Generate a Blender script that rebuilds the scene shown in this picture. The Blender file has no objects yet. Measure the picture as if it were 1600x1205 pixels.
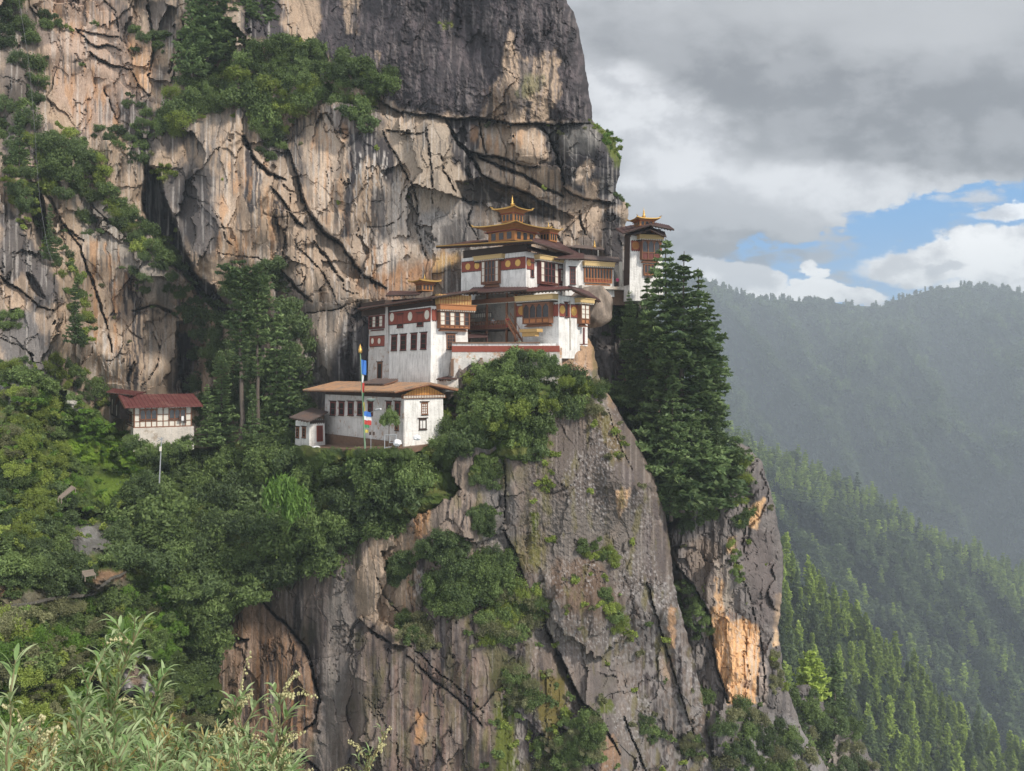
import bpy, math, random
import numpy as np
from mathutils import Vector, Matrix, noise as mnoise
R = math.radians
sc = bpy.context.scene
COL = sc.collection
F = 1331.0; HY = 578.0; W_, H_ = 1600.0, 1205.0
# ---------------------------------------------------------------- camera
cd = bpy.data.cameras.new("camera"); cam = bpy.data.objects.new("camera", cd); COL.objects.link(cam)
cam.location = (0, 0, 0); cam.rotation_euler = (R(90), 0, 0)
cd.sensor_width = 36.0; cd.lens = 36.0*F/W_
cd.shift_y = -(H_/2-HY)/W_
cd.clip_start = 0.05; cd.clip_end = 40000
sc.camera = cam
sc.render.resolution_x = 1024; sc.render.resolution_y = 771
# ---------------------------------------------------------------- render settings
sc.view_settings.view_transform = 'Standard'; sc.view_settings.look = 'None'
sc.view_settings.exposure = 0.88; sc.view_settings.gamma = 1.0
cy = sc.cycles
cy.max_bounces = 4; cy.diffuse_bounces = 2; cy.glossy_bounces = 1; cy.transmission_bounces = 2
cy.transparent_max_bounces = 4; cy.volume_bounces = 0
cy.use_denoising = True
try: cy.denoiser = 'OPENIMAGEDENOISE'
except Exception: pass
cy.caustics_reflective = False; cy.caustics_refractive = False
# ---------------------------------------------------------------- sun
SUN_EL, SUN_AZ = 40.0, 132.0     # azimuth clockwise from +Y (the view direction): from the right and behind
sd = bpy.data.lights.new("sun", 'SUN'); sun = bpy.data.objects.new("sun", sd); COL.objects.link(sun)
sd.energy = 2.1; sd.angle = R(7.0); sd.color = (1.0, 0.93, 0.83)
_s = Vector((math.sin(R(SUN_AZ))*math.cos(R(SUN_EL)), math.cos(R(SUN_AZ))*math.cos(R(SUN_EL)), math.sin(R(SUN_EL))))
sun.rotation_euler = _s.to_track_quat('Z', 'Y').to_euler()
# ---------------------------------------------------------------- node expressions
class X:
    """a socket with arithmetic"""
    nt = None
    def __init__(s, v): s.v = v
    @staticmethod
    def put(sock, val):
        if isinstance(val, X): X.nt.links.new(val.v, sock)
        else: sock.default_value = val
    @staticmethod
    def m(op, a, b=None, c=None, clamp=False):
        n = X.nt.nodes.new('ShaderNodeMath'); n.operation = op; n.use_clamp = clamp
        X.put(n.inputs[0], a)
        if b is not None: X.put(n.inputs[1], b)
        if c is not None: X.put(n.inputs[2], c)
        return X(n.outputs[0])
    def __add__(a, b): return X.m('ADD', a, b)
    __radd__ = __add__
    def __sub__(a, b): return X.m('SUBTRACT', a, b)
    def __rsub__(a, b): return X.m('SUBTRACT', b, a)
    def __mul__(a, b): return X.m('MULTIPLY', a, b)
    __rmul__ = __mul__
    def __truediv__(a, b): return X.m('DIVIDE', a, b)
def smooth(a, lo, hi):
    n = X.nt.nodes.new('ShaderNodeMapRange'); n.interpolation_type = 'SMOOTHSTEP'
    X.put(n.inputs['Value'], a); X.put(n.inputs['From Min'], lo); X.put(n.inputs['From Max'], hi)
    return X(n.outputs[0])
def comb(x, y, z):
    n = X.nt.nodes.new('ShaderNodeCombineXYZ')
    for i, q in enumerate((x, y, z)): X.put(n.inputs[i], q)
    return X(n.outputs[0])
def noise(vec, scale, detail=4, rough=.5, lac=2.0):
    n = X.nt.nodes.new('ShaderNodeTexNoise'); X.put(n.inputs['Vector'], vec)
    n.inputs['Scale'].default_value = scale; n.inputs['Detail'].default_value = detail
    n.inputs['Roughness'].default_value = rough; n.inputs['Lacunarity'].default_value = lac
    return X(n.outputs[0])
def mix(f, a, b, mode='MIX'):
    n = X.nt.nodes.new('ShaderNodeMix'); n.data_type = 'RGBA'; n.blend_type = mode
    X.put(n.inputs[0], f)
    for i, q in ((6, a), (7, b)):
        if isinstance(q, X): X.put(n.inputs[i], q)
        else: n.inputs[i].default_value = (*q[:3], 1)
    return X(n.outputs[2])
def mul_(c, f): return mix(1.0, c, comb(f, f, f), 'MULTIPLY')
# ---------------------------------------------------------------- sky: blue behind, cloud layers by direction
w = bpy.data.worlds.new("World"); sc.world = w; w.use_nodes = True
nt = w.node_tree; nt.nodes.clear(); X.nt = nt
out = nt.nodes.new('ShaderNodeOutputWorld')
sky = nt.nodes.new('ShaderNodeTexSky'); sky.sky_type = 'NISHITA'; sky.sun_disc = False
sky.sun_elevation = R(SUN_EL); sky.sun_rotation = R(SUN_AZ); sky.altitude = 3000; sky.air_density = 1.0; sky.dust_density = 0.6
tc = nt.nodes.new('ShaderNodeTexCoord'); sp = nt.nodes.new('ShaderNodeSeparateXYZ')
nt.links.new(tc.outputs['Generated'], sp.inputs[0])
dx, dy, dz = (X(sp.outputs[i]) for i in range(3))
yy = X.m('MAXIMUM', X.m('ABSOLUTE', dy), 0.12)
U0 = dx/yy*1.331 + 0.8
V0 = 0.578 - dz/yy*1.331
base = comb(U0, V0*1.7, 0.0)
w1 = noise(base, 5.0, 7, .58) - 0.5
w2 = noise(comb(U0+7.3, V0*1.7+3.1, 0.5), 5.0, 7, .58) - 0.5
big = noise(comb(U0*0.8+1.7, V0*2.2+.4, 0.0), 2.2, 6, .55)
fine = noise(comb(U0, V0*1.5, 1.3), 11.0, 8, .6)
wx = noise(comb(U0+2.2, V0*1.9, 2.0), 16.0, 8, .62)-0.5; U = U0 + w1*0.18 + wx*0.05; V = V0 + w2*0.12 + wx*0.035
def blob(cx, cy_, rx, ry, rot=0., soft=.5, ew=0.0):
    c, s = math.cos(R(rot)), math.sin(R(rot))
    a = U - cx; b = V - cy_
    p = (a*c + b*s)/rx; q = (b*c - a*s)/ry
    d = X.m('SQRT', p*p + q*q)
    if ew: d = d + (fine-0.5)*ew
    return smooth(d, 1.0+soft*.5, 1.0-soft*.5)
g = 0.43 + (big-0.5)*0.66 + (fine-0.5)*0.30
c = mix(smooth(g, .25, .62), (.210, .218, .238), (.47, .48, .505))
def lay(c, m, col, k=1.0): return mix(m*k if k != 1.0 else m, c, col)
shade = smooth(fine*0.75 + big*0.25, .42, .58)
white = mix(shade, (.56, .57, .60), (1.0, 1.0, 1.0)); 
soft_white = mix(shade, (.50, .51, .54), (.70, .71, .735))
dark = mix(shade, (.185, .192, .212), (.29, .298, .32))
c = lay(c, blob(1.42, .02, .30, .07, -2, .9), (.44, .45, .47), .8)
c = lay(c, blob(1.32, .155, .42, .085, 8, .9), dark, .85)
c = lay(c, blob(1.50, .215, .30, .05, 2, .7), dark, .7)
c = lay(c, blob(1.02, .20, .16, .075, 35, .8), soft_white, .9)
c = lay(c, blob(1.20, .30, .34, .042, 0, .8), soft_white, .95)
c = lay(c, blob(1.10, .345, .22, .04, 3, .8), (.40, .41, .435), .8)
c = lay(c, blob(1.15, .378, .16, .020, 2, .6), dark, .8)
blue = X(sky.outputs[0])
bl = nt.nodes.new('ShaderNodeVectorMath'); bl.operation = 'SCALE'; nt.links.new(blue.v, bl.inputs[0]); bl.inputs['Scale'].default_value = 0.105
bluec = mix(.75, X(bl.outputs[0]), (.055, .33, .72))
# the gap of clear air low on the right, fluffy cloud inside it
gap = X.m('MAXIMUM', blob(1.52, .335, .33, .050, -13, .15, .8), blob(1.28, .430, .25, .064, -2, .15, .8))
gap = gap*(1.0-smooth(noise(comb(U0*0.9, V0*2.6, 4.0), 9.0, 8, .62), .50, .66)*0.85)
c = mix(gap, c, bluec)
c = lay(c, blob(1.56, .392, .25, .042, -4, .22, .9), white)
c = lay(c, blob(1.60, .318, .09, .018, -8, .3, .6), white, .9)
c = lay(c, blob(1.125, .432, .095, .038, 10, .18, .9), white)
c = lay(c, blob(1.27, .458, .12, .016, 3, .2, .9), white)
c = lay(c, blob(1.262, .425, .022, .018, 70, .3, .6), white)
c = lay(c, blob(1.47, .410, .03, .010, 0, .5), (.5, .52, .56), .8)
c = lay(c, blob(1.60, .455, .17, .025, 0, .4, .5), white)
c = lay(c, smooth(V0, .53, .60), (.62, .66, .70), 1.0)
c = mul_(c, smooth(dy, .25, -.35)*1.35+1.0)      # sky brightened behind the camera, added as unseen frontal fill
bg = nt.nodes.new('ShaderNodeBackground'); nt.links.new(c.v, bg.inputs[0]); bg.inputs[1].default_value = 0.70
nt.links.new(bg.outputs[0], out.inputs[0])
w.cycles.sampling_method = 'MANUAL'; w.cycles.sample_map_resolution = 512
# ---------------------------------------------------------------- numpy helpers
def hsh(ix, iy, seed):
    h = (ix.astype(np.int64)*374761393 + iy.astype(np.int64)*668265263 + seed*2147483647) & 0xffffffff
    h = ((h ^ (h >> 13))*1274126177) & 0xffffffff
    h = ((h ^ (h >> 16))*2246822519) & 0xffffffff
    return ((h ^ (h >> 15)) & 0xffffff)/float(0xffffff)
def pn(x, y, seed=0):
    ix = np.floor(x); iy = np.floor(y); fx = x-ix; fy = y-iy
    def gr(ox, oy):
        a = hsh(ix+ox, iy+oy, seed)*2*np.pi
        return np.cos(a)*(fx-ox) + np.sin(a)*(fy-oy)
    u = fx*fx*fx*(fx*(fx*6-15)+10); v = fy*fy*fy*(fy*(fy*6-15)+10)
    a = gr(0, 0); b = gr(1, 0); c_ = gr(0, 1); d = gr(1, 1)
    return ((a+(b-a)*u)*(1-v) + (c_+(d-c_)*u)*v)*1.5
def fbm(x, y, o=4, seed=0, g=.5):
    r = 0; a = 1.; t = 0
    for i in range(o):
        r = r + a*pn(x, y, seed+i*17); t += a; a *= g; x = x*2.03+11.3; y = y*2.03+5.7
    return r/t
def vor(x, y, seed):
    """nearest jittered cell: distance 1, distance 2, offset to the centre, and three cell hashes"""
    ix = np.floor(x); iy = np.floor(y)
    d1 = np.full(x.shape, 9.); d2 = np.full(x.shape, 9.); cx = np.zeros_like(x); cyy = np.zeros_like(x)
    kx = np.zeros_like(x); ky = np.zeros_like(x)
    for ox in (-1, 0, 1):
        for oy in (-1, 0, 1):
            jx = ix+ox+hsh(ix+ox, iy+oy, seed); jy = iy+oy+hsh(ix+ox, iy+oy, seed+1)
            d = np.hypot(jx-x, jy-y); m = d < d1
            d2 = np.where(m, d1, np.minimum(d2, d)); d1 = np.where(m, d, d1)
            cx = np.where(m, jx, cx); cyy = np.where(m, jy, cyy); kx = np.where(m, ix+ox, kx); ky = np.where(m, iy+oy, ky)
    return d1, d2, x-cx, y-cyy, hsh(kx, ky, seed+2), hsh(kx, ky, seed+3), hsh(kx, ky, seed+4)
def ss(a, lo, hi):
    t = np.clip((a-lo)/(hi-lo), 0, 1); return t*t*(3-2*t)
def segs(x, y, pts, closed):
    """distance to a polyline, with the signed side of the nearest segment and the place along it"""
    P_ = list(pts) + ([pts[0]] if closed else [])
    best = np.full(x.shape, 1e9); side = np.zeros_like(x); al = np.zeros_like(x); n = len(P_)-1
    for i in range(n):
        ax, ay = P_[i][:2]; bx, by = P_[i+1][:2]; ex, ey = bx-ax, by-ay; L = ex*ex+ey*ey+1e-9
        t = np.clip(((x-ax)*ex+(y-ay)*ey)/L, 0, 1); qx = x-ax-t*ex; qy = y-ay-t*ey
        d = np.hypot(qx, qy); m = d < best
        best = np.where(m, d, best); side = np.where(m, np.sign(ex*(y-ay)-ey*(x-ax)), side); al = np.where(m, (i+t)/n, al)
    return best, side, al
def inside(x, y, pts):
    r = np.zeros(x.shape, bool); n = len(pts)
    for i in range(n):
        ax, ay = pts[i][:2]; bx, by = pts[(i+1) % n][:2]
        if ay == by: continue
        r ^= ((ay > y) != (by > y)) & (x < (bx-ax)*(y-ay)/(by-ay)+ax)
    return r
def sdf(x, y, pts):
    d, _, _ = segs(x, y, pts, True)
    return np.where(inside(x, y, pts), d, -d)
def pts_(s): return [tuple(float(q) for q in p.split(',')) for p in s.split()]
def at(x, y, D): return Vector(((x-800)/F*D, D, (HY-y)/F*D))
def tag(o, label=None, cat=None, group=None, kind=None):
    if label: o["label"] = label
    if cat: o["category"] = cat
    if group: o["group"] = group
    if kind: o["kind"] = kind
    return o
def mesh_np(name, co, faces, smooth_=True, attrs=None, mat=None):
    me = bpy.data.meshes.new(name)
    faces = np.asarray(faces, dtype=np.int32); k = faces.shape[1]
    me.vertices.add(len(co)); me.vertices.foreach_set('co', np.asarray(co, dtype=np.float32).ravel())
    me.loops.add(faces.size); me.loops.foreach_set('vertex_index', faces.ravel())
    me.polygons.add(len(faces)); me.polygons.foreach_set('loop_start', np.arange(0, faces.size, k, dtype=np.int32))
    try: me.polygons.foreach_set('loop_total', np.full(len(faces), k, dtype=np.int32))
    except Exception: pass
    me.update(calc_edges=True)
    me.polygons.foreach_set('use_smooth', np.full(len(faces), smooth_, dtype=bool))
    for nm, v in (attrs or {}).items():
        if v.ndim == 2:
            a = me.color_attributes.new(nm, 'FLOAT_COLOR', 'POINT'); q = np.ones((len(co), 4), np.float32); q[:, :3] = v
            a.data.foreach_set('color', q.ravel())
        else:
            a = me.attributes.new(nm, 'FLOAT', 'POINT'); a.data.foreach_set('value', v.astype(np.float32))
    if mat: me.materials.append(mat)
    return me
def link(o, parent=None):
    COL.objects.link(o)
    if parent is not None: o.parent = parent
    return o
# ---------------------------------------------------------------- materials
MATS = {}
def new_mat(name, rough=.8, spec=.3):
    m = bpy.data.materials.new(name); m.use_nodes = True; X.nt = m.node_tree
    b = m.node_tree.nodes['Principled BSDF']; b.inputs['Roughness'].default_value = rough
    b.inputs['Specular IOR Level'].default_value = spec
    return m, b
def objco():
    t = X.nt.nodes.new('ShaderNodeTexCoord'); return X(t.outputs['Object'])
def attr(nm):
    a = X.nt.nodes.new('ShaderNodeAttribute'); a.attribute_name = nm; return a
def scale_v(v, s):
    n = X.nt.nodes.new('ShaderNodeVectorMath'); n.operation = 'MULTIPLY'; X.put(n.inputs[0], v); n.inputs[1].default_value = s
    return X(n.outputs[0])
def bump(b, h, strength=.5, dist=.1):
    n = X.nt.nodes.new('ShaderNodeBump'); X.put(n.inputs['Height'], h)
    n.inputs['Strength'].default_value = strength; n.inputs['Distance'].default_value = dist
    X.nt.links.new(n.outputs[0], b.inputs['Normal'])
def mul(c, f):
    return mix(1.0, c, comb(f, f, f), 'MULTIPLY')
def rock_mat(name, k=1.0, bumpd=.15, grain=1.0):
    m, b = new_mat(name, .85, .25)
    c = X(attr('col').outputs['Color']); o = objco()
    n1 = noise(scale_v(o, (1, 1, .55)), 1.1*k, 9, .68)
    n2 = noise(scale_v(o, (1, 1, .35)), 5.0*k, 5, .62)
    n3 = noise(scale_v(o, (1, 1, .7)), 9.0*k, 3, .7); v = n1*.7 + n2*1.25 + n3*.8 - .36
    c = mul(c, v)
    sp_ = smooth(noise(o, 3.3*k, 8, .75), .60, .70)
    c = mix(sp_*.32, c, (.36, .345, .325))
    dk = smooth(noise(scale_v(o, (1.3, 1.3, .5)), 1.9*k, 7, .7), .57, .66)
    c = mix(dk*.22, c, (.035, .032, .034))
    X.put(b.inputs['Base Color'], c)
    bump(b, n1*.8 + n2*.45, .8, bumpd)
    return m
M_ROCK = rock_mat('rock')
def ground_mat():
    m, b = new_mat('turf', .95, .1)
    o = objco(); n1 = noise(o, .35, 8, .65); n2 = noise(o, 6, 4, .6)
    c = mix(smooth(n1, .35, .65), (.030, .050, .012), (.085, .120, .022))
    c = mix(smooth(noise(o, .9, 6, .6), .60, .72), c, (.13, .10, .06))
    c = mul(c, n2*1.1+.45); X.put(b.inputs['Base Color'], c); bump(b, n2+n1, .8, .3)
    return m
M_TURF = ground_mat()
# ---------------------------------------------------------------- rock faces
class Sheet:
    def __init__(s, name, poly, ctrl, step=2.0, roll=(26, 5.0), pw=1.6, seed=1, ragged=3.0, skirt=True, label=None):
        s.name, s.poly, s.step, s.seed = name, poly, step, seed
        xs = [p[0] for p in poly]; ys = [p[1] for p in poly]; m = step*6
        s.x0, s.y0 = min(xs)-m, min(ys)-m
        s.nx = int((max(xs)+m-s.x0)/step)+1; s.ny = int((max(ys)+m-s.y0)/step)+1
        gx, gy = np.meshgrid(s.x0+np.arange(s.nx)*step, s.y0+np.arange(s.ny)*step)
        s.x, s.y = gx, gy
        c = np.array(ctrl, float); num = np.zeros_like(gx); den = np.zeros_like(gx)
        for cx, cy_, cd_ in c:
            w_ = 1/((gx-cx)**2+(gy-cy_)**2+900.)**pw; num += w_*cd_; den += w_
        s.D = num/den
        s.S = sdf(gx, gy, poly) + (fbm(gx/17, gy/17, 4, seed+5)*ragged*2 if ragged else 0)
        s.wn = fbm(gx/30, gy/42, 4, seed+9); s.wf = fbm(gx/9, gy/13, 4, seed+10); s.wq = fbm(gx/4, gy/5, 3, seed+12)
        rr, rm = roll
        if rr:
            t = np.clip(s.S/rr, 0, 1); s.D = s.D + rm*(1-np.sqrt(np.clip(1-(1-t)**2, 0, 1)))
        s.col = np.zeros(gx.shape+(3,), np.float32)+.2
    def cracks(s, sx, sy, seed, depth, wpx):
        x = s.x+s.wn*sx*.5+s.wf*3; y = s.y+s.wf*6+s.x*.3; d1, d2, ox, oy, a, b, c = vor(x/sx, y/sy, seed)
        gate = ss(fbm(s.x/70, s.y/70, 3, seed+1), .0, .2)
        m = np.exp(-((d2-d1)*sx/wpx)**2)*gate; s.D += m*depth; s.crk = np.maximum(getattr(s, 'crk', 0), m); return m
    def box(s, pts, m):
        xs = [p[0] for p in pts]; ys = [p[1] for p in pts]
        i0 = max(0, int((min(xs)-m-s.x0)/s.step)); i1 = min(s.nx, int((max(xs)+m-s.x0)/s.step)+2)
        j0 = max(0, int((min(ys)-m-s.y0)/s.step)); j1 = min(s.ny, int((max(ys)+m-s.y0)/s.step)+2)
        return (slice(j0, max(j0, j1)), slice(i0, max(i0, i1)))
    def facets(s, sx, sy, amp, tilt, seed, groove=0., k=None, shear=0.):
        x = s.x + s.wn*sx*.30+s.wf*3; y = s.y + s.wf*5 + s.x*shear
        d1, d2, ox, oy, a, b, c = vor(x/sx, y/sy, seed); ox = ox-s.wn*.3-s.wf*3/sx; oy = oy-s.wf*5/sy
        r = amp*(a-.5) + tilt*((b-.5)*ox+(c-.5)*oy)*2 + groove*np.exp(-(d2-d1)/.07)
        s.D += r*(k if k is not None else 1); return a
    def carve(s, pts, width, depth, jag=.6):
        if isinstance(pts, str): pts = pts_(pts)
        b = s.box(pts, width*3+6)
        if s.x[b].size == 0: return
        d, _, al = segs(s.x[b]+s.wf[b]*6*jag, s.y[b]+s.wn[b]*9*jag, pts, False)
        wd = width*(.45+.55*np.sin(np.pi*np.clip(al, .04, .96)))*(1+.7*s.wf[b])
        d = np.abs(d+s.wq[b]*1.5); s.D[b] += depth*ss(d/np.maximum(wd*.5, .5), 1.0, .2)*(1+.5*s.wq[b])
        if width > 2.2: s.lip(pts, depth*.42, width*3.5, 1 if (len(pts) % 2) else -1, jag)
    def lip(s, pts, depth, reach, side=1, jag=.5):
        if isinstance(pts, str): pts = pts_(pts)
        b = s.box(pts, reach*3)
        d, sd_, al = segs(s.x[b]+s.wf[b]*8*jag, s.y[b]+s.wn[b]*9*jag, pts, False)
        end = ss(al, 0, .08)*ss(al, 1, .92)
        s.D[b] += np.where(sd_*side > 0, depth*np.exp(-d/reach)*end, 0)
    def dent(s, poly, depth, soft=4):
        if isinstance(poly, str): poly = pts_(poly)
        b = s.box(poly, soft*3)
        s.D[b] += depth*ss(sdf(s.x[b]+s.wf[b]*5, s.y[b]+s.wf[b]*5, poly), -soft*.3, soft)
    def paint(s, poly, rgb, soft=7, warp=22, k=1.0, streak=None, fine=8):
        if isinstance(poly, str): poly = pts_(poly)
        b = s.box(poly, soft+warp+8)
        if s.x[b].size == 0: return
        d = sdf(s.x[b], s.y[b], poly) + s.wn[b]*warp + s.wf[b]*fine
        m = ss(d, -soft, soft)*k
        if streak:
            fx, fy, lo, hi, sd_ = streak
            q = fbm((s.x[b]+s.wn[b]*6)/fx, s.y[b]/fy, 4, sd_)
            m = m*ss(q, lo, hi)
        s.col[b] = s.col[b]*(1-m[..., None]) + np.array(rgb, np.float32)*m[..., None]
    def line(s, pts, rgb, width=3, k=.8, jag=.6):
        if isinstance(pts, str): pts = pts_(pts)
        b = s.box(pts, width*3+8)
        d, _, al = segs(s.x[b]+s.wf[b]*6*jag, s.y[b]+s.wn[b]*9*jag, pts, False)
        m = ss(d, width*.95, width*.25)*k
        s.col[b] = s.col[b]*(1-m[..., None]) + np.array(rgb, np.float32)*m[..., None]
    def build(s, mat, kind='structure', ring=7):
        st = s.step; S = s.S
        gyy, gxx = np.gradient(S, st); gl = np.hypot(gxx, gyy)+1e-6
        o = np.clip(-S, 0, None)
        on = S < 0
        # beyond the outline the surface turns back behind itself
        pull = np.where(on, o + np.clip(o-st, 0, None)*.25, 0)
        px = s.x + gxx/gl*pull; py = s.y + gyy/gl*pull
        D = s.D + np.where(on, (o/st)**2*.9, 0)
        keep = S > -st*ring*.8
        q = keep[:-1, :-1] & keep[1:, :-1] & keep[:-1, 1:] & keep[1:, 1:]
        idx = np.arange(s.nx*s.ny).reshape(s.ny, s.nx)
        f = np.stack([idx[:-1, :-1][q], idx[1:, :-1][q], idx[1:, 1:][q], idx[:-1, 1:][q]], 1)
        used = np.unique(f); rm = np.full(s.nx*s.ny, -1, np.int64); rm[used] = np.arange(len(used))
        co = np.stack([(px-800)/F*D, D, (HY-py)/F*D], -1).reshape(-1, 3)[used]
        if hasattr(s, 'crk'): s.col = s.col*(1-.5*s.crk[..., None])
        me = mesh_np(s.name, co, rm[f], False, {'col': np.clip(s.col, .01, .8).reshape(-1, 3)[used]}, mat)
        o_ = bpy.data.objects.new(s.name, me); link(o_); s.obj = o_
        if kind: o_['kind'] = kind
        s.Dk = D; return o_
    def depth(s, x, y):
        i = (x-s.x0)/s.step; j = (y-s.y0)/s.step
        i = min(max(int(i), 0), s.nx-1); j = min(max(int(j), 0), s.ny-1)
        return float(s.D[j, i])
TAN = (.345, .255, .182); TAN2 = (.42, .325, .245); ORG = (.56, .31, .14); PINK = (.37, .265, .205)
GREY = (.165, .145, .132); DGREY = (.080, .071, .069); DARK = (.036, .033, .037); BLK = (.020, .019, .021)
PALE = (.50, .46, .42); BRN = (.20, .125, .085); MOSS = (.105, .13, .02); YMOSS = (.17, .18, .03); RST = (.16, .085, .04)
# ---- upper cliff
A = Sheet('cliff', pts_("-60,-60 845,-60 878,-12 895,18 905,48 912,90 920,140 927,192 945,202 962,224 970,250 968,275 960,300 968,306 980,320 982,336 976,352 985,420 1000,520 1000,640 900,700 500,760 380,720 200,700 -60,640"),
  [(0,0,148),(0,150,142),(0,300,132),(0,450,122),(0,570,112),(100,0,156),(120,120,152),(80,300,138),(150,300,147),(60,500,120),(200,600,136),(200,450,142),(300,300,150),(300,520,150),(300,610,150),
   (340,130,150),(400,80,152),(450,-40,168),(450,180,148),(350,350,138),(430,330,137),(520,300,140),(500,450,136),(450,600,134),(560,560,131),(600,200,146),(620,330,142),(600,480,138),(700,60,146),(720,150,140),(700,230,141),
   (700,370,141),(760,420,140),(820,60,139),(820,150,136),(820,230,137),(850,330,143),(900,100,140),(900,400,140),(930,250,136),(950,400,143),(960,500,140),(560,720,128),(900,600,136),(700,600,134)],
  1.7, (34, 9.0), 1.7, 11, 1.5)
x, y = A.x, A.y
upper = ss(sdf(x+A.wn*20, y+A.wf*10, pts_("385,-80 1000,-80 1000,194 850,193 760,183 690,181 625,173 570,140 540,100 490,60")), -10, 10)
A.facets(110, 170, 5.0, 5.6, 3, .12, 1-.75*upper, shear=-.25)
A.facets(46, 95, 1.1, 2.1, 7, .06, 1-.6*upper, shear=.35)
A.facets(19, 44, .15, .5, 13, .03, 1-.2*upper, shear=-.3)
A.cracks(90, 150, 501, .6, 1.8)
A.D += fbm(x/60, y/90, 2, 31)*2.4 + fbm(x/7, y/80, 4, 33)*.22*(1-.3*upper) + fbm(x/12, y/16, 4, 35)*.10 + upper*(fbm(x/5, y/7, 4, 36)*.45 + fbm(x/26, y/60, 3, 37)*1.2)
A.dent("226,255 250,268 256,305 275,345 288,390 312,432 345,458 374,503 352,503 318,468 290,436 262,410 240,376 222,330", 9, 5)
A.dent("275,505 300,500 320,540 314,612 285,614 278,560", 8, 4)
A.dent("48,282 62,290 72,330 80,375 70,402 55,372 46,330", 6, 4)
A.dent("712,285 751,278 780,291 830,307 872,329 866,342 820,333 780,314 740,322 722,315", 5, 4)
A.dent("41,425 50,428 63,448 72,468 60,465 46,450", 3, 2)
A.dent("560,470 600,470 600,610 548,610 530,560 545,500", 4, 14)
for s_, w_, d_ in [("382,213 392,239 402,255 419,269 445,282", 7, 3.5), ("422,292 440,312 452,330 465,345 476,357", 4.5, 2.5),
    ("445,225 455,248 462,267 468,290 472,307 482,330 492,347 507,365 532,380 550,405 562,425 575,437 602,452", 6, 3.2),
    ("490,375 500,390 512,405 524,425 536,440", 5, 2.2), ("536,440 537,452 560,460", 2, 1), ("432,420 444,430 455,440 470,456 486,471", 6, 3),
    ("597,205 608,222 617,240 630,262 640,280 648,300 653,320 652,360 665,398", 3, 1.4), ("665,200 670,225 672,245 676,280 675,317", 2.6, 1.3),
    ("600,203 625,207 665,207", 2.5, 1.4), ("572,140 600,162 625,175 662,180 700,184 750,185 800,193 854,194 925,193", 3.4, 2.2),
    ("695,185 706,205 714,225 732,240 745,262 752,275", 8, 3), ("728,235 749,241 782,246 812,258 843,262", 4, 2.2),
    ("747,243 765,254 779,261 800,268 816,273 835,287 858,299 880,305", 7, 3), ("751,274 779,287 805,295 831,304 869,325", 5, 2.5),
    ("844,199 856,212 862,228 869,241 875,262 882,288", 6, 3.2), ("880,289 895,302 915,312 936,312 955,318", 3.5, 2),
    ("749,192 752,210 755,228 760,240", 3.6, 2), ("118,45 140,67 155,73 170,72 190,78", 4, 2.2), ("118,45 150,52 185,60", 3, 1.5),
    ("140,82 155,94 170,100 185,102 207,110", 4, 2.4), ("160,135 168,152 175,170 186,197", 3, 1.8), ("52,8 60,22 68,32 82,45", 3.5, 2),
    ("162,0 172,8 180,15 183,30 185,50", 3, 1.4), ("100,350 112,368 125,385 135,420 150,455 158,480 165,500 172,530 175,552", 3.5, 2),
    ("62,290 80,312 96,345 110,360 130,378", 3.2, 2), ("208,484 245,476 265,488 280,498", 3.4, 2), ("0,430 20,445 40,460 60,478 90,488", 4, 2.6),
    ("0,530 30,540 50,560 60,590", 3, 2), ("240,520 250,545 246,570 235,590 220,604", 2.4, 1.3), ("510,180 518,190 524,207 545,212", 3, 1.6),
    ("330,330 345,345 352,372 370,395", 2, .9), ("440,285 448,297 462,300", 2.2, 1), ("340,395 380,402 430,408 460,400", 2, 1.0),
    ("455,300 448,340 446,372 440,405", 2.4, 1.4), ("460,380 480,400 500,420 516,446 530,478", 2.4, 1.3), ("450,505 480,490 520,486 560,470", 2.4, 1.4),
    ("640,320 620,345 600,352 570,358", 1.6, .7), ("740,318 730,345 742,365 748,378", 2.6, 1.2), ("690,245 693,270 706,290 712,300", 4, 2),
    ("780,345 800,338 822,352 845,372", 3, 1.5), ("860,345 866,362 878,380", 3, 1.4), ("905,330 908,350 915,372", 4, 1.6),
    ("786,105 800,115 812,135", 1.5, .6), ("800,75 806,60 808,48", 2, .8), ("480,430 470,445 450,452", 2, 1), ("205,110 215,130 236,150", 3, 1.6),
    ("230,0 236,40 240,80 232,120", 5, 2.2), ("262,120 270,100 284,70 288,20", 5, 2.4), ("130,300 150,330 178,352 200,372", 3, 1.6)]:
    A.carve(s_, w_, d_*1.35)
A.lip("560,130 600,162 625,175 662,180 700,184 750,185 800,193 854,194 930,193", 2.2, 16, 1)
A.lip("728,235 749,241 782,246 812,258 845,262", 2.6, 18, 1)
A.lip("751,274 779,287 805,295 831,304 872,328 900,340", 4.0, 26, 1)
A.lip("880,289 895,302 915,312 936,312 965,318", 2.5, 18, 1)
A.lip("208,484 245,474 268,486 284,500", 2.2, 22, 1)
A.lip("445,225 455,248 462,267 468,290 472,307 482,330 492,347 507,365 532,380 562,425 602,452", 2.5, 26, 1)
A.lip("228,262 250,268 256,305 275,345 288,390 312,432 345,458 374,503", -3.5, 30, -1)
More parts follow.
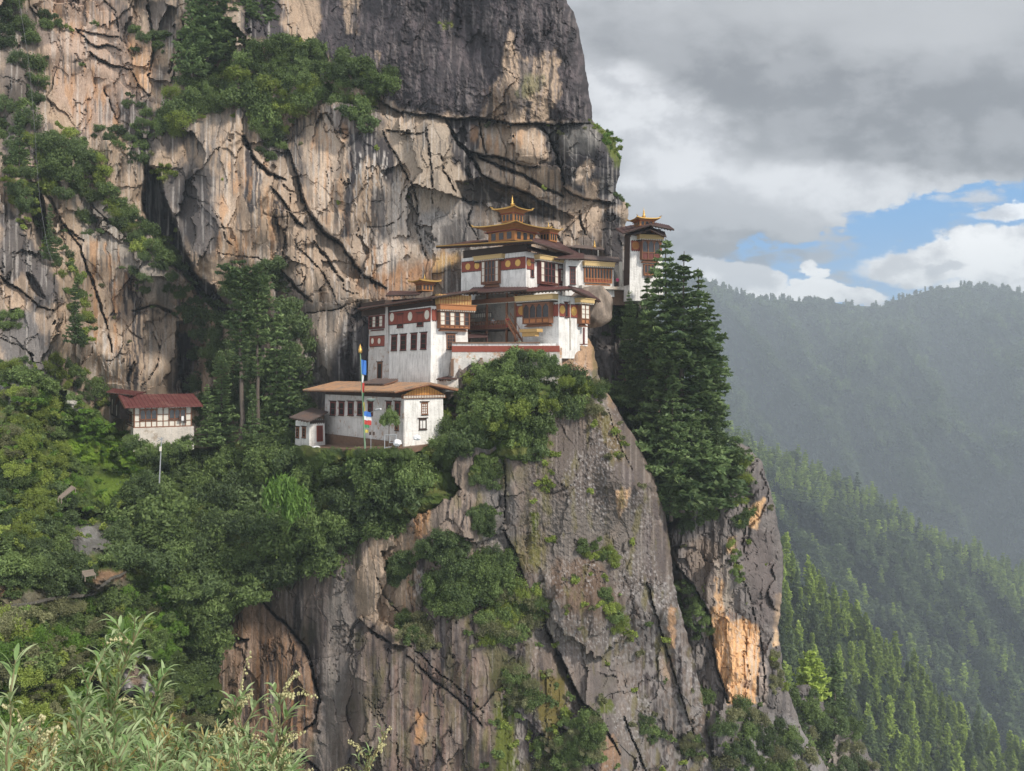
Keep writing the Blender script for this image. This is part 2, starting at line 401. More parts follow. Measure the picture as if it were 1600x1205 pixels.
# rock colours, with the shade of clefts and overhang painted in
A.col[:] = np.array(TAN, np.float32)
g = ss(fbm(x/70, y/90, 4, 51), -.12, .25)[..., None]; A.col = A.col*(1-g*.6) + np.array((.27, .215, .17), np.float32)*g*.6
g = ss(fbm(x/26, y/60, 5, 53), .05, .35)[..., None]; A.col = A.col*(1-g*.5) + np.array(TAN2, np.float32)*g*.5
P_ = A.paint
P_("226,262 250,268 256,305 275,345 288,390 312,432 345,458 374,503 352,503 318,468 290,436 262,410 240,376 222,330", BLK, 4, 8, .9)  # shade inside the cleft painted near black
P_("48,282 62,290 72,330 80,375 70,402 55,372 46,330", BLK, 3, 6, .85)  # shade in the gully hollow painted near black
P_("41,425 50,428 63,448 72,468 60,465 46,450", BLK, 2, 4, .9)  # shade in the small hole painted near black
P_("60,-10 190,-10 240,60 236,160 200,190 135,215 100,180 70,110", PINK, 12, 20, .8)
P_("205,60 238,85 236,140 212,150 205,110", ORG, 8, 14, .5)
P_("182,150 240,150 250,230 225,250 190,215 178,180", DGREY, 10, 22, .85)
P_("0,70 35,80 60,130 70,200 60,260 20,250 0,240", DGREY, 12, 22, .8)
P_("0,310 30,345 62,395 92,440 96,470 60,482 0,445", DGREY, 6, 12, .95)
P_("20,440 35,425 55,462 40,488 10,478", TAN, 4, 8, .9)
P_("0,490 50,490 92,560 104,640 0,640", (.14, .13, .125), 8, 14, .95)
P_("110,300 170,300 232,368 272,440 268,482 210,478 195,425 160,405 130,372", (.235, .205, .175), 10, 20, .95)
P_("195,425 210,425 222,480 250,482 243,560 228,612 198,612 185,560 205,500", DARK, 5, 12, .95, (5, 120, -.15, .05, 61))
P_("165,440 215,440 210,500 172,500", DARK, 5, 12, .9, (4, 90, .0, .14, 63))
P_("140,520 180,520 200,620 150,620", PALE, 8, 16, .7, (5, 60, -.05, .15, 65))
P_("225,482 280,500 276,540 250,580 222,610 222,560", TAN2, 4, 8, .8)
P_("238,486 262,488 258,540 236,560", DARK, 3, 8, .85, (4, 120, .0, .12, 67))
P_("275,515 300,520 300,620 272,620", BLK, 6, 8, .9)  # shade of the chasm painted into the rock colour
P_("246,268 300,250 338,278 348,320 342,380 330,402 295,384 272,350 254,308", DGREY, 8, 16, .95)
P_("330,170 385,165 378,215 350,265 300,262 290,210", GREY, 14, 24, .85, (8, 60, -.25, .1, 69))
P_("352,180 384,190 384,255 350,250", TAN, 5, 12, .8)
P_("382,222 396,242 410,272 406,330 392,334 380,305 381,262", DARK, 3, 7, .95, (4, 150, -.3, .0, 71))
P_("426,312 442,318 440,400 422,402", DARK, 2, 5, .95, (3, 150, -.15, .05, 73))
P_("400,200 450,200 452,240 430,260 410,240", DGREY, 8, 12, .9)
P_("448,172 482,178 474,300 462,262 450,230", DGREY, 4, 9, .9, (4, 200, -.22, .08, 75))
P_("476,175 520,180 545,214 542,300 530,370 505,350 480,312 474,240", TAN2, 4, 8, .9)
P_("510,170 560,150 600,190 600,210 545,214 520,200", (.12, .10, .095), 5, 14, .85)
P_("545,206 600,206 617,240 618,290 608,330 600,262 575,245 560,262 552,300 545,368 534,370 541,290", DARK, 3, 7, .97)
P_("555,240 622,236 640,330 610,440 572,440 552,330", BLK, 6, 10, .85, (3.2, 260, .02, .13, 77))
P_("555,240 622,236 645,330 640,420 572,430 552,330", PALE, 6, 10, .75, (3.6, 260, .10, .2, 79))
P_("605,290 650,290 655,400 600,430 585,380", (.40, .34, .285), 10, 18, .75)
P_("600,205 670,190 752,200 760,300 720,330 760,400 660,400 645,290", (.30, .245, .19), 12, 24, .8)
P_("655,330 740,320 770,390 700,410 655,395", (.27, .25, .235), 10, 20, .8)
P_("590,440 640,410 700,392 725,400 712,440 600,470", (.30, .155, .075), 8, 24, .75)
P_("672,400 718,392 716,425 690,428", (.42, .28, .11), 8, 24, .7)
P_("695,420 722,405 724,460 690,460", DARK, 5, 10, .8)
P_("430,200 1,1 1,2", DARK, 1, 1, 0)
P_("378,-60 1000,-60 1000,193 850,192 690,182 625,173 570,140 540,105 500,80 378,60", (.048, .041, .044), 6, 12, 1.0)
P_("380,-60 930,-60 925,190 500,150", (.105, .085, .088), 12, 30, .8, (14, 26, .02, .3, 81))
P_("440,-10 497,-10 497,72 470,70 440,40", TAN, 5, 9, 1.)
P_("533,-10 562,-10 556,52 540,52", TAN, 3, 8, .95)
P_("586,80 594,82 593,105 587,104", TAN, 2, 4, .9)
P_("798,48 808,76 818,92 845,84 868,80 877,100 874,145 862,172 857,193 790,194 752,182 768,140 782,112 790,78", TAN, 3, 10, 1.)
P_("812,95 835,95 830,120 815,135 825,160 812,185 803,170 812,140", DGREY, 4, 10, .75)
P_("818,120 852,118 855,135 830,152 812,150", (.13, .125, .06), 5, 14, .75)
P_("755,140 792,130 796,190 760,185", BRN, 5, 12, .6, (4, 120, -.05, .1, 83))
P_("826,160 832,160 830,192 820,192", DARK, 2, 4, .9)
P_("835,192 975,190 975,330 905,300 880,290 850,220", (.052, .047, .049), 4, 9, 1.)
P_("855,196 925,194 950,215 930,240 880,232", (.16, .15, .135), 8, 20, .7)
P_("895,288 902,262 922,250 926,262 915,286", TAN2, 4, 8, .95)
P_("916,283 936,284 934,312 918,312", TAN, 4, 6, .9)
P_("848,255 872,250 880,290 862,275", DARK, 4, 8, .85)
P_("850,262 873,262 880,292 860,288", TAN, 3, 8, .7)
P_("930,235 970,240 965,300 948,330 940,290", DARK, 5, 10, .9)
P_("925,190 960,205 974,255 962,262 940,215", MOSS, 5, 10, .85)
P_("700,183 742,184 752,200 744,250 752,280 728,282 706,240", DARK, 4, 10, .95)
P_("720,270 770,300 860,330 840,345 770,325 725,318", (.07, .062, .06), 6, 14, .8)  # shade under the overhang painted into the rock colour
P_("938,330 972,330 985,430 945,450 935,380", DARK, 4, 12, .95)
P_("920,300 940,330 940,390 915,400 905,360", TAN2, 5, 12, .6)
P_("545,480 610,470 610,640 500,640 510,570 530,520", DARK, 7, 14, .95)
P_("430,480 540,470 520,560 505,640 400,640 430,560", (.24, .20, .165), 10, 22, .9)
P_("455,560 505,540 505,640 440,640", GREY, 8, 20, .85)
P_("688,36 706,34 708,42 692,45", YMOSS, 3, 7, .9)
P_("244,262 262,258 268,270 250,290 244,280", YMOSS, 3, 8, .9)
P_("340,-40 500,-40 470,30 440,60 340,80", (.04, .05, .02), 4, 9, .0)
for p_, c_, k_ in (("255,150 300,160 300,215 262,240 244,200", DARK, .8), ("240,95 262,105 260,150 238,150", DGREY, .8), ("182,0 200,0 205,45 190,60", DGREY, .7), ("220,0 262,0 285,60 290,75 262,78 235,60", DGREY, .75),
                   ("120,200 135,215 118,235", DGREY, .6), ("0,0 60,15 90,60 62,75 20,60", DGREY, .6), ("585,300 604,300 606,372 590,372", DARK, .8), ("430,425 475,440 490,500 445,500 425,460", GREY, .7), ("340,455 375,470 380,510 352,510", DGREY, .8),
                   ("640,200 672,205 676,260 655,300 642,262", (.26, .205, .155), .7), ("690,350 735,330 745,372 715,392 690,380", DGREY, .7), ("778,330 850,345 880,372 820,372 780,358", (.15, .12, .10), .7), ("905,375 940,372 940,410 905,400", DGREY, .8),
                   ("560,450 600,440 640,470 600,480", BRN, .6), ("100,255 135,300 165,340 150,345 112,312", GREY, .7), ("330,285 352,280 372,330 350,360 338,330", TAN2, .7)):
    P_(p_, c_, 5, 14, k_)
for p_, k_ in (("70,110 130,90 180,150 200,200 150,210 100,180", .55), ("345,250 440,260 430,410 340,400", .6), ("476,180 545,200 540,380 480,320", .5), ("120,370 200,380 190,560 140,520", .6), ("60,0 180,0 180,50 90,60", .45), ("540,380 650,380 600,460 540,430", .5), ("740,200 850,210 840,255 750,240", .5), ("205,60 236,85 236,145 205,140", .7)):
    P_(p_, (.40, .215, .10), 8, 16, k_, (11, 60, .02, .25, 87))
P_("500,-20 900,-20 920,190 700,180 560,120", (.026, .023, .025), 12, 30, .8, (9, 130, .04, .22, 88))
P_("500,-20 900,-20 920,190 700,180 560,120", (.17, .145, .14), 12, 30, .6, (5, 60, .14, .3, 89))
A.line("752,275 758,300 770,330 778,370", (.46, .39, .31), 3, .7)
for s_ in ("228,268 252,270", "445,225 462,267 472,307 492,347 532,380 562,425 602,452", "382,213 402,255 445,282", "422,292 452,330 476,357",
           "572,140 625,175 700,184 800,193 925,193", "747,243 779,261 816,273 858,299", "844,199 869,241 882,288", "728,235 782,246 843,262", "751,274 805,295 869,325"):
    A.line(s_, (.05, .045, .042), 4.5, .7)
streaks = fbm(x/5, y/130, 4, 91)
P_("232,270 250,275 256,308 274,346 288,392 312,434 345,460 370,500 352,500 318,466 290,434 264,408 244,374 230,330", BLK, 4, 6, .85)  # second coat of painted shade in the cleft
m = ss(streaks, .10, .24)*(1-upper)*.8*ss(fbm(x/60, y/60, 3, 92), -.1, .2)
A.col = A.col*(1-m[..., None]) + np.array((.10, .088, .08), np.float32)*m[..., None]
m = ss(fbm(x/4, y/120, 3, 93), .19, .32)*(1-upper)*.38
A.col = A.col*(1-m[..., None]) + np.array(PALE, np.float32)*m[..., None]
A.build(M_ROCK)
# ---- the crag under the monastery
B = Sheet('crag', pts_("290,1260 305,1120 322,1010 345,960 390,905 430,860 500,770 560,715 640,690 690,600 700,560 760,548 870,542 915,520 928,545 936,590 955,625 978,662 1002,700 1024,752 1040,800 1048,860 1052,905 1062,950 1084,1030 1100,1100 1124,1190 1140,1260"),
  [(300,1200,100),(330,1020,110),(350,960,112),(430,900,110),(500,800,112),(600,720,108),(700,600,112),(700,700,106),(800,560,112),(800,650,106),(900,560,114),(925,540,118),(930,620,112),(850,760,103),(960,760,106),(1000,700,112),
   (1030,820,112),(700,850,102),(600,900,104),(500,950,106),(480,1100,102),(620,1080,98),(760,1050,99),(900,950,102),(1000,950,106),(1050,1000,112),(900,1150,99),(1080,1150,110),(600,1200,96),(760,1200,96)],
  1.7, (30, 7.0), 1.7, 23, 2.0)
x, y = B.x, B.y
smt = ss(sdf(x+B.wn*20, y+B.wf*10, pts_("820,600 1060,600 1060,960 980,930 840,900 800,760")), -10, 20)
B.facets(120, 190, 2.2, 2.6, 103, .08, 1-.8*smt, shear=.2)
B.facets(46, 110, .5, 1.0, 107, .05, 1-.6*smt, shear=-.1)
B.facets(15, 40, .1, .3, 113, .02, 1-.5*smt)
B.cracks(110, 210, 601, .4, 1.6)
B.D += fbm(x/60, y/160, 2, 131)*1.8 + fbm(x/9, y/140, 4, 133)*.26 + fbm(x/14, y/14, 4, 135)*.14 + smt*fbm(x/5, y/6, 4, 136)*.3
for s_, w_, d_ in [("386,922 405,938 420,952 450,979 476,1009 484,1030 491,1057 500,1095 491,1129 476,1140", 5, 3.0), ("345,992 365,998 388,1000", 5, 3),
    ("577,982 589,994 598,996 611,1007", 5, 2.5), ("634,1005 655,1022 675,1042 695,1058 716,1076 757,1114", 2.2, 1.3), ("634,1024 675,1061 724,1099 754,1136", 2.6, 1.4),
    ("788,827 795,845 802,860 812,885 822,911", 3.5, 2), ("849,968 862,1000 879,1035 892,1065 909,1096 936,1119 970,1180", 4, 2.4),
    ("610,858 625,875 640,890", 2, 1), ("700,830 716,838 742,845", 3, 1.6), ("755,815 765,800 785,790", 2, 1), ("590,900 600,930 625,960 632,985", 2.5, 1.5),
    ("1010,905 1025,960 1040,1010 1062,1080 1085,1150", 3, 1.8), ("975,1120 990,1160 1010,1205", 3, 1.6), ("560,1080 590,1110 610,1150", 1.6, .8),
    ("780,660 784,700 790,760 786,830", 3, 1.4), ("950,640 965,690 990,740", 2, .8), ("440,1175 470,1180 500,1205", 5, 3), ("620,1140 622,1205", 2, .8),
    ("862,1130 900,1150 930,1205", 3, 1.6)]:
    B.carve(s_, w_, d_*1.2)
B.lip("560,965 577,982 589,994 611,1007 640,1010", 1.8, 24, 1)
B.lip("386,922 420,952 450,979 476,1009 491,1057 500,1095 491,1129", 2.0, 18, 1)
B.lip("640,885 700,835 745,850 790,830", 1.6, 20, 1)
B.lip("720,955 800,935 860,960", 1.6, 20, 1)
B.lip("850,968 879,1035 909,1096 936,1119", 2.0, 22, 1)
B.col[:] = np.array((.165, .132, .112), np.float32)
g = ss(fbm(x/34, y/300, 5, 151), -.02, .22)[..., None]; B.col = B.col*(1-g*.75) + np.array((.31, .245, .20), np.float32)*g*.75
g = ss(fbm(x/24, y/320, 6, 153), .0, .2)[..., None]; B.col = B.col*(1-g*.9) + np.array((.055, .047, .050), np.float32)*g*.9
g = ss(fbm(x/30, y/60, 5, 157), .1, .34)[..., None]; B.col = B.col*(1-g*.55) + np.array((.085, .082, .035), np.float32)*g*.55
P_ = B.paint
P_("330,960 400,935 455,985 490,1050 498,1110 480,1230 320,1230", (.29, .19, .125), 8, 14, .8)
P_("400,985 470,1010 490,1070 470,1160 400,1200", (.34, .18, .085), 6, 12, .8, (6, 160, -.1, .15, 161))
P_("335,1000 490,1010 480,1200 330,1200", DARK, 6, 12, .85, (7, 200, .05, .2, 163))
P_("345,945 388,950 380,1000 345,995", (.16, .10, .055), 5, 8, .9)
P_("340,1010 400,1000 380,1120 330,1130", (.36, .27, .21), 6, 14, .7, (7, 120, -.15, .1, 165))
P_("500,900 545,900 560,1010 530,1100 500,1060 470,990", DARK, 10, 16, .5)
P_("520,900 552,880 560,950 540,1080 520,1200 490,1200 500,1080", (.27, .245, .225), 10, 16, .6)
P_("585,840 640,825 655,860 640,960 622,1005 600,985 560,960 548,900", (.42, .325, .24), 5, 16, .9)
P_("630,860 650,830 648,960 628,950", ORG, 5, 14, .45, (5, 60, -.1, .2, 167))
P_("640,780 690,730 760,715 765,790 740,845 660,845 630,830", (.30, .24, .195), 6, 14, .8)
P_("650,800 672,795 668,835 645,845", ORG, 4, 8, .75)
P_("680,730 760,715 760,830 690,830", DARK, 5, 12, .8, (5, 120, .05, .2, 169))
P_("645,890 662,890 662,935 648,930", PALE, 4, 10, .7, (2.5, 8, -.1, .1, 170))
P_("610,1040 780,1020 790,1230 610,1230", (.26, .17, .135), 14, 20, .45, (9, 220, -.1, .15, 171))
P_("650,1110 665,1115 662,1160 650,1160", ORG, 3, 6, .6)
P_("560,1020 760,1060 740,1200 560,1200", (.14, .12, .05), 14, 26, .35, (10, 60, .0, .2, 172))
P_("740,660 790,655 810,800 800,900 755,830", (.20, .19, .18), 12, 20, .7)
P_("745,830 790,830 788,870 752,880", PALE, 6, 16, .5, (3, 8, -.1, .1, 173))
P_("820,630 1000,690 1060,900 1060,960 960,940 840,900", (.135, .113, .10), 14, 24, .85)
P_("930,640 1040,800 1055,940 1000,900 960,800", (.12, .10, .098), 12, 18, .8, (7, 160, -.1, .15, 174))
P_("963,768 982,764 984,782 968,806 963,800", (.58, .38, .22), 2, 4, 1.)
P_("948,830 975,810 975,822 955,850", TAN, 4, 8, .4)
P_("930,600 945,604 960,660 950,665", PALE, 5, 10, .6)
P_("925,640 945,620 975,690 985,730 960,720", (.17, .125, .06), 5, 12, .8)
P_("850,780 1000,800 1010,900 860,900", (.22, .20, .18), 16, 26, .5)
P_("870,870 950,880 970,960 920,1010 880,980 860,920", (.15, .095, .06), 8, 26, .7)
P_("820,930 870,940 880,1000 850,1020 820,980", (.27, .25, .225), 8, 20, .6)
P_("940,930 1070,900 1130,1230 960,1230", (.27, .25, .24), 14, 24, .75, (8, 16, -.12, .12, 176))
P_("860,960 960,960 1000,1200 900,1200", (.20, .175, .16), 14, 24, .6)
P_("1043,952 1056,950 1054,1012 1047,1010", (.52, .32, .18), 3, 4, .9)
P_("1035,1030 1050,1032 1047,1060 1037,1055", TAN, 3, 4, .9)
P_("938,1150 965,1150 970,1205 940,1205", (.40, .24, .14), 4, 14, .7)
P_("828,800 842,800 840,885 830,885", MOSS, 3, 6, 1.)
P_("840,690 862,690 860,800 846,800", (.13, .12, .05), 6, 12, .8)
P_("775,1095 806,1090 802,1230 770,1230", MOSS, 5, 12, .95)
P_("842,1050 882,1060 884,1120 862,1160 846,1140", (.15, .125, .03), 5, 10, .9)
P_("806,1110 818,1110 818,1205 802,1205", PALE, 4, 8, .5, (3, 14, -.1, .1, 177))
P_("760,1000 830,1040 820,1100 760,1060", (.10, .11, .03), 8, 16, .6)
P_("800,840 850,820 850,900 810,900", (.15, .125, .05), 8, 24, .6)
P_("935,1092 955,1095 958,1115 938,1112", MOSS, 3, 5, .95)
P_("880,520 930,510 940,560 960,640 900,600 860,560", (.52, .34, .21), 8, 14, .9)
P_("915,575 935,580 950,640 920,620", (.20, .185, .165), 5, 12, .9)
P_("580,820 610,815 606,860 590,870", TAN, 5, 10, .5)
m = ss(fbm(x/4, y/170, 4, 193), .18, .32)*.45
B.col = B.col*(1-m[..., None]) + np.array((.34, .30, .27), np.float32)*m[..., None]
m = ss(fbm(x/3.2, y/5, 3, 195), .12, .3)*ss(fbm(x/60, y/80, 3, 196), -.15, .15)*ss(x, 780, 900)*.55
B.col = B.col*np.array((.74, .72, .71), np.float32); B.col = B.col*(1-m[..., None]) + np.array((.36, .34, .33), np.float32)*m[..., None]
m = ss(fbm(x/20, y/70, 5, 197), .16, .36)*.6*ss(x, 640, 760); B.col = B.col*(1-m[..., None]) + np.array((.12, .105, .035), np.float32)*m[..., None]
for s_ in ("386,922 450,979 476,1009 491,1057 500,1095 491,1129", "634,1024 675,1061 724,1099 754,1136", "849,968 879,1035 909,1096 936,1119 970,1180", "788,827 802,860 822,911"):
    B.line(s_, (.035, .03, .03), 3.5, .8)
B.build(M_ROCK)
# ---- the right buttress
Cs = Sheet('buttress', pts_("1052,1260 1075,1100 1060,1000 1056,950 1044,880 1040,830 1062,790 1100,740 1150,690 1172,700 1190,722 1200,752 1212,800 1224,870 1222,930 1216,980 1222,1040 1232,1080 1252,1140 1280,1180 1300,1215 1310,1260"),
  [(1050,860,122),(1060,960,124),(1100,800,124),(1100,960,118),(1150,720,126),(1150,900,117),(1190,760,126),(1215,880,128),(1200,1000,122),(1240,1130,124),(1150,1050,117),(1100,1150,112),(1200,1200,116),(1300,1200,128)],
  2.0, (24, 8.0), 1.7, 37, 2.0)
x, y = Cs.x, Cs.y
Cs.facets(60, 130, 2.6, 2.6, 203, .4, shear=.2); Cs.facets(22, 60, .7, 1.0, 207, .25); Cs.facets(8, 18, .22, .35, 213, .08)
Cs.D += fbm(x/40, y/90, 2, 231)*1.2 + fbm(x/8, y/100, 4, 233)*.4 + fbm(x/12, y/12, 4, 235)*.15
for s_, w_, d_ in [("1052,880 1075,905 1095,935 1108,962 1112,1000 1122,1050 1138,1100", 5, 3.2), ("1165,1020 1172,1060 1165,1090 1172,1105", 1.5, .8),
    ("1135,850 1150,890 1172,930 1180,970", 3, 1.6), ("1160,760 1168,800 1160,850 1168,880", 3, 1.6), ("1056,1000 1080,1060 1100,1130 1112,1205", 6, 4), ("1186,980 1195,1050 1192,1100", 2.5, 1.2)]:
    Cs.carve(s_, w_, d_)
Cs.col[:] = np.array((.16, .14, .13), np.float32)
g = ss(fbm(x/10, y/120, 5, 251), -.05, .3)[..., None]; Cs.col = Cs.col*(1-g*.7) + np.array((.085, .074, .074), np.float32)*g*.7
P_ = Cs.paint
P_("1070,840 1120,850 1150,960 1110,960 1075,900", (.23, .18, .145), 6, 14, .7)
P_("1120,880 1145,880 1150,960 1115,960", (.32, .27, .22), 4, 10, .7, (4, 80, -.15, .1, 261))
P_("1107,985 1112,955 1121,940 1130,950 1141,975 1160,962 1186,981 1186,1027 1180,1099 1161,1108 1138,1098 1121,1035", (.60, .35, .17), 2, 4, 1.)
P_("1118,905 1130,905 1132,960 1118,960", (.55, .34, .18), 2, 6, .8, (3, 60, -.2, .0, 262))
P_("1107,985 1121,940 1186,981 1180,1099 1138,1098", (.50, .43, .36), 3, 6, .6, (2.5, 140, .05, .2, 263))
P_("1107,985 1121,940 1186,981 1180,1099 1138,1098", (.30, .16, .09), 3, 6, .6, (2.5, 140, .1, .25, 264))
P_("1162,1060 1176,1062 1174,1075 1160,1073", (.33, .22, .16), 2, 3, .8)
P_("1172,786 1196,780 1192,800 1178,826 1170,815", (.56, .35, .18), 3, 6, .9)
P_("1138,838 1150,838 1148,868 1138,865", (.45, .30, .17), 3, 6, .8)
P_("1211,930 1220,930 1214,1010 1208,1010", (.60, .42, .26), 2, 3, .9)
P_("1188,1040 1198,1040 1196,1100 1188,1100", (.42, .33, .27), 3, 6, .6)
P_("1150,840 1215,830 1215,980 1185,980 1165,900", (.12, .098, .092), 8, 14, .8)
P_("1160,1110 1250,1120 1290,1220 1160,1220", (.22, .205, .20), 8, 18, .7)
P_("1060,1000 1100,1020 1110,1100 1070,1110", (.20, .18, .165), 8, 14, .6)
Cs.build(M_ROCK)
# ---- the dark gully between them
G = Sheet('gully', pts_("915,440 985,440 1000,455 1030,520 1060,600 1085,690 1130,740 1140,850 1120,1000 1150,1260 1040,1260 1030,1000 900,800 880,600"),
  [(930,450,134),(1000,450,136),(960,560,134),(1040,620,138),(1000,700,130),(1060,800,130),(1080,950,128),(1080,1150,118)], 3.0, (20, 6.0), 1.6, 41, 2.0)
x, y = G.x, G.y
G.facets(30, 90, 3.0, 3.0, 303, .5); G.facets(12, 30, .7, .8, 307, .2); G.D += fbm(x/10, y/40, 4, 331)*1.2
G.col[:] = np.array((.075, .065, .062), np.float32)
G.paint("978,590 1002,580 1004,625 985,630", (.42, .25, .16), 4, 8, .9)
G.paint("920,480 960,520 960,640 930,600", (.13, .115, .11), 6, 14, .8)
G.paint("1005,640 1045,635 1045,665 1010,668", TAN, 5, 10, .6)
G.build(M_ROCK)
# ---- broken rock at the lower right
Nn = Sheet('scree', pts_("1100,1260 1140,1130 1180,1105 1215,1110 1238,1075 1262,1068 1282,1095 1300,1120 1322,1122 1340,1138 1352,1170 1380,1215 1400,1260"),
  [(1150,1150,118),(1250,1090,150),(1300,1130,160),(1350,1170,170),(1200,1220,125),(1350,1240,160)], 2.5, (14, 6.0), 1.6, 43, 3.0)
x, y = Nn.x, Nn.y
Nn.facets(36, 50, 4, 4, 403, .6); Nn.facets(13, 22, 1.2, 1.5, 407, .3); Nn.D += fbm(x/10, y/14, 4, 431)*1.0
Nn.col[:] = np.array((.13, .115, .11), np.float32)
Nn.paint("1270,1150 1330,1130 1350,1200 1290,1240", (.26, .22, .19), 8, 16, .9)
Nn.paint("1330,1150 1350,1165 1340,1185", YMOSS, 4, 8, .7)
Nn.build(M_ROCK)
# ---- the green slope on the left, below the cliff
Dg = Sheet('hillside', pts_("-60,565 30,575 90,600 150,640 200,690 250,705 320,700 400,690 460,694 500,700 560,708 620,704 680,690 730,650 760,600 800,590 860,600 860,700 760,760 700,790 640,830 560,870 480,900 400,930 350,980 340,1060 370,1140 420,1260 -60,1260"),
  [(0,580,106),(0,720,96),(0,900,84),(0,1050,74),(0,1205,62),(120,640,112),(200,700,118),(200,800,106),(150,900,92),(250,900,98),(200,1050,84),(200,1205,72),(320,720,124),(330,850,110),(330,1000,106),(360,1150,98),(420,720,120),
   (450,850,108),(520,715,108),(560,800,105),(620,715,106),(640,800,104),(700,700,105),(760,650,105),(820,620,106)],
  3.0, (18, 3.0), 1.7, 47, 3.0)
x, y = Dg.x, Dg.y
Dg.facets(60, 40, 2.2, 2.2, 503, .2); Dg.D += fbm(x/50, y/40, 5, 531)*3.0 + fbm(x/12, y/10, 4, 535)*.7
Dg.col[:] = np.array((.045, .07, .014), np.float32)
g = ss(fbm(x/40, y/30, 5, 551), .05, .4)[..., None]; Dg.col = Dg.col*(1-g) + np.array((.10, .11, .03), np.float32)*g
P_ = Dg.paint
P_("150,650 190,665 225,700 215,740 150,730 90,700", (.115, .19, .018), 10, 14, .9)
P_("130,740 220,735 240,780 160,785", (.11, .17, .02), 10, 14, .8)
P_("110,830 140,815 175,820 172,850 130,868 108,860", (.14, .13, .125), 5, 14, .9)
P_("125,825 150,820 150,840 130,850", (.27, .26, .25), 3, 12, .6)
P_("140,895 190,890 195,905 150,915", (.22, .13, .08), 4, 8, .9)
P_("0,935 60,920 150,912 200,905 205,915 140,930 60,945 0,955", (.16, .13, .10), 4, 6, .7)
P_("240,900 290,940 300,1000 250,1030 225,960", (.08, .16, .015), 10, 16, .9)
P_("0,900 12,900 8,930 0,935", (.2, .12, .08), 2, 3, .8)
P_("180,1020 225,1020 245,1090 195,1090", (.32, .29, .30), 5, 16, .85)
P_("195,1040 210,1030 230,1100 215,1100", (.15, .09, .04), 5, 10, .7)
P_("0,590 25,592 45,615 30,640 0,610", (.40, .37, .34), 4, 8, .9)
P_("100,610 118,620 130,645 112,640", (.40, .37, .34), 3, 8, .9)
P_("225,1080 300,1100 300,1200 240,1200", (.10, .055, .03), 10, 16, .8)
Dg.build(M_ROCK if False else M_ROCK)
SHEETS = [Dg, B, Cs, G, A, Nn]
# ---------------------------------------------------------------- foliage
def leaf_mat(name, c1, c2, trans=.32, rough=.55):
    m, b = new_mat(name, rough, .25)
    oi = X.nt.nodes.new('ShaderNodeObjectInfo')
    t = X(attr('tint').outputs['Fac']); r = X(oi.outputs['Random'])
    c = mix(t*.7 + r*.3, c1, c2)
    c = mul(c, r*.5+.75)
    X.put(b.inputs['Base Color'], c)
    tr = X.nt.nodes.new('ShaderNodeBsdfTranslucent'); X.put(tr.inputs[0], mul(c, 1.5))
    ms = X.nt.nodes.new('ShaderNodeMixShader'); ms.inputs[0].default_value = trans
    o = X.nt.nodes['Material Output']
    X.nt.links.new(b.outputs[0], ms.inputs[1]); X.nt.links.new(tr.outputs[0], ms.inputs[2]); X.nt.links.new(ms.outputs[0], o.inputs[0])
    return m
L_DARK = leaf_mat('dark_leaves', (.052, .086, .034), (.130, .178, .068))
L_MID = leaf_mat('green_leaves', (.072, .118, .036), (.180, .240, .080))
L_YEL = leaf_mat('olive_leaves', (.125, .180, .030), (.285, .335, .080))
L_OLD = leaf_mat('greyish_leaves', (.105, .115, .050), (.250, .250, .130))
L_BRT = leaf_mat('fresh_leaves', (.075, .150, .022), (.150, .250, .045))
L_CON = leaf_mat('needles', (.070, .125, .050), (.200, .265, .105), .3)
L_PIN = leaf_mat('pine_needles', (.150, .235, .040), (.350, .430, .090), .2)
L_FAR = leaf_mat('far_needles', (.055, .095, .038), (.145, .190, .070), .1)
def bark_mat():
    m, b = new_mat('bark', .9, .1); o = objco()
    n = noise(scale_v(o, (4, 4, 1)), 3, 5, .6); X.put(b.inputs['Base Color'], mix(n, (.055, .044, .036), (.17, .14, .115)))
    bump(b, n, .7, .05); return m
M_BARK = bark_mat()
def leaf_quads(cen, nrm, size, rng, aspect=1.7, droop=None):
    """one small folded leaf-like face per centre"""
    n = len(cen); a = rng.normal(size=(n, 3))
    if droop is not None: a = droop + a*.35
    a -= nrm*np.sum(a*nrm, 1, keepdims=True); a /= np.linalg.norm(a, axis=1, keepdims=True)+1e-9
    b = np.cross(nrm, a)
    s = (size*(.6+.8*rng.random(n)))[:, None] if np.ndim(size) else (size*(.6+.8*rng.random(n)))[:, None]
    v = np.stack([cen-a*s*aspect*.5, cen+b*s*.5, cen+a*s*aspect*.5, cen-b*s*.5], 1).reshape(-1, 3)
    f = np.arange(n*4).reshape(n, 4); t = np.repeat(rng.random(n), 4)
    return v, f, t
def unit(v): return v/(np.linalg.norm(v, axis=1, keepdims=True)+1e-9)
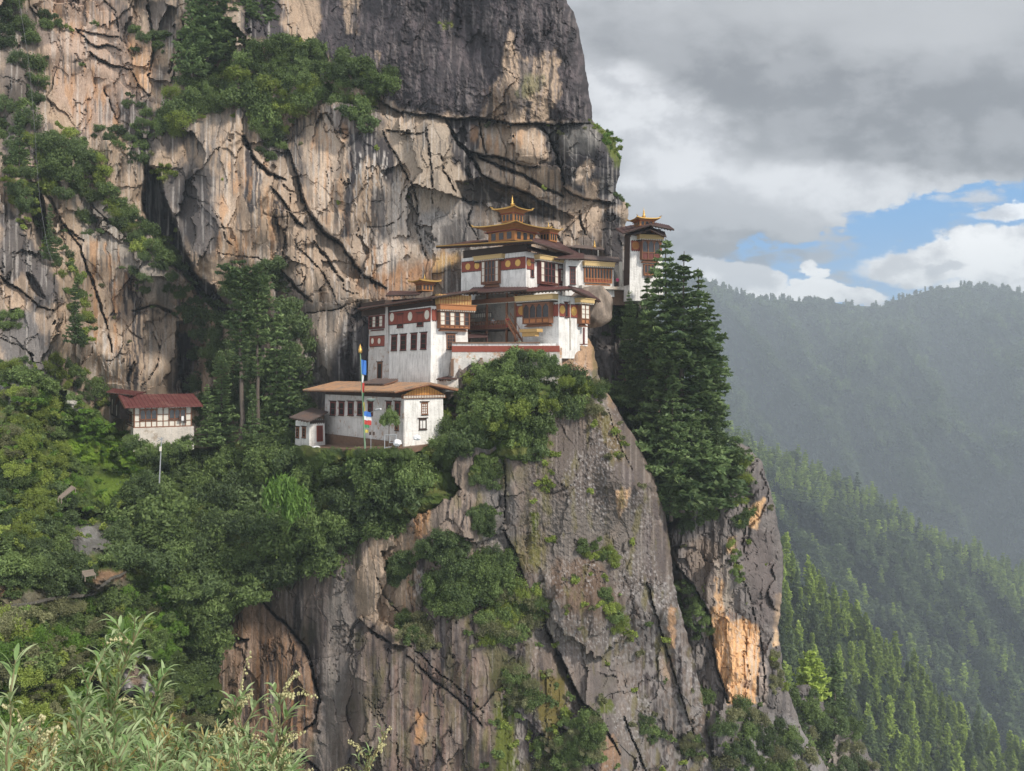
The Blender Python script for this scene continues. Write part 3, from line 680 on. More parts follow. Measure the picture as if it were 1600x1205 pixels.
def bush_mesh(name, mat, seed, n=3600, lumps=26, leaf=.072, flat=1.15, aspect=1.7, droopy=0.):
    rng = np.random.default_rng(seed); C_ = []; N_ = []
    th = rng.random(lumps)*2*np.pi; r = np.sqrt(rng.random(lumps))*.80; z = rng.uniform(-.35, .62, lumps)*flat*(1.15-r)
    cen = np.stack([np.cos(th)*r, np.sin(th)*r, z+.1], 1); rad = rng.uniform(.14, .40, lumps)
    k = n//lumps
    for c, q in zip(cen, rad):
        d = unit(rng.normal(size=(k, 3)) + [0, 0, .45]); sc_ = (rng.random((k, 1))**.35)
        jit = 1+.18*np.sin(d[:, :1]*7+c[0]*9)*np.cos(d[:, 1:2]*8+c[1]*7)
        C_.append(c + d*q*sc_*jit); N_.append(unit(d + rng.normal(size=(k, 3))*.9 + [0, 0, .2]))
    C_ = np.concatenate(C_); N_ = np.concatenate(N_)
    m_ = rng.random(len(C_)) < .16; C_[m_] *= rng.uniform(1.02, 1.22, (m_.sum(), 1)); m_ = rng.random(len(C_)) < .12; C_[m_, 2] += rng.uniform(.04, .22, m_.sum())
    if droopy: C_[:, 2] -= droopy*rng.random(len(C_))**2
    v, f, t = leaf_quads(C_, N_, np.full(len(C_), leaf), rng, aspect, np.array([0, 0, -1.]) if droopy else None)
    return mesh_np(name, v, f, False, {'tint': t}, mat)
def tube_np(pts, rad, k=6):
    pts = np.asarray(pts, float); n = len(pts); V_ = []; F_ = []
    for i in range(n):
        t = pts[min(i+1, n-1)]-pts[max(i-1, 0)]; t = t/(np.linalg.norm(t)+1e-9)
        u = np.cross(t, [.31, .95, .07]); u /= np.linalg.norm(u)+1e-9; w_ = np.cross(t, u)
        for j in range(k):
            a = 2*np.pi*j/k; V_.append(pts[i]+(u*math.cos(a)+w_*math.sin(a))*rad[i])
    for i in range(n-1):
        for j in range(k): F_.append((i*k+j, i*k+(j+1) % k, (i+1)*k+(j+1) % k, (i+1)*k+j))
    return np.array(V_), np.array(F_)
def join_np(parts):
    V_ = []; F_ = []; o = 0
    for v, f in parts: V_.append(v); F_.append(np.asarray(f)+o); o += len(v)
    return np.concatenate(V_), np.concatenate(F_)
def conifer(name, seed, H, width, whorls, per, dens, leaf, mat, bare=.1, shape='cone', droop=.15, twig=True, shell=0.):
    """two meshes, crown and trunk, of one conifer H metres tall standing at the origin"""
    rng = np.random.default_rng(seed); cen = []; nr = []; wood = []
    zs = np.linspace(0, H, 9); bend = np.cumsum(rng.normal(size=(9, 2))*H*.004, 0)
    tp = np.column_stack([bend[:, 0], bend[:, 1], zs]); tr_ = H*.016*(1-zs/H*.93)
    wood.append(tube_np(tp, tr_, 8))
    cx = lambda z: np.array([np.interp(z, zs, bend[:, 0]), np.interp(z, zs, bend[:, 1])])
    for i in range(whorls):
        u = (i+rng.random()*.6)/whorls; z = H*(bare+(1-bare)*u)
        if shape == 'cone': L = width*(1-u)**.72*(.72+.28*np.sin(u*9+seed))+H*.012
        elif shape == 'umbrella': L = width*(.25+.75*np.exp(-((u-.86)/.14)**2) + .42*np.exp(-((u-.45)/.18)**2))*(1 if u < .97 else .5)
        else: L = width*np.sin(np.pi*min(1, (u*.86+.14)))**.6
        for j in range(per):
            if rng.random() < .12: continue
            a = 2*np.pi*(j/per+rng.random()*.16)+i*1.9; l = L*rng.uniform(.62, 1.12)
            m = max(3, int(dens*l)); t = rng.random(m)**.6; t = shell+(1-shell)*t
            dr = -droop*l*(t**1.3)*rng.uniform(.5, 1.2) + .10*l*t**3
            c = cx(z); bx, by = math.cos(a), math.sin(a)
            side = rng.normal(size=m)*l*.13*(1.15-t*.6)
            p = np.stack([c[0]+bx*t*l-by*side, c[1]+by*t*l+bx*side, z+dr-np.abs(side)*.25+rng.normal(size=m)*l*.03], 1)
            cen.append(p); q = rng.normal(size=(m, 3))*.45+[0, 0, 1.]; nr.append(unit(q))
            if twig and l > .5:
                tt = np.linspace(0, .85, 4); dd = -droop*l*tt**1.3*.85
                wood.append(tube_np(np.stack([c[0]+bx*tt*l, c[1]+by*tt*l, z+dd], 1), H*.0022*(1-tt*.9), 3))
    cen = np.concatenate(cen); nr = np.concatenate(nr)
    v, f, t = leaf_quads(cen, nr, np.full(len(cen), leaf), rng, 2.1)
    cr = mesh_np(name+'_crown', v, f, False, {'tint': t}, mat)
    wv, wf = join_np(wood); tm = mesh_np(name+'_trunk', wv, wf, True, None, M_BARK)
    return cr, tm
def put_tree(pair, loc, s, rz, name, label, cat='tree', group=None, lean=(0, 0), zs=1.0):
    e = bpy.data.objects.new(name, None); link(e); e.location = loc; e.scale = (s, s, s*zs); e.rotation_euler = (lean[0], lean[1], rz)
    e.empty_display_size = .5
    tag(e, label, cat, group)
    for me, nm in zip(pair, ('crown', 'trunk')):
        o = bpy.data.objects.new(nm, me); link(o, e)
    return e
rs = random.Random(5)
def surf(x, y, sheets=None):
    best = None
    for s in (sheets or SHEETS):
        i = int((x-s.x0)/s.step); j = int((y-s.y0)/s.step)
        if 0 <= i < s.nx and 0 <= j < s.ny and s.S[j, i] > 0:
            d = float(s.D[j, i])
            if best is None or d < best: best = d
    return best
def scatter(poly, spacing, sheets=None, tries=14, seed=0, keep=1.0):
    poly = pts_(poly) if isinstance(poly, str) else poly
    r = random.Random(seed+len(poly)); xs = [p[0] for p in poly]; ys = [p[1] for p in poly]; got = []
    n = int((max(xs)-min(xs))*(max(ys)-min(ys))/spacing**2*tries)+20; cell = {}
    for _ in range(n):
        x = r.uniform(min(xs), max(xs)); y = r.uniform(min(ys), max(ys))
        if not inside(np.array([x]), np.array([y]), poly)[0]: continue
        k = (int(x//spacing), int(y//spacing)); ok = True
        for a in (-1, 0, 1):
            for b in (-1, 0, 1):
                for q in cell.get((k[0]+a, k[1]+b), ()):
                    if (q[0]-x)**2+(q[1]-y)**2 < spacing**2: ok = False
        if not ok: continue
        cell.setdefault(k, []).append((x, y))
        if r.random() > keep: continue
        d = surf(x, y, sheets)
        if d is not None: got.append((x, y, d))
    return got
def variants(nm, mat, seeds, **kw): return [bush_mesh(nm, mat, s, **dict(kw, leaf=kw.get('leaf', .072)*(.78, 1.0, 1.35)[i % 3], n=(4600, 3400, 2300)[i % 3], lumps=(30, 20, 38)[i % 3], aspect=(1.7, 2.6, 1.5)[i % 3])) for i, s in enumerate(seeds)]
BM = {'dark': variants('bush', L_DARK, (1, 2, 3)), 'mid': variants('bush', L_MID, (4, 5, 6)), 'yel': variants('bush', L_YEL, (7, 8), lumps=32, leaf=.060),
      'old': variants('bush', L_OLD, (9, 10), lumps=32, leaf=.060), 'brt': variants('bush', L_BRT, (11, 12), lumps=28, leaf=.060)}
SMALL = {k: bush_mesh('clump', m, s, n=420, lumps=7, leaf=.17, flat=.7) for k, m, s in (('dark', L_DARK, 21), ('mid', L_MID, 22), ('yel', L_YEL, 23), ('old', L_OLD, 24), ('brt', L_BRT, 25))}
BUSH = []; UNDER = []      # (x, y, z, scale, kind) for the small undergrowth
def bushes(poly, spacing, r0, r1, kinds, label, group, seed=0, sheets=None, name='bush', out=.35, under=1.0, keep=1.0, big=True):
    if big:
        for x, y, d in scatter(poly, spacing, sheets, seed=seed, keep=keep):
            r = rs.uniform(r0, r1); d2 = d - r*out; k = rs.choice(kinds)
            BUSH.append((r/d2, name, k, rs.randrange(len(BM[k])), at(x, y, d2)-Vector((0, 0, r*.15)), r, r*rs.uniform(.8, 1.2), label, group))
    if under:
        for x, y, d in scatter(poly, 11/under**.5, sheets, seed=seed+77):
            UNDER.append((*at(x+rs.uniform(-12, 12), y+rs.uniform(-9, 14), d-.15), rs.uniform(.55, 1.05), rs.choice(kinds)))
DM = ['dark', 'dark', 'mid']; MM = ['mid', 'mid', 'dark', 'brt']; YM = ['yel', 'mid', 'brt', 'yel', 'old']
# on the cliff
bushes("300,78 330,62 400,85 430,58 470,70 520,90 570,108 620,117 628,130 598,140 585,160 578,200 560,192 530,165 480,160 455,185 440,218 408,212 385,165 350,160 320,172 280,212 254,200 262,150 285,130 292,100", 16, 1.7, 2.7, ['dark', 'mid', 'yel', 'mid', 'mid'],
       "green bush in the broad belt of bushes hanging high across the middle of the cliff", "bushes of the belt high on the cliff", 1, [A])
bushes("0,0 22,0 40,30 58,75 72,110 66,140 48,165 55,200 30,180 42,130 20,80 0,70", 22, 1.6, 2.6, DM, "dark green bush on the cliff edge in the top left corner", "bushes at the top left corner", 2, [A])
bushes("45,215 85,200 120,215 150,240 165,275 190,320 225,350 262,385 290,430 268,420 235,400 205,375 170,330 140,300 90,310 60,270", 15, 1.4, 2.3, ['dark', 'mid', 'mid', 'yel'],
       "green bush on the ledge running down the left cliff to the black cleft", "bushes along the sloping ledge", 3, [A])
bushes("0,150 20,190 40,240 52,300 38,325 20,290 0,230", 20, 1.3, 2.0, DM, "dark bush on the left margin of the cliff below the corner bushes", "bushes on the left margin", 4, [A])
bushes("48,330 62,330 95,380 128,430 138,500 130,548 110,500 95,430 70,390", 15, .8, 1.6, ['yel', 'mid', 'dark'],
       "bush growing down the narrow green gully of the left cliff", "bushes of the narrow gully", 5, [A])
bushes("8,240 40,250 52,330 30,350 14,300", 14, .7, 1.1, ['yel'], "yellowish bush beside the narrow gully of the left cliff", "yellowish bushes by the gully", 6, [A])
for i, (p, t) in enumerate([("148,196 190,205 235,235 225,262 195,240 165,215", "below the pink rock face"), ("60,15 95,25 92,50 70,42", "on a small ledge near the top left"), ("205,45 258,52 255,75 215,72", "on the short ledge above the pink rock face"),
        ("122,335 150,335 148,372 126,368", "on the grey rock right of the narrow gully"), ("240,365 285,425 325,480 318,520 290,500 258,440", "in the black cleft of the left cliff"),
        ("100,470 135,500 132,550 118,530", "at the foot of the narrow gully"), ("196,150 235,170 250,220 220,215", "on the dark rock left of the high belt of bushes"),
        ("205,430 225,400 235,440 222,470", "beside the black streaks of the left cliff"), ("400,225 440,225 430,245 405,245", "hanging below the high belt of bushes")]):
    bushes(p, 16, .9, 1.5, DM, "small green bush "+t, "cliff bushes "+t, 10+i, [A])
bushes("0,492 30,490 38,508 0,520", 14, .9, 1.3, ['yel', 'mid'], "low bush on the grey slab at the left edge", "bushes on the grey slab", 20, [A])
bushes("85,560 130,575 160,600 168,640 110,622 60,600 0,590 0,572", 17, 1.0, 1.9, ['mid', 'yel', 'dark'], "bush at the foot of the cliff left of the farmhouse", "bushes left of the farmhouse", 21, [A, Dg])
bushes("308,500 350,440 425,415 455,440 470,500 478,560 470,600 478,660 316,672 306,600", 24, 2.0, 3.1, ['dark'], "dark bush in the shade behind the tall trunks between the two houses", "dark bushes behind the tall trunks", 22, [A], out=.6)
bushes("925,190 948,200 968,228 972,248 958,240 940,212", 9, .5, .9, ['yel', 'brt'], "tuft of yellow green growth on the rounded top of the overhang", "tufts on the overhang", 23, [A], under=3)
bushes("962,305 980,312 980,324 966,318", 8, .5, .8, ['dark', 'yel'], "small bush on the rock knob above the corner tower", "bushes above the corner tower", 24, [A])
bushes("246,258 264,258 268,272 250,285", 9, .5, .8, ['yel'], "yellow bush at the upper tip of the black cleft", "yellow bushes by the cleft", 25, [A])
bushes("850,195 925,192 930,202 860,205", 12, .3, .5, ['yel', 'old'], "thin tuft on the crack under the dark summit rock", "tufts on the summit crack", 26, [A], under=.6)
bushes("686,36 708,36 706,42 688,44", 8, .3, .5, ['yel'], "tiny yellow tuft alone on the dark summit rock", "tufts on the dark rock", 27, [A], under=0)
# the thicket below the houses
bushes("250,745 330,715 345,695 450,690 475,724 560,730 625,728 665,735 640,770 622,820 590,850 545,866 500,895 430,900 398,925 352,945 335,990 305,990 290,930 262,880 235,830", 29, 2.2, 3.4, ['dark', 'mid', 'mid'],
       "dense green tree crown in the thicket below the long house", "crowns of the thicket below the houses", 30, [Dg], name='thicket_tree')
bushes("690,668 700,632 722,602 765,575 800,565 850,566 895,585 930,602 936,618 900,640 850,655 842,700 835,722 810,705 790,680 750,672 735,700 690,715 660,712", 20, 1.5, 2.4, ['dark', 'mid', 'mid', 'yel'],
       "green bush draped over the crag top below the terrace wall", "bushes below the terrace wall", 31, [Dg, B])
bushes("300,985 350,960 345,1010 325,1060 300,1070", 22, 1.5, 2.3, ['dark', 'mid'], "dark bush beside the brown crag at the lower end of the thicket", "bushes beside the brown crag", 32, [Dg, B])
bushes("176,790 228,760 262,800 290,870 262,890 200,880 180,850", 26, 1.9, 2.8, ['dark', 'mid'], "rounded dark tree above the bench", "rounded trees above the bench", 33, [Dg], name='thicket_tree')
bushes("235,712 290,712 330,700 335,725 260,750 240,740", 20, 1.3, 2.2, ['dark', 'mid'], "dark bush at the foot of the farmhouse wall", "bushes under the farmhouse wall", 34, [Dg])
# the green slope
bushes("0,600 60,612 95,650 105,700 120,750 110,770 60,750 0,700", 19, 1.0, 1.8, YM, "olive bush on the green slope under the farmhouse path", "olive bushes on the slope", 40, [Dg])
bushes("0,700 60,750 110,775 105,830 60,880 0,900", 20, 1.2, 2.0, ['yel', 'mid', 'dark'], "bush on the steep slope between the plank roof and the left edge", "bushes by the plank roof", 41, [Dg])
bushes("50,880 100,860 130,880 128,915 60,930", 17, 1.2, 1.9, ['dark'], "dark bush on the left of the bench", "dark bushes left of the bench", 42, [Dg])
bushes("0,962 60,955 150,940 210,925 240,950 222,1010 235,1060 215,1030 175,1030 180,1090 240,1100 320,1110 360,1205 0,1205", 21, 1.1, 1.9, ['mid', 'old', 'brt', 'yel'],
       "bush on the shaded slope below the stone path", "bushes below the stone path", 43, [Dg])
bushes("170,690 215,720 235,745 180,735 150,712", 12, .5, .9, ['brt'], "", "", 44, [Dg], big=False, under=1.6)
bushes("225,930 290,920 305,1000 260,1040 225,1000", 12, .5, .9, ['brt', 'mid'], "", "", 45, [Dg], big=False, under=1.6)
bushes("0,590 150,650 230,750 180,880 0,930", 12, .5, .9, ['yel', 'mid', 'brt'], "", "", 46, [Dg], big=False, under=.8)
bushes("90,640 130,640 200,690 222,715 150,700", 12, .5, .9, ['brt'], "", "", 47, [Dg], big=False, under=2)
bushes("260,890 330,880 340,960 320,1080 350,1140 250,1100", 12, .5, .9, ['mid', 'dark'], "", "", 48, [Dg], big=False, under=1.2)
# on the crag
for i, (p, k, r, t) in enumerate([("655,850 700,838 728,850 718,868 690,873 660,868", DM, 1.3, "on the short ledge high in the middle of the crag"), ("602,905 612,880 640,862 640,885 615,912", DM, 1.2, "on the tan rock below the thicket"),
        ("662,935 690,898 735,876 788,866 800,890 775,912 745,940 715,958 680,952", ['dark', 'mid', 'mid'], 1.5, "in the long slanting band across the middle of the crag"),
        ("752,1000 765,935 800,912 842,928 856,955 822,985 795,1005", ['old', 'yel', 'mid'], 1.5, "in the greyish clump right of the slanting band"), ("620,965 650,955 663,985 672,1010 645,1005", ['mid', 'old'], 1.3, "in the clump below the slanting band"),
        ("782,1040 808,1040 838,1088 830,1108 795,1090", ['old', 'mid'], 1.2, "above the moss streak of the lower crag"), ("740,795 765,790 768,830 745,828", DM, 1.1, "in the upper crack of the crag"),
        ("748,725 775,730 770,760 750,755", ['dark', 'mid'], 1.3, "at the top of the crag left of the moss streak"), ("895,852 930,848 965,868 955,876 905,866", ['mid', 'yel'], 1.0, "on the arched ledge in the grey face of the crag"),
        ("942,925 965,950 986,985 988,1002 968,990 948,955", ['yel', 'mid', 'old'], 1.0, "on the slanting seam of the grey face"), ("888,1125 925,1118 938,1150 932,1185 895,1190", ['mid', 'old'], 1.1, "at the foot of the long dark crack"),
        ("998,1122 1025,1130 1036,1150 1022,1165 1008,1150", ['mid', 'dark'], 1.0, "low on the pale speckled rock"), ("1060,1142 1088,1158 1092,1185 1070,1175", ['old', 'mid'], 1.1, "low beside the dark gap of the buttress"),
        ("845,1160 880,1160 900,1205 850,1205", ['old', 'mid'], 1.3, "at the bottom of the crag right of the moss streak"), ("905,600 940,598 938,640 912,648", ['old', 'yel'], 1.1, "at the crag edge under the orange foundation")]):
    bushes(p, 11, r*.75, r*1.25, k, "bush "+t, "bushes "+t, 50+i, [B], under=1.2)
bushes("940,650 965,660 980,700 960,720 945,690", 12, .5, .8, ['old', 'yel'], "", "", 70, [B], big=False, under=.8)
bushes("850,660 862,690 862,760 838,760 838,700", 9, .4, .6, ['yel'], "", "", 71, [B], big=False, under=1.)
bushes("870,880 960,890 985,990 930,1000 880,960", 9, .4, .6, ['old', 'yel'], "", "", 72, [B], big=False, under=.22)
for p_, k_, u_ in (("830,640 930,640 1000,760 1040,900 900,900 830,800", ['yel', 'old'], .03), ("800,900 1000,900 1060,1000 1110,1205 760,1205 760,1000", ['yel', 'old', 'mid'], .07), ("600,860 760,840 760,1000 620,1000", ['old', 'mid'], .07), ("1070,840 1200,780 1210,1000 1200,1200 1100,1200", ['old', 'yel'], .04),
                ("80,20 240,60 240,260 300,420 230,600 120,420 60,260", ['yel', 'mid', 'old'], .05), ("240,180 560,200 700,200 900,200 900,300 500,330 260,300", ['old', 'yel'], .015), ("840,1040 890,1040 900,1200 760,1200 770,1080", ['yel', 'mid'], .25)):
    bushes(p_, 12, .3, .6, k_, "", "", 130, big=False, under=u_)
# in the gully and on the buttress
bushes("938,470 990,470 1020,520 1012,560 985,565 955,530", 22, 1.8, 2.8, ['dark'], "dark bush in the shade under the gallery wall", "dark bushes under the gallery wall", 80, [G])
bushes("955,585 985,640 1040,680 1070,720 1070,830 1052,840 1030,780 1000,720 970,650", 22, 1.7, 2.6, ['dark'], "dark bush in the deep gully between crag and buttress", "dark bushes of the deep gully", 81, [G])
bushes("1056,910 1072,905 1098,950 1108,985 1085,1000 1062,960", 15, 1.0, 1.6, ['dark', 'mid'], "bush in the gap beside the crag edge", "bushes in the gap", 82, [G, Cs])
bushes("1055,800 1080,760 1110,730 1150,705 1158,740 1130,790 1090,815 1060,835", 19, 1.5, 2.3, ['dark', 'mid'], "bush on the shoulder at the foot of the big conifers", "bushes at the foot of the conifers", 83, [Cs, G])
bushes("1145,700 1162,712 1168,760 1168,830 1155,820 1150,760", 15, 1.1, 1.8, ['dark', 'yel', 'mid'], "bush hanging down the face of the buttress", "bushes hanging on the buttress", 84, [Cs])
bushes("1138,845 1150,860 1160,900 1152,910 1142,880", 9, .5, .9, ['yel', 'mid'], "small bush in the seam of the buttress", "bushes in the buttress seam", 85, [Cs])
bushes("1204,1020 1220,1035 1228,1075 1206,1075", 12, .9, 1.3, ['yel', 'old'], "bush clinging to the right edge of the buttress", "bushes on the buttress edge", 86, [Cs])
bushes("1122,1120 1150,1100 1185,1108 1235,1140 1268,1175 1262,1205 1130,1205", 19, 1.4, 2.3, ['mid', 'dark', 'dark', 'old'], "bush at the foot of the buttress", "bushes at the buttress foot", 87, [Cs, Nn])
bushes("1090,1080 1105,1080 1108,1105 1092,1100", 9, .9, 1.2, ['mid'], "round bush low in the gap left of the orange scar", "bushes low in the gap", 88, [Cs, G])
bushes("1235,1085 1260,1075 1285,1110 1290,1150 1250,1130", 18, 1.5, 2.4, ['dark', 'mid'], "bush on the broken rock at the lower right", "bushes on the broken rock", 89, [Nn])
bushes("1290,1110 1330,1125 1350,1180 1380,1215 1300,1215 1240,1190 1180,1120", 20, 1.7, 2.8, ['dark', 'mid', 'old'], "bush covering the lowest rocks at the bottom edge right of the buttress", "bushes at the lower right edge", 90, [Nn])
# individual trees
def one_bush(x, y, r, kind, label, name='tree', mesh=None, d=None, zs=1.0, cat='tree'):
    d = d or surf(x, y) or 110
    o = bpy.data.objects.new(name, mesh or BM[kind][0]); link(o); o.location = at(x, y, d-r*.8); o.scale = (r, r, r*zs); tag(o, label, cat)
    return o
weep = bush_mesh('weeping_crown', leaf_mat('weeping_leaves', (.060, .125, .026), (.130, .215, .045)), 77, n=3600, lumps=14, leaf=.055, droopy=.55, aspect=4.0)
one_bush(456, 778, 3.1, 'brt', "bright green weeping tree standing out of the dark thicket", 'weeping_tree', weep, 102, 1.15)
one_bush(1100, 1092, 1.6, 'mid', "round green bush in the gap just left of the orange scar", 'round_bush', cat='bush')
CONA = [conifer('hemlock', s, 34, 8.2, 44, 5, 21, .42, L_CON, .05, 'cone', .13) for s in (1, 2, 3)]
UMB = [conifer('tall_pine', s, 26, 4.0, 24, 6, 20, .34, L_CON, .35, 'umbrella', .02) for s in (4, 5)]
CONB = [conifer('small_conifer', s, 16, 4.2, 30, 5, 20, .32, L_CON, .04, 'cone', .12) for s in (6, 7)]
for i, (x, yt, yb, D, k, wz, lab) in enumerate([
    (1040, 372, 760, 122, 0, .95, "tall dark conifer whose thin tip rises beside the corner tower"), (1062, 392, 800, 120, 1, 1.1, "tallest conifer of the gully with its bare reddish trunk foot showing"),
    (1088, 418, 770, 124, 2, 1.0, "conifer in the middle of the big dark stand"), (1104, 455, 740, 127, 0, .95, "conifer with long level branches on the right side of the dark stand"),
    (1116, 530, 745, 125, 1, .8, "shorter conifer at the right edge of the dark stand"), (1012, 432, 700, 128, 2, .95, "dark conifer just under the corner tower"),
    (985, 452, 640, 130, 0, .75, "dark conifer in the shade below the gallery"), (1050, 560, 815, 117, 2, .75, "lower conifer in front of the big stand"),
    (1080, 610, 800, 119, 0, .65, "conifer standing on the shoulder of the buttress"), (1120, 630, 760, 122, 1, .5, "small conifer on the outer shoulder right of the stand")]):
    h = (yb-yt)/F*D
    put_tree(CONA[k], at(x, yb, D), h/34, i*1.3, 'conifer', lab, 'conifer', 'conifers in the gully', zs=1.0).scale = (h/34*wz*1.05, h/34*wz*1.05, h/34)
for i, (x, yt, yb, D, k, wz, lab) in enumerate([(378, 405, 690, 120, 0, .95, "tall thin pine with a flat umbrella top left of the long house"), (402, 418, 680, 123, 1, .85, "tall thin pine just right of the umbrella pine")]):
    h = (yb-yt)/F*D
    put_tree(UMB[k], at(x, yb, D), h/26, i*2.3, 'pine_tree', lab, 'pine', 'pines between the houses').scale = (h/26*wz, h/26*wz, h/26)
for i, (x, yt, yb, D, wz, lab) in enumerate([(345, 555, 700, 124, 1.1, "dark conifer left of the umbrella pine trunks"), (432, 480, 690, 126, .95, "dark conifer behind the right pine trunk"), (452, 520, 690, 124, 1.0, "dark conifer nearest to the grey rock by the long house"), (325, 600, 700, 122, 1.0, "low dark conifer beside the farmhouse"), (395, 600, 700, 119, .9, "thin conifer between the two pine trunks")]):
    h = (yb-yt)/F*D
    put_tree(CONB[i % 2], at(x, yb, D), h/16, i*1.7, 'small_conifer', lab, 'conifer', 'small conifers between the houses').scale = (h/16*wz, h/16*wz, h/16)
for i, (x, yt, yb, D, wz, lab) in enumerate([(322, -70, 95, 150, 1.2, "dark conifer at the top edge above the left end of the bush belt"), (352, -90, 90, 152, 1.2, "second dark conifer from the left at the top edge"), (388, -80, 85, 154, 1.1, "dark conifer in the middle of the group at the top edge"), (420, -60, 80, 156, 1.0, "rightmost dark conifer at the top edge"), (300, -50, 120, 148, .8, "narrow dark conifer at the left of the group at the top edge"),
       (30, 170, 260, 128, .8, "small dark conifer near the left edge beside the gully"), (78, 318, 408, 128, .7, "small dark conifer in the narrow gully with its cable"), (118, 440, 540, 118, .8, "dark conifer low in the narrow gully")]):
    h = (yb-yt)/F*D
    put_tree(CONB[i % 2], at(x, yb, D), h/16, i*1.7, 'cliff_conifer', lab, 'conifer', 'conifers on the cliff').scale = (h/16*wz, h/16*wz, h/16)
# dead tree and light trees on the lower right
put_tree(CONB[1], at(1305, 1150, 165), 1.0, 0, 'conifer', "dark conifer on the broken rock at the lower right", 'conifer')
one_bush(1300, 1105, 3.6, 'dark', "dark round tree behind the broken rock at the lower right", 'dark_tree', BM['dark'][1], 172, 1.1)
one_bush(1325, 1150, 2.8, 'mid', "green round tree right of the dark tree on the broken rock", 'broad_tree', BM['mid'][1], 168, 1.1)
_l = conifer('light_pine', 51, 12, 3.6, 18, 6, 20, .38, L_PIN, .08, 'round', .05)
put_tree(_l, at(1268, 1112, 158), .95, 0, 'light_pine', "light yellow green pine standing alone beside the buttress foot", 'pine')
for x, y, d, r, k in ((770, 588, 109, 1.5, 'mid'), (785, 572, 109.5, 1.5, 'dark'), (803, 562, 109.5, 1.5, 'mid'), (822, 560, 109.5, 1.4, 'dark'), (840, 562, 109.5, 1.5, 'mid'), (857, 570, 109, 1.5, 'dark'), (872, 584, 108.5, 1.5, 'mid'), (795, 585, 108, 1.7, 'mid'),
                      (820, 582, 108, 1.8, 'dark'), (845, 588, 108, 1.8, 'mid'), (752, 600, 108.5, 1.3, 'mid'), (735, 600, 109, 1.1, 'yel'), (885, 600, 108, 1.3, 'yel'), (905, 598, 110, 1.1, 'mid')):
    BUSH.append((1.0, 'bush', k, rs.randrange(len(BM[k])), at(x, y, d), r, r*rs.uniform(.8, 1.1), "green bush growing up against the terrace wall with the red stripe", "bushes against the terrace wall"))
for x, y, d, r, k in ((205, 690, 111, 1.1, 'mid'), (214, 698, 110, 1.5, 'dark'), (226, 704, 110, 1.4, 'mid'), (296, 690, 113, 1.2, 'dark'), (287, 699, 112, 1.4, 'mid'), (274, 705, 111, 1.3, 'dark'), (246, 707, 110, 1.3, 'mid'), (262, 707, 110, 1.3, 'mid')):
    BUSH.append((1.0, 'bush', k, rs.randrange(len(BM[k])), at(x, y, d), r, r*rs.uniform(.8, 1.1), "green bush against the pale stone base of the farmhouse", "bushes against the farmhouse base"))
for i in range(13):
    x = 486+i*12.5+rs.uniform(-3, 3); r = rs.uniform(.8, 1.15); BUSH.append((.9, 'bush', rs.choice(['mid', 'dark', 'yel']), 0, at(x, 711+rs.uniform(-1, 3), np.interp(x, [474, 560, 640], [112, 104, 100.4])), r, r, "green bush along the front edge of the terrace", "bushes along the terrace edge"))
def make_bushes():
    BUSH.sort(key=lambda b: -b[0]); rest = []; left = {'bush': 290, 'thicket_tree': 200}; keys = list(BM); base = {k: sum(len(BM[q]) for q in keys[:i]) for i, k in enumerate(keys)}
    for s_, name, k, v, loc, r, rz, label, group in BUSH:
        if left[name] > 0:
            left[name] -= 1; o = bpy.data.objects.new(name, BM[k][v]); link(o); o.location = loc; o.scale = (r, r, rz)
            o.rotation_euler = (rs.uniform(-.3, .3), rs.uniform(-.3, .3), rs.uniform(0, 6.28)); tag(o, label, 'tree' if name == 'thicket_tree' else 'bush', group)
        else: rest.append((*loc, (r, r, rz), base[k]+v))
    if rest: scatter_object('shrub_cover', rest, [m for k in keys for m in BM[k]], "cover of smaller shrubs on the ledges of cliff and crag")
    print('bushes', len(BUSH), 'in cover', len(rest))
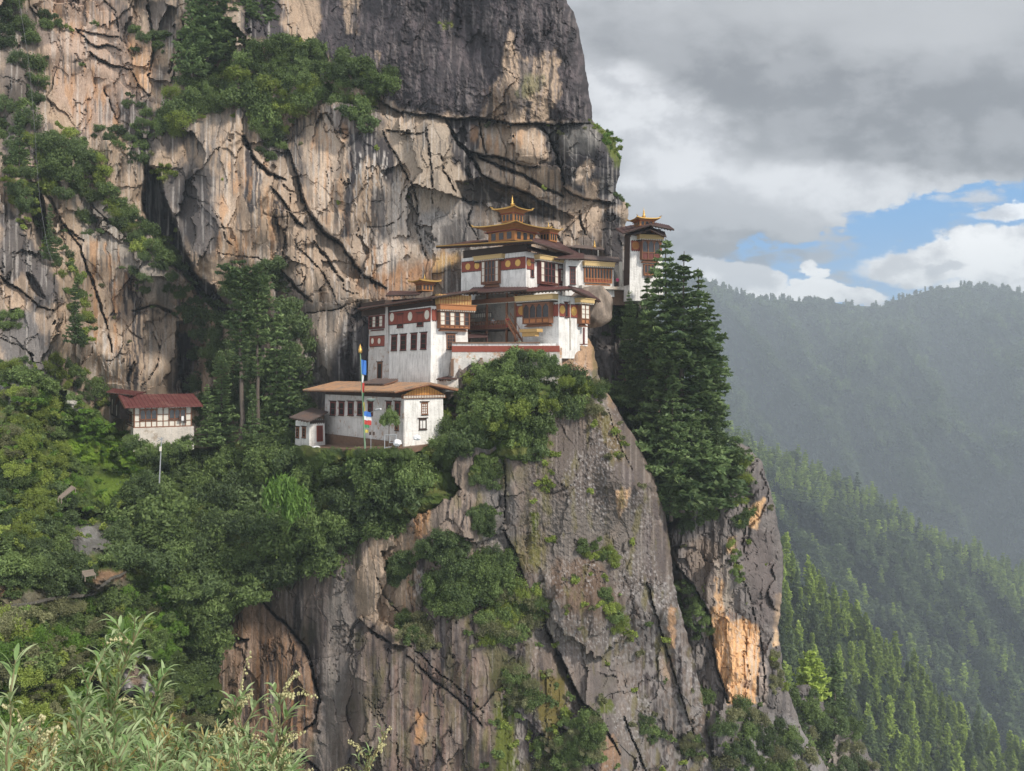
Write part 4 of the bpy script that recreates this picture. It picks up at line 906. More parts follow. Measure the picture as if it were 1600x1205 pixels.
# ---- undergrowth as one scattered object per kind of leaf
def scatter_object(name, pts, protos, label, rot_tilt=.4, cat=None):
    """pts: x,y,z,scale,index. Instances of the meshes in protos"""
    coll = bpy.data.collections.new(name+'_sources')
    for i, me in enumerate(protos):
        o = bpy.data.objects.new('%s_source_%02d' % (name, i), me); coll.objects.link(o)
    P = np.array([p[:3] for p in pts]); me = bpy.data.meshes.new(name); me.vertices.add(len(P)); me.vertices.foreach_set('co', P.astype(np.float32).ravel())
    rng = np.random.default_rng(len(P))
    a = me.attributes.new('sc', 'FLOAT_VECTOR', 'POINT'); s3 = np.array([[p[3]]*3 if np.ndim(p[3]) == 0 else p[3] for p in pts], np.float32); a.data.foreach_set('vector', s3.ravel())
    a = me.attributes.new('ro', 'FLOAT_VECTOR', 'POINT'); ro = np.column_stack([rng.uniform(-rot_tilt, rot_tilt, len(P)), rng.uniform(-rot_tilt, rot_tilt, len(P)), rng.uniform(0, 6.28, len(P))]).astype(np.float32); a.data.foreach_set('vector', ro.ravel())
    a = me.attributes.new('ix', 'INT', 'POINT'); a.data.foreach_set('value', np.array([p[4] for p in pts], np.int32))
    ob = bpy.data.objects.new(name, me); link(ob); tag(ob, label, cat, kind='stuff')
    g = bpy.data.node_groups.new(name, 'GeometryNodeTree')
    g.interface.new_socket('Geometry', in_out='INPUT', socket_type='NodeSocketGeometry'); g.interface.new_socket('Geometry', in_out='OUTPUT', socket_type='NodeSocketGeometry')
    N = g.nodes.new; gi = N('NodeGroupInput'); go = N('NodeGroupOutput'); ip = N('GeometryNodeInstanceOnPoints'); ci = N('GeometryNodeCollectionInfo')
    ci.inputs['Collection'].default_value = coll; ci.inputs['Separate Children'].default_value = True; ci.inputs['Reset Children'].default_value = True
    def na(nm, ty):
        q = N('GeometryNodeInputNamedAttribute'); q.data_type = ty; q.inputs[0].default_value = nm
        return next(o for o in q.outputs if o.enabled and o.name == 'Attribute')
    g.links.new(gi.outputs[0], ip.inputs['Points']); g.links.new(ci.outputs[0], ip.inputs['Instance']); ip.inputs['Pick Instance'].default_value = True
    g.links.new(na('ix', 'INT'), ip.inputs['Instance Index']); g.links.new(na('sc', 'FLOAT_VECTOR'), ip.inputs['Scale'])
    e2r = N('FunctionNodeEulerToRotation'); g.links.new(na('ro', 'FLOAT_VECTOR'), e2r.inputs[0]); g.links.new(e2r.outputs[0], ip.inputs['Rotation'])
    g.links.new(ip.outputs[0], go.inputs[0])
    md = ob.modifiers.new('scatter', 'NODES'); md.node_group = g
    return ob
make_bushes()
_k = list(SMALL); scatter_object('undergrowth', [(p[0], p[1], p[2], p[3], _k.index(p[4])) for p in UNDER], [SMALL[k] for k in _k], "low green undergrowth filling the ledges and slopes")
print('undergrowth', len(UNDER))

# ---------------------------------------------------------------- far hills
def hill_mat():
    m, b = new_mat('forest_floor', .95, .05)
    o = objco(); n1 = noise(o, .012, 8, .6); n2 = noise(o, .08, 6, .7)
    c = mix(smooth(n1, .4, .62), (.022, .038, .018), (.060, .080, .030))
    c = mix(smooth(n2, .58, .70)*.6, c, (.12, .11, .08)); X.put(b.inputs['Base Color'], mul(c, n2*1.2+.4)); bump(b, n2, 1.0, 6); return m
M_HILL = hill_mat()
def hill(name, crest, bottom, d_top, d_bot, step, relief, seed, gul):
    """a slope that climbs away from the camera to its crest, with spurs and gullies"""
    cr = pts_(crest); poly = cr+[(cr[-1][0], bottom), (cr[0][0], bottom)]
    s = Sheet(name, poly, [(cr[0][0], cr[0][1], d_top), (cr[-1][0], cr[-1][1], d_top)], step, (0, 0), 1.5, seed, 0)
    cyv = np.interp(s.x, [p[0] for p in cr], [p[1] for p in cr]); t = np.clip((s.y-cyv)/(bottom-min(p[1] for p in cr)), 0, 1)
    s.t = t; s.D = d_top + (d_bot-d_top)*t**.8
    q = fbm((s.x+(s.y-cyv)*gul[1])/gul[0], (s.y)/(gul[0]*2.6), 5, seed+3); r = 1-np.abs(q)*2.6
    s.D -= relief*(r-.5)*ss(t, 0.0, .12)
    s.D += relief*.35*fbm(s.x/(gul[0]*.3), s.y/(gul[0]*.3), 4, seed+4)
    s.D += ss(12-s.S, 0, 12)*0
    s.col[:] = .04
    s.build(M_HILL); return s
H3 = hill('far_mountain', "1000,425 1060,428 1100,440 1130,448 1160,461 1190,468 1225,468 1250,471 1300,473 1340,478 1375,480 1395,472 1410,466 1435,459 1460,451 1500,449 1540,449 1570,452 1600,458 1640,462 1720,470", 1120, 3000, 1750, 4, 800, 61, (130, -.6))
H2 = hill('middle_ridge', "1000,640 1060,650 1120,668 1160,690 1200,705 1250,724 1300,745 1350,770 1400,800 1440,830 1480,848 1520,862 1560,880 1600,900 1660,925 1740,960", 1330, 1150, 560, 4, 130, 67, (110, -.7))
H1 = hill('near_ridge', "1120,800 1180,850 1222,885 1260,920 1300,955 1340,995 1380,1035 1420,1062 1460,1105 1500,1140 1540,1170 1580,1192 1640,1225 1720,1260", 1420, 470, 215, 4, 26, 71, (90, -.7))
gm = mesh_np('valley_floor', [(-9000, -2000, -700), (9000, -2000, -700), (9000, 12000, -700), (-9000, 12000, -700)], [(0, 1, 2, 3)], False, None, M_HILL)
tag(link(bpy.data.objects.new('valley_floor', gm)), kind='structure')
PIN = [conifer('ridge_pine', s, 20, 4.6, 22, 6, 9, .85, L_PIN, .06, 'cone', .05, False, .15) for s in (31, 32, 33, 34)]
DRK = [conifer('ridge_fir', s, 20, 4.2, 22, 6, 9, .85, L_FAR, .06, 'cone', .12, False, .15) for s in (35, 36)]
def low_tree(nm, s, mat, w_=4.4, shape='cone', n=12, dens=5, leaf=1.5, H=18): return conifer(nm, s, H, w_, n, 5, dens, leaf, mat, .05, shape, .08, False, .3)[0]
LOW = [low_tree('distant_pine', 41, L_PIN), low_tree('distant_fir', 42, L_FAR), low_tree('distant_fir', 43, L_FAR, 3.6), low_tree('distant_oak', 44, L_FAR, 5.5, 'round', 10, 5, 1.8, 13), low_tree('distant_oak', 45, L_DARK, 6, 'round', 10, 5, 1.8, 12)]
TINY = [low_tree('far_tree', 46, L_FAR, 5, 'round', 8, 2.2, 3.4, 15), low_tree('far_tree', 47, L_DARK, 4.5, 'cone', 8, 2.2, 3.2, 17), low_tree('far_tree', 48, L_MID, 4.5, 'round', 8, 2.0, 3.4, 15)]
rt = random.Random(99)
def hill_pt(s, x, y):
    i = int((x-s.x0)/s.step); j = int((y-s.y0)/s.step)
    if not (0 <= i < s.nx and 0 <= j < s.ny) or s.S[j, i] < 0: return None
    return at(x, y, float(s.D[j, i])), float(s.D[j, i]), float(s.t[j, i])
# near ridge: every tree an object, in rows that follow the crest
pts = []
for x, y, d in scatter([(1130, 800), (1180, 850), (1222, 885), (1300, 955), (1380, 1035), (1460, 1105), (1540, 1170), (1640, 1225), (1640, 1300), (1180, 1300)], 18.5, [H1], seed=5):
    pts.append((x, y, d))
cr1 = pts_("1120,800 1180,850 1222,885 1260,920 1300,955 1340,995 1380,1035 1420,1062 1460,1105 1500,1140 1540,1170 1580,1192 1640,1225")
for i in range(48):
    x = 1150+i*10+rt.uniform(-3, 3); y = np.interp(x, [p[0] for p in cr1], [p[1] for p in cr1])+rt.uniform(1, 7)
    q = hill_pt(H1, x, y)
    if q: pts.append((x, y, q[1]))
n1 = 0
for x, y, d in pts:
    crest = (y-np.interp(x, [p[0] for p in cr1], [p[1] for p in cr1])) < 75
    h = rt.uniform(13, 22); s = h/20; dk = rt.random() < (.18 if crest else .6)  # more light trees along the crest: sunlight put into their colour
    put_tree(rt.choice(DRK if dk else PIN), at(x, y, d)-Vector((0, 0, 1.0)), s, rt.uniform(0, 6.28), 'ridge_fir' if dk else 'ridge_pine',
             "dark conifer among the sunlit pines of the nearest wooded ridge" if dk else "light green pine on the nearest wooded ridge at the lower right", 'conifer' if dk else 'pine',
             'dark conifers of the nearest ridge' if dk else 'light pines of the nearest ridge', zs=rt.uniform(.9, 1.15)); n1 += 1
print('ridge trees', n1)
# middle ridge: one wood
m2 = []
for x, y, d in scatter([(1110, 660), (1160, 690), (1250, 724), (1350, 770), (1440, 830), (1520, 862), (1620, 905), (1620, 1300), (1540, 1230), (1400, 1090), (1300, 1000), (1200, 900), (1120, 860)], 8.0, [H2], seed=7, tries=9):
    nz = mnoise.noise(Vector((x/45, y/45, 3))); q = hill_pt(H2, x, y); cy_ = y-np.interp(x, [1000, 1160, 1250, 1350, 1440, 1520, 1600, 1740], [640, 690, 724, 770, 830, 862, 900, 960])
    bright = cy_ < 40+25*math.sin(x/60)  # crest strip gets light trees, its sunlight put into the leaf colour
    k = 0 if (bright and rt.random() < .8) or rt.random() < .06+max(0, nz)*.9 else rt.choice((1, 1, 2, 3, 4, 4))
    m2.append((*(q[0]-Vector((0, 0, 1))), rt.uniform(.85, 1.5)*(1.05 if k < 3 else 1.0), k))
scatter_object('middle_ridge_wood', m2, LOW, "mixed wood covering the middle ridge behind the nearest pines", .05)
m3 = []
for x, y, d in scatter([(1010, 430), (1100, 440), (1190, 468), (1375, 480), (1435, 459), (1500, 449), (1600, 458), (1620, 460), (1620, 930), (1450, 860), (1300, 770), (1180, 720), (1060, 690), (1010, 660)], 4.6, [H3], seed=8, tries=7):
    q = hill_pt(H3, x, y); nz = mnoise.noise(Vector((x/38, y/50, 0))); k = rt.choice((0, 0, 1)) if nz < .05 else rt.choice((1, 2, 2))
    if nz > .42 and rt.random() < .6: continue
    m3.append((*(q[0]-Vector((0, 0, 2))), rt.uniform(.8, 1.45)*1.25, k))
cr3 = pts_("1080,434 1100,440 1130,448 1160,461 1190,468 1225,468 1250,471 1300,473 1340,478 1375,480 1395,472 1410,466 1435,459 1460,451 1500,449 1540,449 1570,452 1600,458 1640,462")
for i in range(330):
    x = 1080+i*1.7; y = np.interp(x, [p[0] for p in cr3], [p[1] for p in cr3])+1.5; q = hill_pt(H3, x, y)
    if q and rt.random() < .75: m3.append((*q[0], (lambda a: (a*.8, a*.8, a*1.25))(rt.uniform(.5, 1.3)), rt.choice((0, 1))))
m3 = [(p[0], p[1], p[2], (p[3],)*3 if np.ndim(p[3]) == 0 else p[3], p[4]) for p in m3]
scatter_object('far_mountain_wood', m3, TINY, "hazy blue forest covering the far mountain up to its skyline", .05)
print('mid', len(m2), 'far', len(m3))
# ---------------------------------------------------------------- valley air
hz = bpy.data.meshes.new('haze'); x0, x1, y0, y1, z0, z1 = -2600, 4200, -60, 4300, -701, 420
hz.from_pydata([(a, b, c) for a in (x0, x1) for b in (y0, y1) for c in (z0, z1)], [], [(0, 1, 3, 2), (4, 6, 7, 5), (0, 4, 5, 1), (2, 3, 7, 6), (0, 2, 6, 4), (1, 5, 7, 3)])
hm = bpy.data.materials.new('haze'); hm.use_nodes = True; hm.node_tree.nodes.clear()
ho = hm.node_tree.nodes.new('ShaderNodeOutputMaterial'); pv = hm.node_tree.nodes.new('ShaderNodeVolumePrincipled')
pv.inputs['Color'].default_value = (.78, .90, 1.0, 1); pv.inputs['Density'].default_value = HAZE = .00025; pv.inputs['Anisotropy'].default_value = 0.0
hm.node_tree.links.new(pv.outputs[0], ho.inputs['Volume']); hz.materials.append(hm)
tag(link(bpy.data.objects.new('haze', hz)), "pale valley haze between the cliff and the far mountain", kind='stuff')
# ---------------------------------------------------------------- building materials
def plain(name, rgb, rough=.8, metal=0., var=.35, scale=3., bmp=.02, streak=False, spec=.3):
    m, b = new_mat(name, rough, spec); o = objco(); b.inputs['Metallic'].default_value = metal
    n = noise(scale_v(o, (1, 1, .3 if streak else 1)), scale, 6, .65)
    X.put(b.inputs['Base Color'], mul(mix(1.0, rgb, rgb), n*var*2+(1-var))); bump(b, n, .6, bmp); return m
def whitewash(name, dirt, lo=.60, rgb=(.72, .70, .665)):
    m, b = new_mat(name, .9, .15); o = objco()
    n = noise(scale_v(o, (1, 1, 1)), 1.1, 8, .7); st_ = noise(scale_v(o, (2.2, 2.2, .22)), 1.6, 6, .65); fn = noise(o, 5.5, 5, .7)
    c = mix(smooth(st_, .46, .68)*.7, rgb, (.42, .40, .37))
    c = mix(smooth(n, lo, lo+.10)*.85, c, dirt)
    c = mix(smooth(fn, .56, .66)*.5, c, (.34, .31, .28)); c = mul(c, noise(o, .8, 5, .6)*.7+.66)
    X.put(b.inputs['Base Color'], c)
    br = X.nt.nodes.new('ShaderNodeTexVoronoi'); br.inputs['Scale'].default_value = 2.6; X.put(br.inputs['Vector'], scale_v(o, (1, 1, 1.7)))
    bump(b, X(br.outputs['Distance'])*.6 + fn*.8, .6, .07); return m
WHITE = whitewash('whitewash', (.42, .33, .25), .66)
WORN = whitewash('worn_whitewash', (.34, .21, .13), .54, (.56, .53, .50))
RUIN = whitewash('peeling_whitewash', (.50, .30, .17), .45, (.60, .56, .50))
STONEW = whitewash('pale_stonework', (.34, .28, .22), .52, (.55, .50, .44))
RED = plain('red_ochre', (.23, .060, .040), .85); MAR = plain('maroon_paint', (.135, .040, .032), .7)
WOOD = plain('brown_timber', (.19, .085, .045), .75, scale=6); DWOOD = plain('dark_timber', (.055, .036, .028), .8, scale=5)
ORW = plain('orange_timber', (.36, .15, .06), .7, scale=6); BOARD = plain('yellow_boards', (.46, .29, .11), .7, scale=5, streak=True)
CORN = plain('painted_cornice', (.52, .37, .17), .7, scale=9, var=.5); CREAM = plain('cream_paint', (.62, .58, .50), .7, scale=5)
GOLD = plain('gilded_metal', (.60, .37, .11), .38, .75, .3, 4); DGOLD = plain('gilded_timber', (.34, .145, .045), .6, .1, .6, 9)
GLASS = plain('dark_pane', (.022, .02, .022), .25, spec=.6)
def corr(name, rgb, rust, lo=.5):
    m, b = new_mat(name, .65, .3); o = objco(); n = noise(o, .7, 7, .7); n2 = noise(scale_v(o, (1, 1, 3)), 4, 4, .6)
    X.put(b.inputs['Base Color'], mul(mix(smooth(n, lo, lo+.14), rgb, rust), n2*.7+.65)); bump(b, n2, .5, .03); return m
R_RED = corr('red_roof_sheet', (.115, .034, .031), (.17, .075, .06)); R_RUST = corr('rusty_roof_sheet', (.36, .21, .12), (.25, .175, .125), .45)
R_DARK = corr('dark_roof_sheet', (.085, .042, .038), (.12, .07, .06)); R_GREY = corr('grey_roof_sheet', (.13, .10, .09), (.2, .13, .1))
RUBBLE = plain('brown_rubble', (.17, .105, .07), .95, scale=2.5, var=.6, bmp=.15)
class MB:
    def __init__(s): s.v = []; s.f = []
    def hexa(s, p):
        o = len(s.v); s.v += [tuple(q) for q in p]
        s.f += [tuple(o+i for i in q) for q in ((0, 3, 2, 1), (4, 5, 6, 7), (0, 1, 5, 4), (1, 2, 6, 5), (2, 3, 7, 6), (3, 0, 4, 7))]
    def poly(s, bottom, top):
        o = len(s.v); n = len(bottom); s.v += [tuple(q) for q in bottom]+[tuple(q) for q in top]
        s.f += [tuple(range(o+n-1, o-1, -1)), tuple(range(o+n, o+2*n))]+[(o+i, o+(i+1) % n, o+n+(i+1) % n, o+n+i) for i in range(n)]
    def slab(s, pts, th): s.poly([Vector(p)-Vector((0, 0, th)) for p in pts], pts)
    def bar(s, a, b, r, k=6, r2=None):
        v, f = tube_np([a, b], [r, r if r2 is None else r2], k); o = len(s.v); s.v += [tuple(q) for q in v]; s.f += [tuple(int(i)+o for i in q) for q in f]
        s.f += [tuple(range(o+k-1, o-1, -1)), tuple(range(o+k, o+2*k))]
    def lathe(s, c, prof, k=12):
        o = len(s.v); c = Vector(c)
        for r, z in prof:
            for j in range(k): a = 2*math.pi*j/k; s.v.append((c.x+r*math.cos(a), c.y+r*math.sin(a), c.z+z))
        for i in range(len(prof)-1):
            for j in range(k): s.f.append((o+i*k+j, o+i*k+(j+1) % k, o+(i+1)*k+(j+1) % k, o+(i+1)*k+j))
        s.f += [tuple(range(o+k-1, o-1, -1)), tuple(range(o+(len(prof)-1)*k, o+len(prof)*k))]
    def build(s, name, mat, parent=None, smooth_=False, bev=0):
        me = bpy.data.meshes.new(name); me.from_pydata(s.v, [], s.f); me.update(); me.materials.append(mat)
        if smooth_: me.polygons.foreach_set('use_smooth', [True]*len(me.polygons))
        o = bpy.data.objects.new(name, me); COL.objects.link(o)
        if parent is not None:
            o.parent = parent; o.matrix_parent_inverse = world_of(parent).inverted()
        return o
def world_of(o):
    m = Matrix.LocRotScale(o.location, o.rotation_euler, o.scale)
    return (world_of(o.parent) @ o.matrix_parent_inverse @ m) if o.parent else m
def thing(name, loc, label, cat, group=None):
    e = bpy.data.objects.new(name, None); link(e); e.location = loc; e.empty_display_size = .5; return tag(e, label, cat, group)
class Fr:
    """a vertical wall plane: corner nearest the camera, then s metres along it, o metres out, z up"""
    def __init__(s, O, ang, side):
        s.O = O; t = R(ang); s.side = side
        if side > 0: s.d = Vector((math.cos(t), math.sin(t), 0)); s.n = Vector((math.sin(t), -math.cos(t), 0))
        else: s.d = Vector((-math.cos(t), math.sin(t), 0)); s.n = Vector((-math.sin(t), -math.cos(t), 0))
    def S(s, x):
        r = (x-800)/F; return (r*s.O.y-s.O.x)/(s.d.x-r*s.d.y)
    def Z(s, x, y): return (HY-y)/F*(s.O.y+s.S(x)*s.d.y)
    tilt = 0.; ztop = 0.
    def p(s, a, o, z): q = s.O+s.d*a+s.n*(o+s.tilt*max(0., s.ztop-z)); return Vector((q.x, q.y, z))
    def rect(s, x0, x1, y0, y1):
        a, b = sorted((s.S(x0), s.S(x1))); xm = (x0+x1)/2; return a, b, s.Z(xm, y1), s.Z(xm, y0)
    def box(s, mb, a, b, z0, z1, o0, o1, a2=None, b2=None):
        """box on the wall; a2,b2 widen or narrow its top"""
        a2 = a if a2 is None else a2; b2 = b if b2 is None else b2
        mb.hexa([s.p(a, o1, z0), s.p(b, o1, z0), s.p(b, o0, z0), s.p(a, o0, z0), s.p(a2, o1, z1), s.p(b2, o1, z1), s.p(b2, o0, z1), s.p(a2, o0, z1)])
def block(parent, x_c, D, th, x_r, x_l, y_t, y_b, mat, name='wall', batter=.02):
    """a walled block from its near corner; returns the right and left wall planes"""
    ph = 90-th; O = at(x_c, HY, D); r = Fr(O, th, 1); l = Fr(O, ph, -1); Lr = r.S(x_r); Ll = l.S(x_l)
    zb = (HY-y_b)/F*D; zt = (HY-y_t)/F*D; k = (zt-zb)*batter; mb = MB()
    def q(a, b, z, i): p = O+r.d*(a+(i if a == 0 else -i))+l.d*(b+(i if b == 0 else -i)); return Vector((p.x, p.y, z))
    mb.poly([q(0, 0, zb, -k), q(Lr, 0, zb, -k), q(Lr, Ll, zb, -k), q(0, Ll, zb, -k)], [q(0, 0, zt, 0), q(Lr, 0, zt, 0), q(Lr, Ll, zt, 0), q(0, Ll, zt, 0)])
    r.tilt = l.tilt = batter; r.ztop = l.ztop = zt
    mb.build(name, mat, parent); r.L, l.L, r.zb, r.zt, l.zb, l.zt = Lr, Ll, zb, zt, zb, zt
    return r, l
def band(parent, fr, x0, x1, y0, y1, mat=RED, name='red_band', out=.10):
    a, b, z0, z1 = fr.rect(x0, x1, y0, y1); mb = MB(); fr.box(mb, a, b, z0, z1, -.05, out)
    o = mb.build(name, mat, parent)
    m2 = MB(); n = max(2, int((b-a)/.28))
    for i in range(n):
        c = a+(i+.5)*(b-a)/n; fr.box(m2, c-.07, c+.07, z0-.10, z0-.002, 0, out-.01); fr.box(m2, c-.07, c+.07, z1+.002, z1+.10, 0, out+.03)
    m2.build('dentils', DWOOD if mat is not CORN else WOOD, o); return o
def disc(parent, fr, x, y, r, mat):
    s = fr.S(x); z = fr.Z(x, y); mb = MB(); k = 20; c = lambda o, q: [fr.p(s+q*math.cos(2*math.pi*i/k), o, z+q*math.sin(2*math.pi*i/k)) for i in range(k)]
    mb.poly(c(.05, r), c(.14, r)); o = mb.build('roundel', mat, parent)
    m2 = MB(); m2.poly(c(.141, r*.55), c(.17, r*.5)); m2.build('boss', mat, o)
def window(parent, fr, x0, x1, y0, y1, mat=MAR, name='window', cols=2, rows=3, lint=True, rec=0., cap=CREAM, minw=0):
    a, b, z0, z1 = fr.rect(x0, x1, y0, y1); w_ = max(b-a, minw); c = (a+b)/2; a, b = c-w_/2, c+w_/2; t = min(.14, w_*.16)
    mb = MB(); fr.box(mb, a, a+t, z0, z1, -.05, .12); fr.box(mb, b-t, b, z0, z1, -.05, .12); fr.box(mb, a+t, b-t, z0, z0+t, -.05, .12); fr.box(mb, a+t, b-t, z1-t*1.6, z1, -.05, .12)
    for i in range(1, cols): q = a+t+(b-a-2*t)*i/cols; fr.box(mb, q-.035, q+.035, z0+t, z1-t*1.6, .0, .095)
    for i in range(1, rows): q = z0+t+(z1-z0-2.6*t)*i/rows; fr.box(mb, a+t, b-t, q-.035, q+.035, 0, .085)
    o = mb.build(name, mat, parent)
    m2 = MB(); fr.box(m2, a+t*.9, b-t*.9, z0+t*.9, z1-t*1.5, .0, .035); m2.build('pane', GLASS, o)
    if lint:
        m3 = MB(); fr.box(m3, a-.12, b+.12, z1+.003, z1+.12, 0, .22, a-.22, b+.22); m3.build('lintel', DWOOD, o); m3 = MB(); fr.box(m3, a-.05, b+.05, z0-.10, z0-.003, 0, .18); m3.build('sill', DWOOD, o)
    return o
def bay(parent, fr, x0, x1, y0, y1, mat=WOOD, n=4, arches=True, out=.75, panes=GLASS, low=.32, panel=CREAM, white=0, name='bay_window', top=CORN):
    """a projecting timber bay: sill panels, arched or latticed lights, stepped brackets below"""
    a, b, z0, z1 = fr.rect(x0, x1, y0, y1); h = z1-z0; zs = z0+h*.12; zm = z0+h*(low+.08)
    mb = MB(); fr.box(mb, a, b, zs, z1, -.05, out-.14)
    for k in range(3): q = .22*(3-k); fr.box(mb, a+q*.5, b-q*.5, zs-h*.04*(k+1), zs-h*.04*k-.002, -.05, out-.12-q*.6)
    fr.box(mb, a-.06, b+.06, zs, zs+.10, 0, out); fr.box(mb, a-.04, b+.04, zm-.06, zm+.06, 0, out); fr.box(mb, a-.08, b+.08, z1-.16, z1, 0, out+.04)
    w_ = (b-a)/n
    for i in range(n+1): q = a+w_*i; fr.box(mb, q-.06, q+.06, zs+.1, z1-.16, 0, out-.015)
    if arches:      # trefoil heads as a stepped arch cut from the post spacing
        for i in range(n):
            q = a+w_*(i+.5)
            for s_ in (-1, 1):
                for k in range(5):
                    t = k/5; xx = w_*.5*(1-.12) * (1-math.sin(t*math.pi/2))*.0 + w_*(.44)*math.cos((t)*math.pi/2)
                    zz = z1-.16-(h*.2)*(1-t*.9); fr.box(mb, *(sorted((q+s_*xx, q+s_*w_*.45))), zz, zz+h*.2*.2+.01, out-.13, out-.05)
    o = mb.build(name, mat, parent)
    m2 = MB(); m3 = MB()
    for i in range(n):
        l, r_ = a+w_*i+.07, a+w_*(i+1)-.07
        wh = (white == 1 and i in (0, n-1)) or (white == 2 and i % 2 == 0)
        if wh: m6 = MB(); fr.box(m6, l, r_, zm+.06, z1-.2, out-.139, out-.09); m6.build('screen', CREAM, o)
        (None if wh else fr.box(m2, l, r_, zm+.06, z1-.17, out-.139, out-.11))
        fr.box(m3 if panel is CREAM else m3, l+.05, r_-.05, zs+.14, zm-.12, out-.139, out-.10)
    if m2.v: m2.build('pane', panes, o)
    m3.build('panel', panel, o)
    if white:
        m4 = MB()
        for k in (1, 2): q = zm+(z1-.2-zm)*k/3; fr.box(m4, a+.07, b-.07, q-.03, q+.03, out-.09, out-.04)
        m4.build('muntins', mat, o)
    # side lights
    m5 = MB()
    for s0 in (a-.012, b+.002): fr.box(m5, s0, s0+.01, zm+.1, z1-.25, .12, out-.22)
    m5.build('side_pane', panes, o)
    return o
def cornice(parent, fr, x0, x1, y0, y1, out=.9, mat=CORN, ym=None):
    a, b, z0, z1 = fr.rect(x0, x1, y0, y1); mb = MB(); h = z1-z0
    fr.box(mb, a, b, z0, z1, -.05, out); fr.box(mb, a-.1, b+.1, z1+.002, z1+.10, -.05, out+.12)
    o = mb.build('cornice', mat, parent); m2 = MB(); n = max(3, int((b-a)/.34))
    for i in range(n): c = a+(i+.5)*(b-a)/n; fr.box(m2, c-.09, c+.09, z0-.16, z0-.003, -.02, out-.1)
    m2.build('dentils', CREAM, o); m3 = MB(); fr.box(m3, a+.02, b-.02, z0-.34, z0-.165, -.02, out-.22); m3.build('moulding', DWOOD, o); return o
def roof_slab(parent, pts, th, mat, name='roof', n=10, sag=.0, ribs=True, raft=None):
    """pts: corners (x, y, D) of one roof plane: eave left, eave right, back right, back left"""
    P = [at(*p) for p in pts]; mb = MB(); mb.slab(P, th)
    if ribs:
        k = max(4, int((P[1]-P[0]).length/.55))
        for i in range(k+1):
            t = i/k; a = P[0].lerp(P[1], t)+Vector((0, 0, .03)); b = P[3].lerp(P[2], t)+Vector((0, 0, .03)); mb.bar(a, b, .045, 4)
    o = mb.build(name, mat, parent)
    m2 = MB(); m2.bar(P[0]-Vector((0, 0, th*.5)), P[1]-Vector((0, 0, th*.5)), th*.62, 4); m2.build('fascia', DWOOD, o)
    k = max(3, int((P[1]-P[0]).length/.7)); m3 = MB()
    for i in range(1, k):
        t = i/k; a = P[0].lerp(P[1], t)-Vector((0, 0, th+.12)); b = P[3].lerp(P[2], t)-Vector((0, 0, th+.12)); m3.bar(a.lerp(b, .04), b, .09, 4)
    m3.build('rafters', raft or WOOD, o); return o
def gold_roof(parent, c, rx, ry, ang, z, h, mat=GOLD, fl=.35, name='golden_roof'):
    """a four-sided concave roof with upturned corners"""
    n = 9; V_ = []; F_ = []; t = R(ang); ca, sa = math.cos(t), math.sin(t)
    for i in range(n):
        for j in range(n):
            u = i/(n-1)*2-1; v = j/(n-1)*2-1; m = max(abs(u), abs(v)); e = (abs(u)*abs(v))
            zz = z+h*(1-m)**1.12 + fl*(e**3) ; x, y_ = u*rx*(1+.06*e**3), v*ry*(1+.06*e**3)
            V_.append((c[0]+x*ca-y_*sa, c[1]+x*sa+y_*ca, zz))
    o = len(V_); V_ += [(a, b, q-.14) for a, b, q in V_]
    for i in range(n-1):
        for j in range(n-1):
            a = i*n+j; F_.append((a, a+n, a+n+1, a+1)); F_.append((o+a, o+a+1, o+a+n+1, o+a+n))
    ed = [(i*n, (i+1)*n) for i in range(n-1)]+[((i+1)*n+n-1, i*n+n-1) for i in range(n-1)]+[(j+1, j) for j in range(n-1)]+[((n-1)*n+j, (n-1)*n+j+1) for j in range(n-1)]
    F_ += [(a, b, b+o, a+o) for a, b in ed]
    mb = MB(); mb.v = V_; mb.f = F_
    for su in (-1, 1):
        for sv in (-1, 1):
            p = Vector((c[0]+(su*rx*ca-sv*ry*sa)*1.05, c[1]+(su*rx*sa+sv*ry*ca)*1.05, z+fl)); q = Vector((c[0], c[1], z+h)); d = (p-q).normalized()
            mb.bar(p-d*.2, p+d*.22+Vector((0, 0, .22)), .09, 5, .03)
    return mb.build(name, mat, parent)
def finial(parent, c, z, h, mat=GOLD):
    mb = MB(); mb.lathe((c[0], c[1], z), [(.34*h*.5, 0), (.30*h*.5, .10*h), (.42*h*.5, .16*h), (.16*h*.5, .28*h), (.26*h*.5, .40*h), (.12*h*.5, .52*h), (.17*h*.5, .62*h), (.05*h*.5, .74*h), (.015, h)], 12)
    return mb.build('finial', mat, parent, True)
